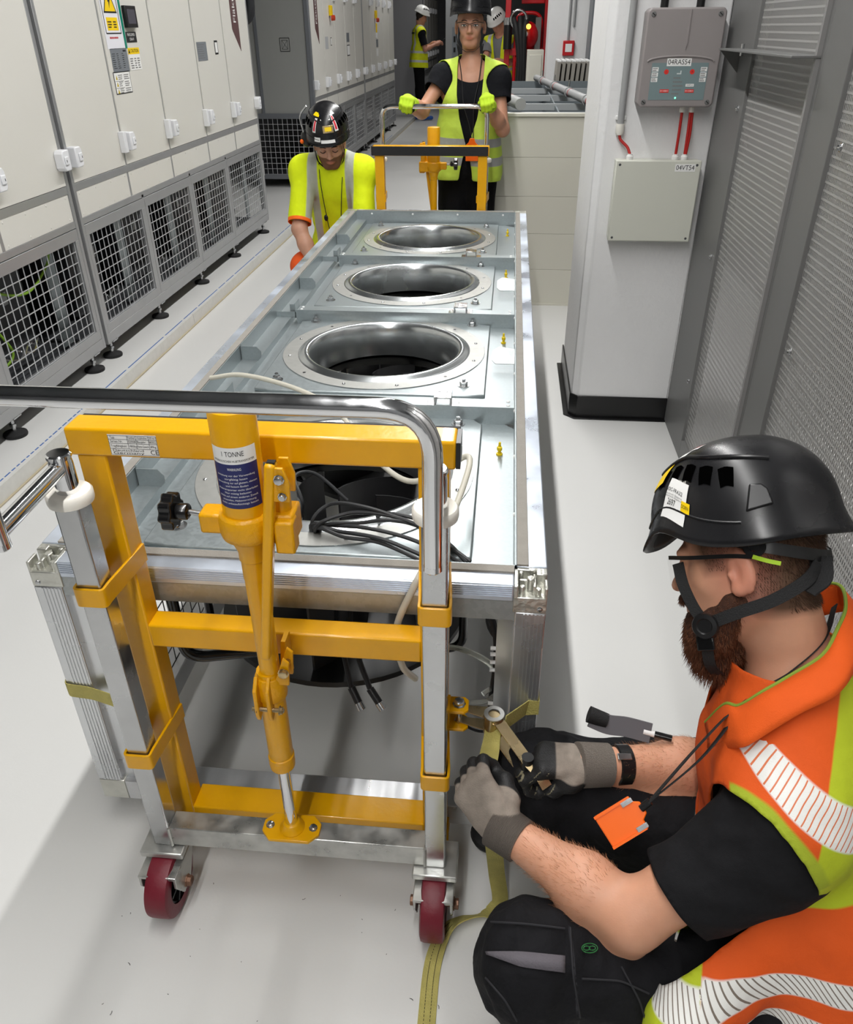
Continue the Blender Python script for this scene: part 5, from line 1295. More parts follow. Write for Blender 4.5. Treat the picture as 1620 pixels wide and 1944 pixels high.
def add_hand(F, H, curl=(.5, .9, .6), spread=.0, thumb=((.03, .03, -.01), (.055, .04, -.03), (.075, .03, -.045)), r=1.0, curls=None):
    s = H.s
    lat = H.y
    F.cone(H.w((-.005, 0, 0)), H.w((.03, 0, 0)), .026 * s * r, .03 * s * r, .02, flat=(H.z, .72))
    for k, y in enumerate((.028, .0095, -.0095, -.027)):
        F.cone(H.w((.015, y * .7, 0)), H.w((.085 - .004 * abs(k - 1), y, .002)), .0135 * s * r, .0125 * s * r, .018)
    for k, (y, L) in enumerate(((.029, .92), (.0098, 1.0), (-.0098, .95), (-.0285, .78))):
        c = (curls[k] if curls else curl); ang = 0; p = np.array([.086 - .004 * abs(k - 1.2), y, .002]); rr = (.0108 if k < 3 else .0096) * r
        for j, ln in enumerate((.043, .027, .021)):
            ang += c[j]; q = p + np.array([math.cos(ang), (1.5 - k) * spread, -math.sin(ang)]) * ln * L
            F.cone(H.w(p), H.w(q), rr * s, rr * .93 * s, .004); p = q; rr *= .93
    p = (.008, .018, -.004); rr = .0155 * r
    for q in thumb: F.cone(H.w(p), H.w(q), rr * s, rr * .86 * s, .010); p = q; rr *= .84
def helmet_surface(H, rx=.139, ry=.114, rz=.132, zc=.060, xo=-.004, brim=.020, wave=True):
    """returns surf(phi, v, off): phi 0 = front, counter-clockwise seen from above; v 0 = crown, 1 = rim"""
    def edge(phi):
        c = math.cos(phi); a = abs(math.atan2(math.sin(phi), c))
        z = -.022 + .030 * math.exp(-((a - .85) / .36) ** 2) - .006 * math.exp(-((a - 1.75) / .45) ** 2)
        if not wave: z = -.020 - .016 * math.exp(-((a - 1.6) / .6) ** 2) + .006 * math.exp(-(a / .5) ** 2)
        if a > 2.2: z -= .004 * (a - 2.2) / .94
        return z
    def surf(phi, v, off=0.0):
        ze = edge(phi); t = v * 1.02
        el = (1 - v) * PI / 2 + v * math.asin(max(-.9, min(.9, (ze) / rz)))
        n_ = 2.25
        ce, se = math.cos(el), math.sin(el)
        q = (abs(ce) ** n_ + abs(se) ** n_) ** (-1 / n_)
        ce *= q; se *= q
        fl = brim * max(0, (v - .80) / .20) ** 2 * (.55 + .45 * max(0, math.cos(phi)) + .25 * max(0, -math.cos(phi)))
        x = xo + (rx + off + fl) * ce * math.cos(phi); y = (ry + off + fl * .7) * ce * math.sin(phi); z = zc + (rz + off) * se - fl * .25
        return H.w((x, y, z))
    return surf
def make_helmet(H, parent, m, name='helmet', nu=80, nv=26, vents=True, detail=True, ventm=None, sf=None):
    sf = sf or helmet_surface(H); b = MB(); vs_ = [tuple(sf(0, 0))]
    for j in range(1, nv + 1):
        for i in range(nu):
            ph = 2 * PI * i / nu; v = j / nv; ridge = .0035 * math.exp(-((math.sin(ph) * v * 1.0) / .22) ** 2) * (1 - v) if detail else 0
            vs_.append(tuple(sf(ph, v, ridge)))
    fs_ = [(0, 1 + i, 1 + (i + 1) % nu) for i in range(nu)]
    for j in range(nv - 1):
        for i in range(nu): fs_.append((1 + j * nu + i, 1 + (j + 1) * nu + i, 1 + (j + 1) * nu + (i + 1) % nu, 1 + j * nu + (i + 1) % nu))
    b.add(vs_, fs_); o = b.build(name, m, parent, smooth=60)
    md = o.modifiers.new('thickness', 'SOLIDIFY'); md.thickness = .004 * H.s; md.offset = -1
    if vents:
        for s in (-1, 1):
            for k in range(5):
                p0 = .66 + .25 * k; w_ = .14; v0 = .47 + .022 * abs(k - 2.3); v1 = v0 + .13
                q = MB(); g_ = []; n = 5
                for a in range(n + 1):
                    for c_ in range(3):
                        u = (a / n - .5) * (w_ + .05 * (1 - c_ / 2)); vv = v0 + (v1 - v0) * c_ / 2 + .03 * abs(a / n - .5)
                        g_.append(tuple(sf(s * (p0 + u), vv, .0012)))
                q.add(g_, [(a * 3 + c_, (a + 1) * 3 + c_, (a + 1) * 3 + c_ + 1, a * 3 + c_ + 1) for a in range(n) for c_ in range(2)]); q.build('vent_shade_patch', ventm or BLACKV, o)  # black patch on the shell; its colour stands for shade inside the opening
            if detail:
                MB().tube([Vector(sf(s * a, (.41 + .09 * (a - 1.2) ** 2), .001)) for a in np.linspace(.28, 2.2, 26)], .0034 * H.s, 8).build('brow_ridge', m, o)
                MB().tube([Vector(sf(s * a, .86 + .02 * math.cos(3 * a), .0)) for a in np.linspace(.35, 1.75, 24)], .0022 * H.s, 8).build('rim_ridge', m, o)
                q = MB(); q.prism([(-.020, -.017), (.018, -.013), (.015, .010), (.008, .019), (-.008, .021)], _surfm(sf, s * 1.95, .74, -.001), .005); q.build('ear_muff_slot', m, o, bevel=.003)
    return o, sf
BLACKV = mat('vent_shade_black', (3, 3, 3), 1.0, spec=0.0)
def _surfm(sf, phi, v, off):
    p = Vector(sf(phi, v, off)); du = Vector(sf(phi + .02, v, off)) - p; dv = Vector(sf(phi, v - .02, off)) - p
    return ax(du, dv, t=p)
def on_helmet(sf, phi, v, w_, h_, m, parent, off=.0015, name='sticker', n=6, rot=0.0):
    """a flexible sticker laid on the shell"""
    p = Vector(sf(phi, v)); du = (Vector(sf(phi + .01, v)) - p).length / .01; dv = (Vector(sf(phi, v + .01)) - p).length / .01; b = MB(); g = []
    for i in range(n + 1):
        for j in range(n + 1):
            a = (i / n - .5) * w_; c = (j / n - .5) * h_; a2 = a * math.cos(rot) - c * math.sin(rot); c2 = a * math.sin(rot) + c * math.cos(rot)
            g.append(tuple(sf(phi + a2 / du, v + c2 / dv, off)))
    b.add(g, [(i * (n + 1) + j, (i + 1) * (n + 1) + j, (i + 1) * (n + 1) + j + 1, i * (n + 1) + j + 1) for i in range(n) for j in range(n)])
    return b.build(name, m, parent, smooth=60)
def text_helmet(sf, s, phi, v, wid, hgt, m, parent, off=.0022, rot=0.0, flip=False):
    o = text(s, hgt, Matrix.Identity(4), m, None, wid=wid); me = o.data; p = Vector(sf(phi, v)); du = (Vector(sf(phi + .01, v)) - p).length / .01; dv = (Vector(sf(phi, v + .01)) - p).length / .01
    g = []
    for q in me.vertices:
        a, c = q.co.x, -q.co.y; a2 = a * math.cos(rot) - c * math.sin(rot); c2 = a * math.sin(rot) + c * math.cos(rot); g.append(tuple(sf(phi + a2 / du, v + c2 / dv, off)))
    ff = [tuple(pp.vertices) for pp in me.polygons]; bpy.data.objects.remove(o); b = MB(); b.add(g, ff); return b.build('lettering', m, parent, smooth=0)
def strands(name, roots, dirs, lens, m, parent, r=.0006, seed=1, droop=.3, curl=.3):
    rng = np.random.default_rng(seed); N = len(roots); vs_ = np.zeros((N, 7, 3)); fs_ = []
    d = dirs / (np.linalg.norm(dirs, axis=1, keepdims=True) + 1e-9); u = np.cross(d, rng.normal(size=(N, 3))); u /= np.linalg.norm(u, axis=1, keepdims=True) + 1e-9; v = np.cross(d, u)
    L = lens[:, None]; j = rng.normal(size=(N, 3)) * curl
    p1 = roots + d * L * .5 + j * L * .15; p2 = roots + d * L + j * L * .35 + np.array([0, 0, -1]) * L * droop
    for k, a in enumerate((0, 2.1, 4.2)):
        o = u * math.cos(a) + v * math.sin(a); vs_[:, k] = roots + o * r; vs_[:, 3 + k] = p1 + o * r * .8
    vs_[:, 6] = p2
    base = np.arange(N)[:, None] * 7
    F4 = np.concatenate([base + np.array([[k, (k + 1) % 3, 3 + (k + 1) % 3, 3 + k]]) for k in range(3)]); F3 = np.concatenate([base + np.array([[3 + k, 3 + (k + 1) % 3, 6]]) for k in range(3)])
    o = Vector(ORG.get(parent.name, (0, 0, 0))); me = bpy.data.meshes.new(name)
    me.from_pydata((vs_.reshape(-1, 3) - np.array(o)).tolist(), [], F4.tolist() + F3.tolist()); me.update(); me.materials.append(m); me.shade_smooth()
    ob = bpy.data.objects.new(name, me); COL.objects.link(ob); ob.parent = parent; ob['kind'] = 'stuff'; return ob
def vnormals(V, Q):
    n = np.cross(V[Q[:, 2]] - V[Q[:, 0]], V[Q[:, 3]] - V[Q[:, 1]]); N = np.zeros_like(V)
    for i in range(4): np.add.at(N, Q[:, i], n)
    return N / (np.linalg.norm(N, axis=1, keepdims=True) + 1e-12)
def smin(*a): return np.minimum.reduce(a)
def smax(*a): return np.maximum.reduce(a)
def wnoise(P, sc, seed=0):
    """cheap smooth noise in [-1,1]"""
    r = np.random.default_rng(seed); out = np.zeros(len(P))
    for _ in range(7):
        k = r.normal(size=3) * sc; out += np.sin(P @ k + r.uniform(0, 6.28))
    return out / 3.5
# ------------------------------------------------------------------ crouching man in the orange and green vest
def half(a, b, inside, d, n):
    """plane through two seen points and along direction n; positive on the side of a third point"""
    A, B, C_ = (np.array(onD(*q, d)) for q in (a, b, inside)); m = nrm(np.cross(B - A, n)); s = np.sign((C_ - A) @ m)
    return lambda P: ((P - A) @ m) * s
def skin_mat(name, rgb, layers, **k): return layer_mat(name, rgb, layers, rough=.5, sss=.12, bump=.15, bscale=420, var=.06, vscale=26, **k)
man = thing('person', 'crouching bearded man in black helmet and orange-green vest tightening a strap', 'person', (.35, .8, 0))
hc = np.array(onD(1418, 1068, 1.205)); rv = nrm(hc - np.array(CC)); rt_ = nrm(np.array(CR) - rv * (np.array(CR) @ rv)); dn_ = np.cross(rv, rt_)
dn_ = dn_ if dn_[2] < 0 else -dn_
fw = -rt_ * math.cos(R_(6)) + dn_ * math.sin(R_(6)); fw = fw * math.cos(R_(14)) + rv * math.sin(R_(14))
upv = -dn_ * math.cos(R_(6)) - rt_ * math.sin(R_(6)) - rv * .05
HM = Head(hc, fw, upv, 1.0)
J = dict(neck=(.468, .945, .745), pelvis=(.53, .80, .27), shL=(.425, .755, .640), shR=(.515, 1.115, .655), elL=tuple(onD(1200, 1742, 1.165)), wrL=tuple(onD(962, 1578, 1.28)),
         elR=(.452, 1.03, .438), wrR=tuple(onD(1128, 1452, 1.40)), hipL=(.49, .69, .28), hipR=(.51, .89, .33), knL=(.088, .668, .395), knR=(.105, 1.02, .395), anL=(.20, .685, .10), anR=(.34, .95, .10))
J = {k: np.array(v, float) for k, v in J.items()}
TM = Torso(J['pelvis'], J['neck'], J['shL'], J['shR'], J['hipL'], J['hipR'])
lo, hi = (-.08, .50, -.01), (.82, 1.32, 1.14)
def arms(F, up=.05, el=.044, fo=.043, wr=.028, g=0.0):
    for s in 'LR':
        a, b, c = J['sh' + s], J['el' + s], J['wr' + s]
        F.cone(a, b, up + g, el + g, .03); F.cone(b + (c - b) * .02, b + (c - b) * .35, el + g - .002, fo + g + .001, .03); F.cone(b + (c - b) * .35, c, fo + g + .001, wr + g, .03)
def legs(F, g=0.0, sag=True):
    for s in 'LR':
        a, b, c = J['hip' + s], J['kn' + s], J['an' + s]
        F.cone(a, b, .088 + g, .064 + g, .05); F.cone(b, b + (c - b) * .4, .062 + g, .058 + g, .04); F.cone(b + (c - b) * .4, c, .058 + g, .040 + g, .04)
# body: one continuous surface
F = Field(lo, hi, .0040)
add_torso(F, TM, g=-.006); arms(F); legs(F, -.014)
F.cone(HM.w((-.03, 0, -.04)), J['neck'] + TM.up * .02, .060, .064, .03)
for s, lf in (('L', True), ('R', False)):
    F.cone(J['wr' + s], J['wr' + s] + nrm(J['wr' + s] - J['el' + s]) * .025, .026, .022, .02)
    F.cone(J['an' + s], J['an' + s] + np.array([-.12, 0, -.06]), .04, .035, .03)
add_head(F, HM); Vb, Qb = F.extract(); Vb = relax(Vb, Qb, 1)
lb = HM.l(Vb)
hairm = smin(-(np.abs(lb[:, 0] + .035) - .085), lb[:, 2] + .055 + .25 * np.minimum(lb[:, 0] + .03, 0) * 0) 
nape = smin(.012 - (lb[:, 0] - .0), lb[:, 2] + .075 - .004 * wnoise(Vb, 60, 2), .2 - np.linalg.norm(lb, axis=1))
side = smin(.056 - lb[:, 0] + .4 * np.minimum(0, lb[:, 2] - .03), lb[:, 2] + .006 + .35 * np.minimum(0, .03 - lb[:, 0]) * 0, .2 - np.linalg.norm(lb, axis=1))
earz = np.linalg.norm((lb - np.array([-.010, .083, -.008])) / np.array([.024, .02, .038]), axis=1) - 1
hair = smin(smax(nape - np.maximum(0, lb[:, 0] + .02) * .9, side), earz * .03)
SKIN = skin_mat('skin_fair', (203, 149, 120), [('hair', (96, 70, 52), .75), ('earred', (214, 128, 108), .5)], edge=.010)
ob = skinmesh('body', Vb, Qb, SKIN, man, {'hair': hair, 'earred': -earz * .004 - .003})
# beard
Fb = Field(hc - .17, hc + np.array([.15, .17, .14]), .0035)
def hb(c, r, k=.02): Fb.ell(HM.w(c), r, HM.R, k)
hb((.062, 0, -.098), (.046, .050, .050), .02); hb((.066, 0, -.135), (.036, .040, .048), .03)
for y in (-1, 1):
    Fb.cone(HM.w((.004, y * .062, -.052)), HM.w((.05, y * .05, -.095)), .016, .03, .02)
Fb.cone(HM.w((.094, -.03, -.046)), HM.w((.094, .03, -.046)), .008, .008, .01)
Vd, Qd = Fb.extract(); Nd = vnormals(Vd, Qd); Vd = Vd + Nd * (.0022 * wnoise(Vd, 160, 4))[:, None]
BEARD = mat('beard_brown', (70, 41, 27), .8, var=.4, vscale=160, bump=.8, bscale=500)
bd = skinmesh('beard', Vd, Qd, BEARD, man)
rng = np.random.default_rng(4); pick = rng.choice(len(Vd), 9000); ld = HM.l(Vd[pick])
dd = Nd[pick] * .55 + np.array(HM.x) * .15 - np.array(HM.z) * 1.0 + rng.normal(size=(len(pick), 3)) * .25
strands('beard_hair', Vd[pick] - Nd[pick] * .002, dd, .007 + .012 * np.clip((-.06 - ld[:, 2]) / .08, 0, 1) * rng.uniform(.4, 1, len(pick)), mat('beard_strand', (112, 66, 40), .6), bd, .00045, 5)
pick = np.where((hair > .004) & (lb[:, 2] < .07) & ((lb[:, 2] > -.045) | (lb[:, 0] < -.06)))[0]; pick = rng.choice(pick, 11000); Nb = vnormals(Vb, Qb)
strands('short_hair', Vb[pick] - Nb[pick] * .001, Nb[pick] * .45 - np.array(HM.z) * .8 - np.array(HM.x) * .35, rng.uniform(.003, .007, len(pick)) + .010 * np.clip(-(lb[pick, 0] + .06) * 12, 0, 1), mat('hair_brown', (84, 60, 44), .6), ob, .00032, 6, .1)
fa = np.zeros(len(Vb), bool)
for q in 'LR':
    dq, tq = seg(Vb, J['el' + q], J['wr' + q]); fa |= (dq < .06) & (tq > .22) & (tq < .85)
pick = rng.choice(np.where(fa)[0], 2200); along = np.where((seg(Vb[pick], J['elL'], J['wrL'])[0] < .07)[:, None], nrm(J['wrL'] - J['elL'])[None], nrm(J['wrR'] - J['elR'])[None])
strands('arm_hair', Vb[pick], Nb[pick] * .5 + along * .9 + rng.normal(size=(len(pick), 3)) * .25, rng.uniform(.006, .014, len(pick)), mat('arm_hair', (186, 132, 94), .6), ob, .00018, 16, .1)
# helmet
HELM = mat('helmet_black', (25, 25, 27), .28, spec=.45, var=.15, vscale=12, rvar=.05)
hel, sf = make_helmet(HM, man, HELM)
on_helmet(sf, 1.02, .77, .046, .06, PAPER, hel, name='name_sticker', rot=.12)
text_helmet(sf, 'VDC-FRA32', 1.0, .71, .036, .008, INK, hel, rot=.12)
text_helmet(sf, '2697', .975, .80, .017, .014, INK, hel, rot=.12)
on_helmet(sf, 1.18, .80, .016, .016, SIGNY, hel, off=.0019, name='yellow_mark', rot=.12); text_helmet(sf, 'DORN', 1.18, .80, .013, .008, INK, hel, off=.0026, rot=.12)
for k in range(2): text_helmet(sf, 'Hochvolt Elektro', 1.0, .742 + .018 * k, .036, .004, INKG, hel, rot=.12)
on_helmet(sf, .40, .50, .05, .055, SIGNY, hel, name='yellow_sticker'); on_helmet(sf, .42, .37, .05, .022, PAPER, hel, name='white_sticker'); on_helmet(sf, .45, .25, .05, .026, PAPER, hel, name='white_sticker'); text_helmet(sf, 'ME', .6, .25, .03, .016, REDP, hel)
for k in range(9):
    rr_ = random.Random(20 + k); on_helmet(sf, 1.05 + .1 * rr_.random(), .62 + .08 * rr_.random(), .003 + .006 * rr_.random(), .003 + .004 * rr_.random(), mat('scuff', (150, 148, 142), .8), hel, off=.0006, name='scuff_mark', n=2)
# cradle behind the helmet rim and chin straps
def hw(*p): return Vector(HM.w(p))
WEB = mat('webbing_black', (26, 26, 27), .75, bump=.4, bscale=500)
ol = HM.y
cr = MB().ribbon(spline([hw(.0, .086, .04), hw(-.03, .087, .03), hw(-.06, .082, .02), hw(-.10, .055, .006), hw(-.118, 0, -.002), hw(-.10, -.055, .006)], 8), tuple(HM.z), .017, .003).build('cradle_band', BLACKP, man)
MB().lathe([(.008, 0), (.0155, 0), (.0155, .004), (.008, .004), (.008, 0)], hw(-.036, .087, .026), 18, M3_ := Matrix([list(r) for r in M3(HM.x, HM.z, HM.y)])).build('cradle_ring', BLACKP, cr)
s1 = spline([hw(.085, .062, .012), hw(.078, .074, -.02), hw(.066, .078, -.055), hw(.052, .080, -.080)], 7)
st = MB().ribbon(s1, tuple(HM.x), .017, .0022).build('chin_strap', WEB, man)
MB().ribbon(spline([hw(-.108, .045, -.008), hw(-.092, .066, -.030), hw(-.05, .083, -.052), hw(0, .088, -.066), hw(.045, .084, -.080)], 8), tuple(HM.z), .018, .0022).build('rear_strap', WEB, st)
MB().ribbon(spline([hw(-.11, .035, .0), hw(-.108, .05, -.03), hw(-.09, .066, -.045)], 6), tuple(HM.x), .03, .003).build('strap_patch', WEB, st)
bk = MB().lathe([(.0002, .004), (.010, .004), (.012, .006), (.018, .005), (.0195, .002), (.0195, -.002), (.0002, -.002)], hw(.050, .086, -.083), 28, M3_).build('strap_buckle', BLACKP, st)
MB().obox(hw(.054, .084, -.108), (.026, .024, .007), Matrix([list(r) for r in M3(HM.x, HM.z, HM.y)])).build('buckle_clip', BLACKG, bk, bevel=.002)
MB().ribbon(spline([hw(.054, .080, -.115), hw(.058, .064, -.145), hw(.058, .03, -.165), hw(.058, 0, -.168), hw(.056, -.05, -.14), hw(.05, -.075, -.08)], 8), tuple(HM.x), .017, .0022).build('chin_loop', WEB, st)
# safety spectacles: temple bar with green tip, edge of the lens
sp = MB().ribbon(spline([hw(.098, .060, .022), hw(.06, .078, .019), hw(.0, .0885, .016), hw(-.03, .0905, .012)], 6), tuple(HM.z), .006, .0025).build('spectacles', BLACKP, man)
MB().ribbon(spline([hw(-.032, .0905, .012), hw(-.05, .088, .004), hw(-.066, .083, -.002)], 6), tuple(HM.z), .006, .003).build('temple_tip', mat('tip_green', (168, 206, 30), .5), sp)
gl = MB(); g_ = []
for i in range(9):
    a = -1.15 + 2.3 * i / 8
    for z in (-.022, .02): g_.append(tuple(hw(.108 * math.cos(a * .55) + .006, .066 * math.sin(a) / math.sin(1.15), z)))
gl.add(g_, [(2 * i, 2 * i + 2, 2 * i + 3, 2 * i + 1) for i in range(8)]); gl.build('lens', mat('lens_clear', (230, 236, 236), .05, alpha=.05), sp)
mat('eye_white', (222, 218, 212), .2)
for y in (-1, 1): MB().ball(hw(.0795, y * .033, .004), .0118, 14, 10).build('eye', MATS['eye_white'], ob)
# black T-shirt
Fs = Field(lo, (.82, 1.32, .86), .006)
add_torso(Fs, TM, g=.002)
for s in 'LR': Fs.cone(J['sh' + s] + (J['el' + s] - J['sh' + s]) * -.03, J['sh' + s] + (J['el' + s] - J['sh' + s]) * .80, .060, .050, .04)
Fs.cone(J['shL'] - TM.up * .05 + (J['elL'] - J['shL']) * .05, J['shL'] + (J['elL'] - J['shL']) * .78 - TM.up * .016, .062, .046, .05)
Vs, Qs = Fs.extract(.006)
Vs = Vs + vnormals(Vs, Qs) * (.003 * wnoise(Vs, 30, 8) - .004 * np.abs(wnoise(Vs * [30, 50, 40], 1.0, 9)))[:, None]
def shirt_reg(P):
    out = (P - (J['neck'] - TM.up * .012)) @ TM.up
    for s in 'LR':
        a, b = J['sh' + s], J['el' + s]; u = nrm(b - a); L = np.linalg.norm(b - a); near = seg(P, a, b)[0] - .11
        out = np.maximum(out, np.where(near < 0, (P - a) @ u - L * .70, -1))
    return out
Vs, Qs = clipmesh(Vs, Qs, shirt_reg, .006); Vs = relax(Vs, Qs, 2)
SHIRT = layer_mat('shirt_black', (25, 25, 27), rough=.9, bump=.4, bscale=700, var=.12, vscale=40, spec=.2, wrinkle=.2, wscale=18)
skinmesh('t_shirt', Vs, Qs, SHIRT, man, solid=.003)
# trousers
Ft = Field(lo, (.82, 1.32, .56), .0062)
legs(Ft, .010); R_t = M3(TM.hlat, TM.hfr, TM.up); Ft.ell(TM.at(.02, -.02), [.185, .14, .15], R_t, .05)
Ft.cone(np.array(onD(1045, 1442, 1.53)), np.array(onD(1340, 1440, 1.55)), .047, .05, .04)
for s in 'LR':
    b = J['kn' + s]; Ft.ell(b + np.array([-.006, 0, -.01]), [.074, .078, .085], None, .04); Ft.cone(b + np.array([.0, 0, -.06]), b + (J['an' + s] - b) * .75, .074, .066, .05)
    a = J['hip' + s]; Ft.cone(a + (b - a) * .45 - np.array([0, 0, .05]), a + (b - a) * .9 - np.array([0, 0, .06]), .05, .05, .05)
Vt, Qt = Ft.extract(); wr_ = wnoise(Vt, 20, 11) * .005 - np.abs(wnoise(Vt * [60, 26, 60], 1.0, 12)) ** .7 * .006 - np.abs(wnoise(Vt * [34, 40, 20], 1.0, 13)) * .005; Vt = Vt + vnormals(Vt, Qt) * wr_[:, None]; Vt = relax(Vt, Qt, 2)
hl, kl = J['hipL'], J['knL']; ul = nrm(hl - kl); nl = nrm(np.cross(ul, [0, 0, 1]));  nl = nl if nl[1] < 0 else -nl
tx = (Vt - kl) @ ul; ty = Vt[:, 2] - (kl[2] + tx * (hl[2] - kl[2]) / .43)
front = -( (Vt - kl) @ nl)
dK = 1.13
hp_ = lambda a, b, c: half(a, b, c, dK, nl)(Vt)
nearside = (Vt - kl) @ nl
refl = smin(.0022 - np.abs(hp_((943, 1742), (965, 1696), (1100, 1720))), hp_((900, 1688), (1000, 1690), (950, 1720)), hp_((900, 1750), (1000, 1752), (950, 1720)), nearside + .01)
refl = np.where(np.sin(Vt[:, 2] * 480) > -.4, refl, -1)
seam = smin(.0016 - np.abs(hp_((1085, 1780), (1100, 1960), (1300, 1850))), nearside + .01)
seam = smax(seam, smin(.0012 - np.abs(hp_((935, 1752), (1085, 1765), (1000, 1900))), hp_((1085, 1780), (1100, 1960), (900, 1850)), nearside + .01))
TROU = layer_mat('work_trousers_black', (19, 19, 22), [('rf', (200, 204, 204), .5), ('sm', (60, 60, 64), .8)], rough=.85, spec=.25, bump=.35, bscale=500, var=.2, vscale=18, edge=.0012, wrinkle=.25, wscale=26)
tro = skinmesh('work_trousers', Vt, Qt, TROU, man, {'rf': refl, 'sm': seam})
# green stitched emblem on the thigh pocket
def on_trou(x, z, off=.0):
    """point on the outer thigh of the left leg"""
    P = kl + ul * x + np.array([0, 0, z]); t = np.array(P) + nl * .14; best = None
    d2 = ((Vt - P) @ nl); m = (np.abs((Vt - P) @ ul) < .006) & (np.abs((Vt - P)[:, 2]) < .006)
    return Vector(P + nl * ((d2[m].max() if m.any() else .08) + off))
GST = mat('stitch_green', (34, 100, 50), .7)
def near_ray(V, x, y, off=0.0):
    d = np.array(ray(x, y)); o = V - np.array(CC); tt = (o @ d) / (d @ d); r2 = np.linalg.norm(o - tt[:, None] * d, axis=1); c = np.where(r2 < .008)[0]
    if len(c) == 0: c = np.array([r2.argmin()])
    t0 = tt[c].min(); return Vector(tuple(np.array(CC) + d * (t0 - off)))
for rx_, rz_, ox in ((15, 9, 0), (6, 4, -6), (6, 4, 5)):
    MB().tube([near_ray(Vt, 1120 + ox + rx_ * math.cos(a), 1800 + rz_ * math.sin(a), .003) for a in np.linspace(0, 2 * PI, 22)], .0008, 5).build('stitched_emblem', GST, tro)
# grey knee insert, seams and pocket edge laid on the cloth
def on_cloth(pts, n=8, off=.0015):
    P = []
    for i in range(len(pts) - 1):
        for k in range(n): t_ = k / n; P.append(near_ray(Vt, pts[i][0] + (pts[i + 1][0] - pts[i][0]) * t_, pts[i][1] + (pts[i + 1][1] - pts[i][1]) * t_, off))
    for _ in range(2): P = [P[0]] + [(P[i - 1] + P[i] * 2 + P[i + 1]) / 4 for i in range(1, len(P) - 1)] + [P[-1]]
    return P
up_ = on_cloth([(922, 1806), (990, 1806), (1082, 1815)], 10, .002); lw_ = on_cloth([(924, 1812), (990, 1836), (1082, 1848)], 10, .002)
q_ = MB(); g_ = [tuple(p) for i in range(len(up_)) for p in (up_[i], lw_[i])]; q_.add(g_, [(2 * i, 2 * i + 1, 2 * i + 3, 2 * i + 2) for i in range(len(up_) - 1)])
ko = q_.build('knee_insert', mat('insert_grey', (92, 88, 94), .8, bump=.3, bscale=400), tro); md = ko.modifiers.new('thickness', 'SOLIDIFY'); md.thickness = .002; md.offset = 0
SEAM = mat('seam_black', (34, 34, 38), .8)
for pts in ([(1083, 1760), (1088, 1850), (1104, 1944)], [(932, 1750), (1000, 1754), (1083, 1764)], [(1180, 1835), (1215, 1900), (1228, 1944)], [(1105, 1858), (1180, 1862), (1240, 1890)], [(922, 1856), (960, 1900), (985, 1944)]):
    MB().tube(on_cloth(pts, 8, .001), .0016, 6).build('seam', SEAM, tro)
# pocket flap and marker pen on the right thigh
hr, kr = J['hipR'], J['knR']; ur = nrm(hr - kr)
p0 = np.array(onD(1122, 1362, 1.45)); p1 = np.array(onD(1236, 1392, 1.42))
fl_ = MB(); fl_.ribbon(spline([Vector(p0), Vector(p0 * .7 + p1 * .3 + np.array([0, 0, -.006])), Vector(p0 * .4 + p1 * .6), Vector(p1)], 6), (0, .6, .8), .035, .008); fl_.build('pocket_flap', mat('flap_grey', (96, 94, 98), .8), tro)
MB().cyl(Vector(p0) + Vector((-.004, .004, .004)), Vector(p0 * .72 + p1 * .28) + Vector((0, .006, -.004)), .016, 12, .014).build('pocket_edge', WEB, tro)
pen = MB().cyl(Vector(p1) - Vector(p1 - p0) * .12, Vector(p1) + Vector(p1 - p0) * .06, .006, 12).build('marker_pen', PAPER, tro); MB().cyl(Vector(p1) + Vector(p1 - p0) * .06, Vector(p1) + Vector(p1 - p0) * .34, .0062, 12).build('pen_cap', BLACKG, pen)
# boots
for s in 'LR':
    a = J['an' + s]; Fo = Field(a - np.array([.24, .09, .12]), a + np.array([.12, .09, .08]), .006)
    Fo.cone(a + np.array([0, 0, .03]), a + np.array([.01, 0, -.05]), .05, .05, .03); Fo.ell(a + np.array([-.085, 0, -.055]), [.115, .05, .045], None, .03); Fo.cone(a + np.array([.03, 0, -.08]), a + np.array([-.17, 0, -.085]), .028, .028, .02, flat=((0, 0, 1), .6))
    Vo, Qo = Fo.extract(); skinmesh('boot', Vo, Qo, BLACKR, man)
# vest
Fv = Field(lo, (.86, 1.32, .90), .0058)
add_torso(Fv, TM, w=1.04, dp=1.08, g=.012)
Fv.cone(TM.at(.32, .07, .09), TM.at(-.05, .12, .13), .06, .07, .08); Fv.cone(TM.at(.32, .07, -.09), TM.at(-.05, .12, -.13), .06, .07, .08); Fv.cone(TM.at(.3, -.05, .1), TM.at(-.1, -.08, .12), .09, .11, .06); Fv.cone(TM.at(.3, -.05, -.1), TM.at(-.1, -.08, -.12), .09, .11, .06)
Fv.cone(TM.at(.38, .05, .10), np.array(onD(1300, 1965, 1.12)), .05, .05, .07)
Fv.cone(TM.at(.98, -.015, 0), TM.at(1.09, .012, 0), .082, .074, .03)
Vv, Qv = Fv.extract(.008); Vv = Vv + vnormals(Vv, Qv) * (.004 * wnoise(Vv, 20, 21) + .0015 * wnoise(Vv, 60, 22))[:, None]
lat = TM.lat
axL = J['elL'] - J['shL']; AH = J['shL'] + axL * .20 + lat * .016
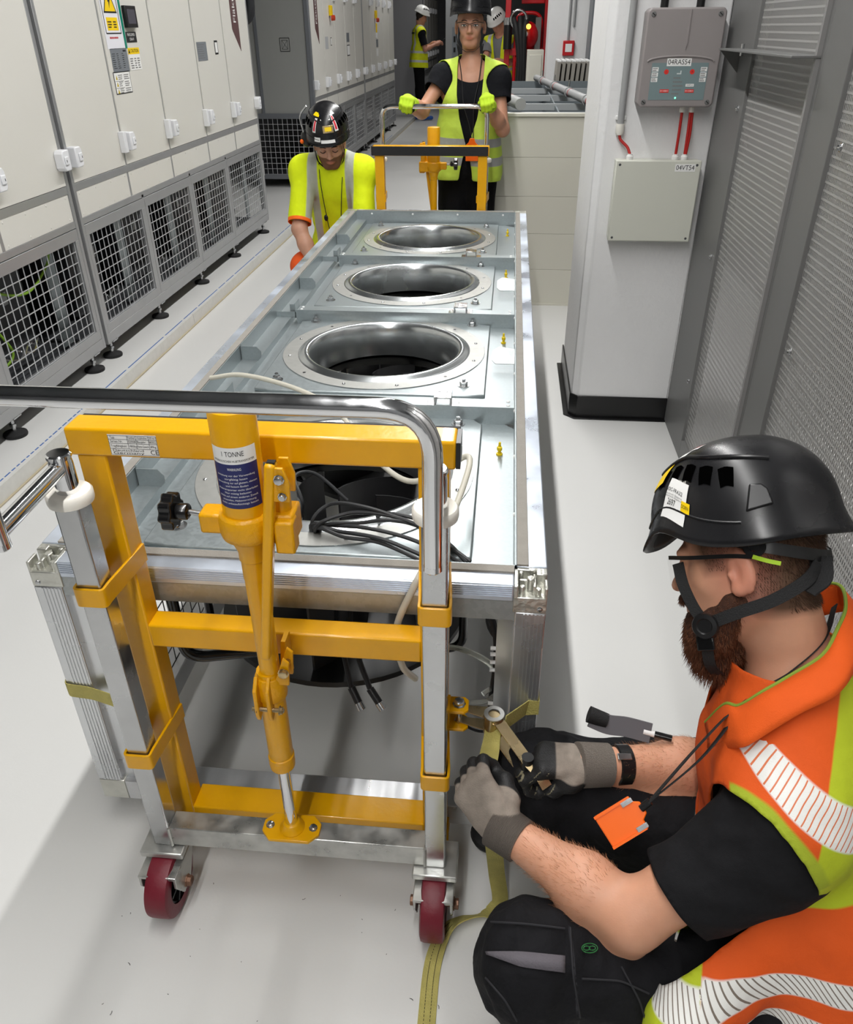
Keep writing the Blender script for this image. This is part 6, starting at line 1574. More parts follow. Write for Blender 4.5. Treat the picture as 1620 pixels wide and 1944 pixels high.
def vest_reg(P):
    top = (P - TM.at(1.075, 0)) @ TM.up + .05 * 0
    l_ = TM.l(P)
    neckhole = .074 - seg_inf(P, TM.at(.9, -.008), TM.at(1.2, .012))[0]; neckhole = np.where(l_[:, 2] > .90, neckhole, -1)
    aL = .096 - seg(P, AH, J['elL'])[0]; aR = .104 - seg(P, J['shR'] - nrm(J['elR'] - J['shR']) * .02, J['elR'])[0]
    hem = (-.32 - l_[:, 2]) * TM.L
    vn = np.where(l_[:, 1] > 0.02, .030 * np.clip((l_[:, 2] - .62) / .45, 0, 1) + .004 - np.abs(l_[:, 0]), -1)
    return smax(top, neckhole, aL, aR, hem, vn)
Vv, Qv = clipmesh(Vv, Qv, vest_reg, .0058, 3); Vv = relax(Vv, Qv, 3)
lv = TM.l(Vv)
back = half((1612, 1190), (1560, 1440), (1640, 1400), 1.13, lat)(Vv); back = smin(back, (lv[:, 2] - .47) * .4)
b1 = half((1378, 1428), (1604, 1570), (1450, 1420), 1.08, lat); b2 = half((1437, 1394), (1620, 1504), (1450, 1500), 1.08, lat)
band1 = smin(b1(Vv), b2(Vv)); band1 = np.where((lv[:, 2] > .45) & (lv[:, 0] > .045) & (lv[:, 1] < .075) & (lv[:, 2] < .95), band1, -1)
trim = smin(.008 - (seg(Vv, AH, J['elL'])[0] - .096), .025 - (Vv - AH) @ TM.fr, (Vv - AH) @ TM.up + .012 - .5 * np.abs((Vv - AH) @ TM.fr) * 0)
fpan = half((1330, 1700), (1326, 1944), (1280, 1850), 1.05, lat)(Vv); fpan = np.where(lv[:, 2] < .45, fpan, -1)
c1 = half((1360, 1945), (1620, 1935), (1450, 1980), 1.04, lat); c2 = half((1360, 2000), (1620, 1985), (1450, 1900), 1.04, lat)
d1 = half((1360, 2065), (1620, 2045), (1450, 2090), 1.03, lat); d2 = half((1360, 2125), (1620, 2105), (1450, 2040), 1.03, lat)
band2 = smax(smin(c1(Vv), c2(Vv)), smin(d1(Vv), d2(Vv))); band2 = np.where(lv[:, 2] < .45, band2, -1)
e1 = half((1270, 1895), (1360, 1885), (1300, 1840), 1.05, lat)(Vv); wpan = smin(fpan - .001, smax(e1, smin(half((1270, 1950), (1360, 1940), (1300, 1980), 1.05, lat)(Vv), half((1270, 2000), (1360, 1990), (1300, 1950), 1.05, lat)(Vv))))
dirb = nrm(np.array(onD(1620, 1640, 1.08)) - np.array(onD(1380, 1440, 1.08))); s_ = Vv @ dirb
ln1 = np.where(np.abs((s_ * 125) % 1 - .5) < .13, band1 - .0005, -1)
dirc = nrm(np.array(onD(1600, 1800, 1.05)) - np.array(onD(1400, 1944, 1.05))); s2_ = Vv @ nrm(dirc + 0 * dirb)
VEST = layer_mat('vest_hi_vis', (216, 84, 16), [('green', (176, 190, 34), .8), ('trim', (158, 172, 40), .8), ('band', (226, 226, 222), .45)], rough=.8, bump=.5, bscale=520, var=.07, vscale=9, edge=.0014, wrinkle=.2, wscale=16)
# thin printed lines over the reflective bands
ntv = VEST.node_tree; Lk = ntv.links; bs = ntv.nodes['Principled BSDF']
def add_lines(attr, coord, freq, rgb, wdt):
    src = bs.inputs['Base Color'].links[0].from_socket
    a1 = ntv.nodes.new('ShaderNodeAttribute'); a1.attribute_name = attr; a2 = ntv.nodes.new('ShaderNodeAttribute'); a2.attribute_name = coord
    def mm(op, *v):
        n = ntv.nodes.new('ShaderNodeMath'); n.operation = op
        for i, q in enumerate(v):
            if isinstance(q, (int, float)): n.inputs[i].default_value = q
            else: Lk.new(q, n.inputs[i])
        return n.outputs[0]
    f = mm('LESS_THAN', mm('ABSOLUTE', mm('SUBTRACT', mm('FRACT', mm('MULTIPLY', a2.outputs['Fac'], freq)), .5)), wdt); g = mm('MULTIPLY', f, mm('GREATER_THAN', a1.outputs['Fac'], 0.0))
    mx = ntv.nodes.new('ShaderNodeMix'); mx.data_type = 'RGBA'; mx.inputs[7].default_value = (*s2l(rgb), 1); Lk.new(g, mx.inputs[0]); Lk.new(src, mx.inputs[6]); Lk.new(mx.outputs[2], bs.inputs['Base Color'])
add_lines('bl1', 'ln1', 1.0, (206, 112, 70), .10); add_lines('bl2', 'ln2', 1.0, (120, 110, 100), .12)
greenb = smax(back, np.where(lv[:, 2] < .45, fpan, -1))
ves = skinmesh('vest', Vv, Qv, VEST, man, {'green': greenb, 'trim': trim, 'band': smax(band1, smin(band2, -fpan), wpan), 'bl1': band1 - .001, 'bl2': smax(smin(band2, -fpan), wpan) - .001, 'ln1': (Vv @ dirb) * 118, 'ln2': (Vv @ nrm(np.array([.6, -.2, .75]))) * 150}, solid=.003)
# gloves
def glove(name, Hd, kw, m, cuffpts, att, lo_, hi_, h=.0024):
    Fg = Field(lo_, hi_, h); add_hand(Fg, Hd, **kw); Vg, Qg = Fg.extract(); P = Vg - Hd.c; lx, lz = P @ Hd.x, P @ Hd.z
    Vg = Vg + vnormals(Vg, Qg) * (.0007 * wnoise(Vg, 120, 31))[:, None]
    return skinmesh(name, Vg, Qg, m, man, att(lx, P @ Hd.y, lz, Vg))
GLOVE = layer_mat('glove_knit', (136, 126, 116), [('blk', (26, 26, 27), .55), ('olive', (116, 110, 88), .6)], rough=.9, bump=.9, bscale=420, var=.14, vscale=60, edge=.0016)
def cuff(a, b, r0, r1, m, parent, n=26):
    a, b = Vector(a), Vector(b); pts = []; rs = []
    for k in range(n * 2): t_ = k / (n * 2 - 1); pts.append(a.lerp(b, t_)); rs.append((r0 + (r1 - r0) * t_) * (1 + .06 * (k % 2)))
    return MB().tube(pts, rs, 24).build('glove_cuff', m, parent, smooth=70)
CUFF = mat('cuff_knit', (122, 114, 106), .9, bump=.6, bscale=500)
# left glove: back of the hand to the viewer, fist closed on the strap tail
wl = J['wrL']; dl = nrm(J['wrL'] - J['elL'])
hl_along = nrm(np.array(onD(905, 1468, 1.31)) - np.array(onD(962, 1572, 1.285)))
HL = Hand(wl + dl * .006, nrm(dl * .8 + np.array([0, .15, .45])), -rv * .9 + np.array([-.35, 0, .2]), True, 1.0)
gl_ = glove('glove', HL, dict(curl=(.95, 1.35, .8), thumb=((.03, .036, -.014), (.058, .038, -.034), (.075, .022, -.048)), r=1.12), GLOVE, None, lambda x, y, z, Vg: {'blk': smin(-.012 - z, x - .02), 'olive': np.full(len(x), -1.0)}, HL.c - .15, HL.c + .15)
cuff(J['elL'] + (wl - J['elL']) * .87, wl + dl * .022, .0345, .0365, CUFF, gl_)
# right glove: fingers wrapped round the ratchet lever
wr = J['wrR']; dr = nrm(wr - J['elR'])
HR = Hand(wr + dr * .01, nrm(np.array([-.9, -.18, -.32])), nrm(np.array([.1, -.25, .95])), False, 1.0)
HR = Hand(wr + dr * .01, nrm(np.array(onD(1005, 1440, 1.41)) - wr), nrm(-rv * .30 + np.array([0, .30, .85])), False, 1.0)
gr_ = glove('glove', HR, dict(curl=(.7, 1.25, .75), thumb=((.03, .036, -.012), (.060, .034, -.034), (.082, .018, -.05)), r=1.12), GLOVE, None,
            lambda x, y, z, Vg: {'blk': smax(x - .060, -.002 - z), 'olive': np.where(np.sin(x * 420 + z * 260) > .72, smin(x - .06, .03 - np.abs(z + .02)), -1.0)}, HR.c - .15, HR.c + .15)
cuff(wr - dr * .028, wr + dr * .03, .036, .038, CUFF, gr_)
# wrist band
wb = wr - dr * .052
w1 = MB().tube([Vector(wb - dr * .013), Vector(wb - dr * .011), Vector(wb + dr * .011), Vector(wb + dr * .013)], [.0345, .0365, .036, .034], 26).build('wrist_band', BLACKP, man)
MB().obox(Vector(wb + np.array([0, -.012, .034])), (.026, .012, .008), Matrix([list(r) for r in M3(dr, nrm(np.cross([0, -.3, 1], dr)), nrm(np.array([0, -.3, 1])))])).build('band_clasp', ZINC, w1, bevel=.001)
# lanyard and orange badge holder
bc = np.array(onD(1183, 1560, 1.165))
ub = nrm(np.array(onD(1222, 1530, 1.16)) - np.array(onD(1140, 1580, 1.17))); vb_ = nrm(np.cross(rv, ub)); vb_ = vb_ if vb_[2] > 0 else -vb_
BM = ax(tuple(ub), tuple(vb_), t=tuple(bc))
if (BM.to_3x3() @ Vector((0, 0, 1))).dot(Vector(tuple(rv))) > 0: BM = BM @ Matrix.Rotation(PI, 4, 'X')
bd_ = MB(); bd_.prism([(-.033, -.025), (.028, -.025), (.028, -.012), (.038, -.006), (.038, .012), (.028, .018), (.028, .027), (-.033, .027)], BM, .005)
badge = bd_.build('badge_holder', ORANGE, man, bevel=.0018)
q_ = MB()
q_.prism([(-.033, -.025), (.026, -.025), (.026, -.021), (-.033, -.021)], BM @ Matrix.Translation((0, 0, .005)), .002); q_.build('holder_rim', ORANGE, badge)
q_ = MB(); q_.prism([(-.033, .023), (.026, .023), (.026, .027), (-.033, .027)], BM @ Matrix.Translation((0, 0, .005)), .002); q_.build('holder_rim', ORANGE, badge)
for y_ in (-.019, .021): MB().prism([(.012, y_ - .0035), (.03, y_ - .0035), (.03, y_ + .0035), (.012, y_ + .0035)], BM @ Matrix.Translation((0, 0, .005)), .0022).build('holder_clip', ZINC, badge)
a_ = BM @ Vector((.034, .003, .003)); q_ = MB().cyl(a_, a_ + Vector((.012, .004, .012)), .006, 10).build('lanyard_clip', BLACKP, badge)
cl0 = a_ + Vector((.01, .003, .011))
def wd(x, y, d): return Vector(onD(x, y, d))
for k in range(2):
    path = [cl0, wd(1318 + 14 * k, 1425 + 14 * k, 1.14), wd(1388 + 6 * k, 1352 + 8 * k, 1.145)]
    if k == 0: path += [wd(1440, 1312, 1.14), wd(1500, 1276, 1.135), wd(1562, 1218, 1.15), wd(1585, 1150, 1.20)]
    else: path += [wd(1405, 1335, 1.17)]
    MB().ribbon(spline(path, 8), [tuple(Vector((.3, -.3, .9)))] * (len(spline(path, 8))), .013, .0018).build('lanyard', WEB, badge)
# stand-up collar of the vest
ct = [(1340, 1372, 1.22), (1376, 1338, 1.16), (1404, 1340, 1.13), (1450, 1313, 1.105), (1500, 1284, 1.10), (1562, 1244, 1.10), (1590, 1195, 1.12), (1606, 1150, 1.18), (1590, 1110, 1.27), (1520, 1120, 1.33), (1440, 1180, 1.36), (1370, 1280, 1.33)]
cb = [(1345, 1420, 1.20), (1392, 1420, 1.12), (1420, 1415, 1.09), (1470, 1385, 1.075), (1520, 1355, 1.065), (1590, 1318, 1.065), (1625, 1265, 1.09), (1640, 1205, 1.16), (1620, 1160, 1.27), (1530, 1180, 1.34), (1440, 1240, 1.37), (1370, 1340, 1.31)]
tp_ = spline([wd(*q) for q in ct], 6); bt_ = spline([wd(*q) for q in cb], 6)
q_ = MB(); n_ = len(tp_); g_ = []
for i in range(n_):
    for j in range(5):
        f = j / 4; p = tp_[i].lerp(bt_[i], f); g_.append(tuple(p + Vector((-.0, -.006, .004)) * math.sin(f * PI)))
q_.add(g_, [(i * 5 + j, (i + 1) * 5 + j, (i + 1) * 5 + j + 1, i * 5 + j + 1) for i in range(n_ - 1) for j in range(4)])
VCOL = layer_mat('vest_collar', (224, 88, 14), rough=.8, bump=.6, bscale=600, var=.06, vscale=12)
co_ = q_.build('collar', VCOL, ves, smooth=60); md = co_.modifiers.new('thickness', 'SOLIDIFY'); md.thickness = .004; md.offset = 0
MB().tube([p + Vector((0, 0, .001)) for p in tp_], .0028, 8).build('collar_piping', mat('piping_green', (128, 150, 50), .8), co_)
# ------------------------------------------------------------------ ratchet strap
rx, ry, rz = LX + .298 + .02, LY + .083, .497
t = thing('ratchet_strap', 'yellow lashing strap with a zinc ratchet buckle, bolted to the yellow lifter frame', 'strap', (rx, ry, 0))
b = MB()
for s in (-1, 1):
    b.prism([(-.008, -.006), (.05, -.008), (.075, -.02), (.085, -.004), (.08, .016), (.055, .022), (.02, .012), (-.008, .01)], ax((.96, -.28, 0), (.28, .96, 0), t=(rx, ry, rz + s * .016 - .001)), .002)
b.cyl((rx + .066, ry - .018, rz - .02), (rx + .066, ry - .018, rz + .02), .012, 16)
b.build('ratchet_frame', PASSIV, t, bevel=.0006)
b = MB(); b.cyl((rx + .066, ry - .018, rz - .022), (rx + .066, ry - .018, rz + .022), .019, 22); 
b.build('ratchet_wheel', PASSIV, t)
b = MB(); b.lathe([(.011, .0225), (.019, .0225), (.019, .025), (.011, .025)], (rx + .066, ry - .018, rz), 22); b.build('wheel_rim', ZINCW, t)
b = MB(); d = Vector((.062, -.075, -.03)); o_ = Vector((rx + .066, ry - .018, rz))
for s in (-1, 1): b.bar(o_ + Vector((0, 0, s * .02)), o_ + d + Vector((0, 0, s * .02)), .022, .002, (0, 0, 1))
b.build('lever_cheek', PASSIV, t)
MB().cyl(o_ + d + Vector((0, 0, -.03)), o_ + d + Vector((0, 0, .03)), .011, 14).build('lever_grip', BLACKP, t)
b = MB(); b.ribbon(spline([o_ + d + Vector((.0, 0, .02)), o_ + d + Vector((.02, -.02, .012)), o_ + d + Vector((.035, -.035, -.004))], 5), (.6, .6, .2), .02, .002); b.build('release_tab', PASSIV, t)
# strap pieces: tail through the left fist, band round the unit, loose end on the floor
hp = Vector(HL.w((.07, 0, -.03)))
tail = spline([o_ + Vector((0, -.012, .002)), o_ + Vector((-.004, -.04, -.02)), o_.lerp(hp, .7), hp, hp + Vector((.004, .005, -.06)), hp + Vector((.02, .06, -.2)), Vector((.04, 1.0, .10)), Vector((.05, .99, .012)), Vector((.02, .965, .006)), Vector((-.02, .945, .022)), Vector((-.052, .922, .026)), Vector((-.072, .89, .010)), Vector((-.082, .84, .004)), Vector((-.083, .75, .0035)), Vector((-.082, .60, .0035))], 8)
n = len(tail); sides = []
for i, p_ in enumerate(tail):
    f = i / (n - 1); sides.append(tuple(Vector((1, .15, 0)).lerp(Vector((.75, -.35, .55)), min(1, max(0, (f - .55) / .1)) if f < .74 else max(0, 1 - (f - .74) / .1)) if f > .45 else Vector((.8, -.5, .2)).lerp(Vector((1, .15, 0)), f / .45)))
s_o = MB().ribbon(tail, sides, .034, .0022).build('strap_tail', STRAP, t)
z_ = .475
ring = [Vector((UX1 + .002, UY0 + .03, z_)), Vector((UX1 + .002, UY1 + .003, z_)), Vector((UX0 - .002, UY1 + .003, z_)), Vector((UX0 - .003, UY0 + .02, z_ - .03)), Vector((UX0 - .003, UY0 - .004, z_ - .035)), Vector((UX0 + .05, UY0 - .004, z_ - .04)), Vector((LX - .298, LY + .095, z_ - .05))]
MB().ribbon(bend(ring, .012, 4), (0, 0, 1), .035, .002).build('strap_band', STRAP, t)
MB().ribbon([o_ + Vector((.02, .0, 0)), Vector((UX1 - .02, UY0 - .004, z_)), Vector((UX1 + .002, UY0 - .003, z_)), Vector((UX1 + .002, UY0 + .04, z_))], (0, 0, 1), .035, .002).build('strap_band', STRAP, t)

# dark stitching line along the loose end
i0 = int(n * .70); dm = MB(); k = i0
acc = [tail[i0]]
for i in range(i0, n - 1):
    for f in (0, .5):
        p = tail[i].lerp(tail[i + 1], f); d_ = (tail[i + 1] - tail[i]).normalized(); sd = Vector(sides[i]); sd = (sd - d_ * sd.dot(d_)).normalized(); nn = d_.cross(sd)
        for o2 in (-.006, .006):
            for sg in (-1, 1): dm.bar(p + sd * o2 + nn * sg * .0013, p + sd * o2 + nn * sg * .0013 + d_ * .0045, .0012, .0005, tuple(nn))
dm.build('stitching', STRAPD, s_o, smooth=0, kind='stuff')
# ------------------------------------------------------------------ the other people
LAN = mat('lanyard_black', (20, 20, 21), .7)
def figure(label, loc, J, Hd, h, skin, vest=None, shirt=None, trou=None, boots=BLACKR, gloves=None, hel=HELM, female=False, hands=None, face=True, neckdrop=.05, sleeve=.55, tw=1.0, legr=1.0, pad=0.0, beard=None, hairc=(40, 32, 28), eyes=True):
    J = {k: np.array(v, float) for k, v in J.items()}
    t = thing('person', label, 'person', loc)
    T = Torso(J['pelvis'], J['neck'], J['shL'], J['shR'], J['hipL'], J['hipR'])
    allp = np.array(list(J.values()) + [Hd.c + .16, Hd.c - .16, J['anL'] + [.1, -.28, -.1], J['anR'] + [-.1, .2, -.1]]); lo_, hi_ = allp.min(0) - .17, allp.max(0) + .17
    def arms_(F, g=0, tmax=1.0):
        for s in 'LR':
            a, b, c = J['sh' + s], J['el' + s], J['wr' + s]; F.cone(a, b, (.048 if not female else .042) + g, (.040 if not female else .035) + g, .03)
            if tmax >= 1: F.cone(b, b + (c - b) * .35, .039 * (.9 if female else 1), .040 * (.9 if female else 1), .03); F.cone(b + (c - b) * .35, c, .040 * (.9 if female else 1), .026, .03)
    def legs_(F, g=0):
        for s in 'LR':
            a, b, c = J['hip' + s], J['kn' + s], J['an' + s]; F.cone(a, b, .086 * legr + g, .060 * legr + g, .05); F.cone(b, c, .058 * legr + g, .045 + g, .04)
    hb_ = min(h, .0043) if face else h
    F = Field(lo_, hi_, hb_); add_torso(F, T, w=tw, g=-.004, female=female); arms_(F); legs_(F, -.006)
    F.cone(Hd.w((-.025, 0, -.045)), J['neck'] + T.up * .01, .047 if female else .058, .052 if female else .063, .035)
    for s in 'LR':
        F.cone(J['an' + s], J['an' + s] + (Hd.x * [1, 1, 0]) * .10 + np.array([0, 0, -.05]), .035, .03, .03)
        if not gloves: add_hand(F, Hand(J['wr' + s], J['wr' + s] - J['el' + s], np.array([0, 0, 1.0]) if hands is None else hands[s], s == 'L'), curl=(.5, .7, .4), r=max(1.0, h / .006))
        else: F.cone(J['wr' + s], J['wr' + s] + nrm(J['wr' + s] - J['el' + s]) * .02, .024, .02, .02)
    add_head(F, Hd, female); V, Q = F.extract(); V = relax(V, Q, 1); l = Hd.l(V); rr_ = np.linalg.norm(l, axis=1)
    lips = (1 - np.linalg.norm((l - [.100, 0, -.057 if female else -.0612]) / [.014, .0215, .0098], axis=1)) * .006
    hair = smin(smax(.0 - l[:, 0] - .02 + np.clip(l[:, 2], -.03, .1) * .9, l[:, 2] - .062), .19 - rr_, l[:, 2] + .06)
    at = {'lips': lips, 'hair': hair, 'beard': np.full(len(V), -1.0)}
    if beard: at['beard'] = smin(smax(-.052 - l[:, 2] - .3 * np.maximum(0, .02 - l[:, 0]), smin(.012 - np.abs(l[:, 2] + .046), l[:, 0] - .06)), .17 - rr_, l[:, 2] + .135, l[:, 0] + .005) - np.maximum(0, lips) * 3
    SK = layer_mat('skin_' + label[:14].replace(' ', '_'), skin, [('hair', hairc, .6), ('beard', beard or hairc, .8), ('lips', tuple(int(c * q) for c, q in zip(skin, (.92, .76, .74))), .4)], rough=.5, sss=.1, var=.06, vscale=26, edge=.0035)
    body = skinmesh('body', V, Q, SK, t, at)
    if face:
        for y in (-1, 1):
            def lball(c, r, n=14, m=10):
                q = MB().ball((0, 0, 0), r, n, m); q.v = [tuple(Hd.w((v[0] + c[0], v[1] + c[1], v[2] + c[2]))) for v in q.v]; return q
            e = lball((.0865 if eyes else .080, y * .033, .003), (.0105, .0145, .0056)).build('eye', MATS['eye_white'], body); lball((.0945 if eyes else .080, y * .0325, .0032), (.0032, .0064, .0054)).build('iris', mat('iris_dark', (44, 32, 24), .2), e)
            MB().tube([Vector(Hd.w((.0975 - .010 * u * u, y * (.033 + .0155 * u), .0088 * (1 if eyes else -.2) - .0055 * u * u * (1 if eyes else -.6)))) for u in np.linspace(-1, 1, 9)], .0016, 6).build('eyelash', INK, e)
            MB().tube([Vector(Hd.w((.0965 - .010 * u * u, y * (.033 + .0145 * u), -.0045 + .005 * u * u))) for u in np.linspace(-1, 1, 9)], .0009, 6).build('lower_lid', mat('lid_tone', (140, 96, 78), .6), e)
            MB().tube(spline([Vector(Hd.w(q)) for q in ((.097, y * .015, .024), (.096, y * .03, .0285), (.086, y * .05, .024))], 5), [.0022] * 5 + [.0026] * 5 + [.001], 6).build('eyebrow', mat('brow_dark', (38, 28, 22), .8), body)
    # shirt
    shirt_o = None
    if shirt:
        Fs = Field(lo_, np.minimum(hi_, J['neck'] + [2, 2, .12]), h); add_torso(Fs, T, w=tw, g=.004 + pad, female=female)
        for s in 'LR': a, b = J['sh' + s], J['el' + s]; Fs.cone(a, a + (b - a) * (sleeve + .12), .062, .058, .04)
        Vs, Qs = Fs.extract(.005); Vs = Vs + vnormals(Vs, Qs) * (.003 * wnoise(Vs, 30, 51))[:, None]
        def reg(P):
            lt = T.l(P); out = smax(np.where(lt[:, 2] > .86, .072 - seg_inf(P, T.at(.9, .005), T.at(1.2, .005))[0], -1), (P - T.at(1.12)) @ T.up, neckdrop - np.linalg.norm((lt - [0, .06, 1.0]) * [.75, .8, T.L], axis=1) if shirt.get('scoop') else -np.ones(len(P)))
            out = smax(out, (-.10 - lt[:, 2]) * T.L)
            for s in 'LR':
                a, b = J['sh' + s], J['el' + s]; u = nrm(b - a); out = smax(out, np.where(seg(P, a, b)[0] < .1, (P - a) @ u - np.linalg.norm(b - a) * sleeve, -1))
            return out
        Vs, Qs = clipmesh(Vs, Qs, reg, h); Vs = relax(Vs, Qs, 2); ls = T.l(Vs); sa = {k: f(Vs, ls, T, J) for k, f in shirt.get('layers', {}).items()}
        shirt_o = skinmesh('t_shirt', Vs, Qs, shirt['mat'], t, sa, solid=.003)
    if trou:
        Ft = Field(lo_, [hi_[0], hi_[1], J['pelvis'][2] + .3], h); legs_(Ft, .014); Ft.ell(T.at(.04, -.01), [.175 * tw, .135, .15], M3(T.hlat, T.hfr, T.up), .06)
        Vt2, Qt2 = Ft.extract(); Vt2 = Vt2 + vnormals(Vt2, Qt2) * (.006 * wnoise(Vt2, 18, 61))[:, None]; skinmesh('trousers', Vt2, Qt2, trou, t)
    for s in 'LR':
        a = J['an' + s]; dx = nrm(Hd.x * [1, 1, 0]); Fo = Field(a + np.array([-.3, -.3, -.14]), a + np.array([.3, .3, .1]), max(.008, h)); Fo.cone(a + [0, 0, .04], a + [0, 0, -.04], .052, .05, .03); Fo.cone(a - dx * .02 + [0, 0, -.058], a + dx * .15 + [0, 0, -.064], .042, .036, .03)
        Vo, Qo = Fo.extract(); skinmesh('shoe', Vo, Qo, boots, t)
    if vest:
        Fv = Field(lo_, np.minimum(hi_, J['neck'] + [2, 2, .1]), h); add_torso(Fv, T, w=tw * 1.03, dp=1.05, g=.016 + pad, female=female)
        for q in (-1, 1): Fv.cone(T.at(.35, .05, q * .08), T.at(-.12, .07, q * .11), .08, .09, .08); Fv.cone(T.at(.35, -.05, q * .08), T.at(-.12, -.06, q * .11), .08, .09, .08)
        Vv, Qv = Fv.extract(.008); Vv = Vv + vnormals(Vv, Qv) * (.005 * wnoise(Vv, 18, 71))[:, None]
        def regv(P):
            lt = T.l(P); op = np.where(lt[:, 1] > 0, np.interp(lt[:, 2], vest['open'][0], vest['open'][1]) - np.abs(lt[:, 0] - vest.get('mid', 0)), -1) if 'open' in vest else -np.ones(len(P))
            nk = np.where(lt[:, 2] > .86, vest.get('neck', .085) - seg_inf(P, T.at(.9, .01), T.at(1.2, .01))[0], -1); out = smax(op, nk, (vest.get('hem', -.22) - lt[:, 2]) * T.L)
            for s, q in (('L', 1), ('R', -1)):
                a, b = J['sh' + s], J['el' + s]; out = smax(out, vest.get('hole', .088) - seg(P, a + (b - a) * .12 + T.lat * q * vest.get('off', .035), b + T.lat * q * .1)[0])
            return out
        Vv, Qv = clipmesh(Vv, Qv, regv, h, 3); Vv = relax(Vv, Qv, 3); lv_ = T.l(Vv)
        skinmesh('vest', Vv, Qv, vest['mat'], t, {'band': vest['band'](lv_), **({'hem': vest['edge'](lv_)} if 'edge' in vest else {})}, solid=.004)
    ho, sf_ = make_helmet(Hd, t, hel, nu=56, nv=18, detail=h < .008, sf=helmet_surface(Hd, wave=False, zc=.083, rz=.116))
    if h < .009:
        hw_ = lambda *p: Vector(Hd.w(p))
        for y in (-1, 1):
            MB().ribbon(spline([hw_(.06, y * .076, .03), hw_(.05, y * .079, -.03), hw_(.045, y * .068, -.085), hw_(.05, y * .03, -.122), hw_(.052, 0, -.126)], 7), tuple(Hd.x), .013, .002).build('chin_strap', LAN, ho)
            MB().ribbon(spline([hw_(-.07, y * .08, .02), hw_(-.02, y * .084, -.03), hw_(.045, y * .070, -.08)], 6), tuple(Hd.z), .012, .002).build('chin_strap', LAN, ho)
    if gloves:
        for s in 'LR':
            Hn = Hand(J['wr' + s], *gloves['dir'][s], s == 'L', gloves.get('s', 1.0)); Fg = Field(Hn.c - .16, Hn.c + .16, .0036); add_hand(Fg, Hn, curl=gloves.get('curl', (.8, 1.2, .7)), r=1.1, thumb=gloves.get('thumb', ((.03, .036, -.014), (.058, .034, -.04), (.07, .015, -.055))))
            d_ = nrm(J['el' + s] - J['wr' + s]); Fg.cone(J['wr' + s] - d_ * .01, J['wr' + s] + d_ * .05, .031, .036, .015)
            Vg, Qg = Fg.extract(); P = Vg - Hn.c; skinmesh('glove', Vg, Qg, gloves['mat'], t, {'blk': smin(-.013 - P @ Hn.z, P @ Hn.x - .015, .086 - P @ Hn.x)})
    return t, ho, sf_, Hd, T, shirt_o
LIME = (206, 232, 48)
vmesh = dict(rough=.75, bump=.5, bscale=300, var=.06, vscale=20, edge=.002, wrinkle=.3, wscale=14)
VW = layer_mat('vest_lime', (186, 212, 74), [('band', (150, 152, 150), .5)], **vmesh)
VY2 = layer_mat('vest_yellow', (216, 224, 20), [('band', (196, 198, 196), .5)], **vmesh)
TBLK = layer_mat('trousers_plain_black', (16, 16, 18), rough=.9, spec=.2, wrinkle=.3, wscale=20)
SBLK = layer_mat('tee_black', (20, 21, 25), rough=.9, spec=.2, wrinkle=.25, wscale=22)
GLIME = layer_mat('glove_lime', (176, 208, 40), [('blk', (24, 24, 25), .6)], rough=.85, bump=.6, bscale=300, edge=.0015)
def bands(*tt): return lambda l: smax(*[w_ - np.abs(l[:, 2] - t0) for t0, w_ in tt]) * .5
# woman at the far lifter handle
HW = Head((-.246, 5.09, 1.607), (.01, -1, -.03), (0, 0, 1), .97)
hy_ = 4.42 + (1.11 - LY) + .175
Jw = dict(neck=(-.235, 5.10, 1.405), pelvis=(-.25, 5.11, .91), shL=(-.085, 5.085, 1.345), shR=(-.395, 5.085, 1.355), elL=(-.045, 4.98, 1.10), elR=(-.505, 4.94, 1.195), wrL=(-.135, 4.815, 1.262), wrR=(-.565, 4.815, 1.258), hipL=(-.165, 5.11, .87), hipR=(-.335, 5.11, .87), knL=(-.15, 5.09, .48), knR=(-.34, 5.09, .48), anL=(-.15, 5.12, .11), anR=(-.35, 5.12, .11))
wom, who, wsf, _, WT, _s = figure('woman in black helmet and lime vest holding the chrome handle of the lifter', (-.25, 5.11, 0), Jw, HW, .0062, (188, 138, 112), female=True, hel=HELM,
    vest=dict(mat=VW, open=([-.4, -.05, .22, .5, .75, 1.0], [.055, .035, .006, .050, .070, .075]), band=bands((.25, .045), (.05, .045)), hem=-.16, neck=.072, hole=.108, off=.004), shirt=dict(mat=SBLK, scoop=True), trou=TBLK, neckdrop=.076, sleeve=.42, tw=.86, legr=.95,
    gloves=dict(mat=GLIME, dir={'L': ((.02, -.9, .12), (-.15, -.3, .9)), 'R': ((.0, -.9, .1), (.15, -.35, .9))}, curl=(.95, 1.15, .8)))
on_helmet(wsf, .03, .52, .06, .024, PAPER, who, name='sticker'); on_helmet(wsf, -.11, .52, .02, .018, mat('sticker_red', (206, 44, 60), .5), who, off=.0022, name='sticker'); text_helmet(wsf, 'PLUS', .12, .52, .034, .016, MATS['sticker_red'], who, off=.0024)
on_helmet(wsf, .35, .34, .03, .014, PAPER, who, name='sticker')
wv = lambda *p: Vector(HW.w(p))
sp = MB().tube(spline([wv(.02, -.078, .012), wv(.085, -.066, .017), wv(.104, -.036, .019), wv(.109, 0, .010), wv(.104, .036, .019), wv(.085, .066, .017), wv(.02, .078, .012)], 7), .0017, 6).build('spectacles', BLACKP, wom)
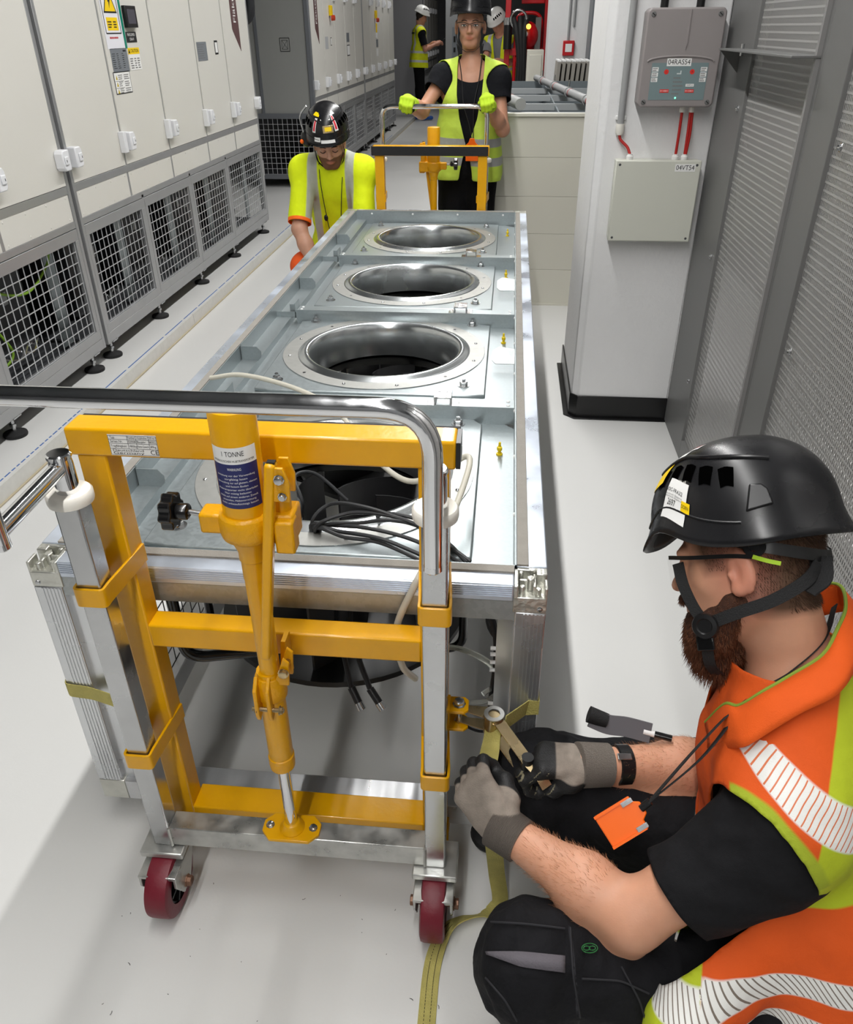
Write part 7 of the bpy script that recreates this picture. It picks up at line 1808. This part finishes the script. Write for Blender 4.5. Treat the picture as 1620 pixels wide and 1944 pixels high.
for y in (-1, 1):
    q = MB(); pts = [wv(.1075 - .9 * u * u * .02, y * (.008 + .054 * u), z) for u, z in ((0, .012), (.5, .020), (1, .016), (1, -.012), (.6, -.024), (.15, -.014))]; q.add([tuple(p) for p in pts], [(0, 1, 2, 3, 4, 5)]); q.build('lens', MATS['lens_clear'], sp)
    MB().tube([wv(.108, y * .008, .008), wv(.107, y * .013, -.006)], .0010, 6).build('nose_pad', BLACKP, sp)
    MB().tube(spline([wv(-.0, y * .075, -.09), Vector(WT.at(.92, .095, y * .05)), Vector(WT.at(.66, .165, y * .03)), Vector(WT.at(.45, .175, .02 + y * .012)), Vector(WT.at(.31, .185, .03 + y * .004))], 8), .0026, 6).build('lanyard', LAN, wom)
bp_ = Vector(WT.at(.27, .185, .03))
bw = MB(); bw.prism([(-.036, -.10), (.036, -.10), (.036, -.015), (.02, .0), (.012, .022), (-.012, .022), (-.02, 0), (-.036, -.015)], ax((1, 0, 0), (0, -.1, 1), t=tuple(bp_)), .006); bo = bw.build('badge_holder', ORANGE, wom, bevel=.002)
for x in (-.037, .037): MB().obox(bp_ + Vector((x, -.004, -.03)), (.006, .008, .02)).build('holder_clip', PAPER, bo)
# kneeling man in the yellow T-shirt
HK = Head((-.985, 4.63, 1.07), (.16, -.90, -.42), (.02, -.42, .90), 1.0)
Jk = dict(neck=(-.985, 4.71, .965), pelvis=(-1.0, 4.90, .46), shL=(-.82, 4.69, .915), shR=(-1.15, 4.69, .915), elL=(-.80, 4.56, .63), elR=(-1.165, 4.52, .635), wrL=(-.86, 4.50, .37), wrR=(-1.06, 4.42, .42), hipL=(-.92, 4.88, .36), hipR=(-1.08, 4.88, .36), knL=(-.90, 4.54, .44), knR=(-1.15, 4.52, .43), anL=(-.90, 4.76, .11), anR=(-1.17, 4.76, .11))
TYEL = layer_mat('tee_yellow', (222, 240, 6), [('band', (176, 180, 168), .5), ('hem', (255, 110, 20), .7)], rough=.8, var=.04, vscale=20, edge=.002, wrinkle=.35, wscale=12)
def kband(V, l, T, J): return smin(.026 - np.abs(np.abs(l[:, 0]) - .105), .2 + l[:, 1] * 0) * .6
def khem(V, l, T, J):
    o = np.full(len(V), -1.0)
    for s in 'LR':
        a, b = J['sh' + s], J['el' + s]; d = np.linalg.norm(b - a); o = smax(o, np.where(seg(V, a, b)[0] < .09, (V - a) @ nrm(b - a) - d * .84, -1))
    return smax(o, np.where((l[:, 2] > .93) & (l[:, 1] > .02), .08 - np.linalg.norm(l[:, :2], axis=1), -1))
TORA = layer_mat('trousers_orange', (236, 92, 30), [], rough=.8, wrinkle=.3, wscale=16)
kn, kho, ksf, _, KT, _s = figure('bearded man in bright yellow T-shirt and black helmet kneeling beyond the fan unit', (-1.0, 4.75, 0), Jk, HK, .0068, (196, 148, 124), hel=HELM, shirt=dict(mat=TYEL, layers={'band': kband, 'hem': khem}), trou=TORA, sleeve=.9, eyes=False, beard=(112, 76, 56), pad=.008,
    hands={'L': np.array([0, -.5, .8]), 'R': np.array([0, -.5, .8])})
for ph, v, w_, h_ in ((.02, .36, .045, .03), (-.62, .55, .018, .07), (.55, .50, .018, .085), (.62, .26, .03, .03), (-.45, .86, .036, .022), (.05, .90, .075, .016), (-.75, .30, .035, .022)):
    on_helmet(ksf, ph, v, w_, h_, SIGNY if (v == .30) else PAPER, kho)
    if h_ > .06: on_helmet(ksf, ph, v, w_ * .6, h_ * .8, MATS['sticker_red'], kho, off=.0024)
q = _surfm(ksf, .12, .62, .0); MB().prism([(-.028, -.018), (.028, -.018), (.028, .018), (-.028, .018)], q, .004).build('lamp_clip', PASSIV, kho, bevel=.003); MB().prism([(-.018, -.01), (.018, -.01), (.018, .01), (-.018, .01)], q, .0055).build('clip_plate', SIGNY, kho)
em = MB().ball(Vector(HK.w((-.02, -.118, .02))), (.035, .03, .045), 16, 12).build('ear_defender', BLACKP, kho); MB().ball(Vector(HK.w((.0, -.145, .015))), .012, 10, 8).build('orange_button', ORANGE, em)
MB().tube(spline([Vector(HK.w((-.02, -.13, .05))), Vector(HK.w((-.06, -.14, .12))), Vector(HK.w((-.07, -.10, .17)))], 6), .005, 8).build('defender_arm', ZINC, em)
for y, x in ((-1, 0), (1, .0)):
    MB().tube(spline([Vector(HK.w((.03, y * .07, -.10))), Vector(KT.at(.86, .12, -y * -.06)), Vector(KT.at(.5, .15, y * .04)), Vector(KT.at(.2, .16, y * .02))], 8), .0024, 6).build('lanyard', LAN, kn)
MB().ball(Vector(KT.at(.52, .155, -.045)), (.012, .008, .018), 10, 8).build('cord_clip', BLACKP, kn)
# man with a phone, far down the aisle
HELW = mat('helmet_white', (222, 222, 218), .3)
HF = Head((-1.80, 17.63, 1.76), (.86, .35, -.32), (.3, .05, .95), 1.05)
Jf = dict(neck=(-1.83, 17.62, 1.585), pelvis=(-1.85, 17.6, 1.02), shL=(-1.90, 17.79, 1.52), shR=(-1.78, 17.42, 1.52), elL=(-1.80, 17.83, 1.24), elR=(-1.70, 17.40, 1.24), wrL=(-1.60, 17.72, 1.32), wrR=(-1.50, 17.55, 1.33), hipL=(-1.87, 17.69, .96), hipR=(-1.83, 17.51, .96), knL=(-1.86, 17.70, .53), knR=(-1.80, 17.52, .53), anL=(-1.93, 17.74, .11), anR=(-1.74, 17.52, .11))
fm_, fho, fsf, _, FT, _s = figure('man in white helmet and yellow vest reading a phone beside the cabinet row', (-1.83, 17.6, 0), Jf, HF, .012, (196, 140, 116), hel=HELW, vest=dict(mat=VY2, band=lambda l: smax(.035 - np.abs(l[:, 2] - .30), .035 - np.abs(l[:, 2] - .03), smin(.022 - np.abs(np.abs(l[:, 0]) - .12), l[:, 2] - .30)), hem=-.16), shirt=dict(mat=SBLK), trou=TBLK, boots=mat('overshoe_blue', (44, 92, 168), .5), face=False, sleeve=.75)
for z in (.86,): MB().obox(Vector(FT.at(z, -.125, 0)), (.22, .012, .02), Matrix([list(r) for r in M3(FT.lat, FT.fr, FT.up)])).build('vest_print', INK, fm_)
ph_ = MB(); ph_.obox((-1.41, 17.62, 1.385), (.012, .075, .15), Matrix.Rotation(R_(62), 3, 'Y')); tag(ph_.build('phone', BLACKG, None, bevel=.004), 'black phone in the hand of the man in the white helmet', 'phone')
# man behind the woman, by the red valve set
HG = Head((-.235, 12.62, 1.64), (-.45, -.55, -.62), (-.3, -.4, .8), 1.0)
Jg = dict(neck=(-.20, 12.68, 1.47), pelvis=(-.15, 12.75, .95), shL=(.0, 12.58, 1.41), shR=(-.36, 12.72, 1.41), elL=(.03, 12.40, 1.18), elR=(-.40, 12.50, 1.16), wrL=(-.18, 12.32, 1.20), wrR=(-.30, 12.33, 1.18), hipL=(-.07, 12.72, .9), hipR=(-.23, 12.78, .9), knL=(-.06, 12.7, .5), knR=(-.24, 12.7, .5), anL=(-.06, 12.75, .11), anR=(-.24, 12.75, .11))
gm_, gho, gsf, _, GT, _s = figure('man in white helmet and yellow vest bent over his tablet near the red valves', (-.15, 12.72, 0), Jg, HG, .011, (176, 124, 100), hel=HELW, vest=dict(mat=VY2, open=([0, .4, 1], [.01, .03, .07]), band=lambda l: smax(.035 - np.abs(l[:, 2] - .30), .035 - np.abs(l[:, 2] - .03), smin(.022 - np.abs(np.abs(l[:, 0]) - .12), l[:, 2] - .30)), hem=-.16), shirt=dict(mat=mat('shirt_grey', (120, 122, 124), .8)), trou=TBLK, face=False, sleeve=.5)
tb_ = MB(); tb_.obox((-.24, 12.24, 1.15), (.2, .14, .014), Matrix.Rotation(R_(25), 3, 'X')); tag(tb_.build('tablet', BLACKP, None, bevel=.003), 'black tablet held by the man near the red valves', 'tablet')
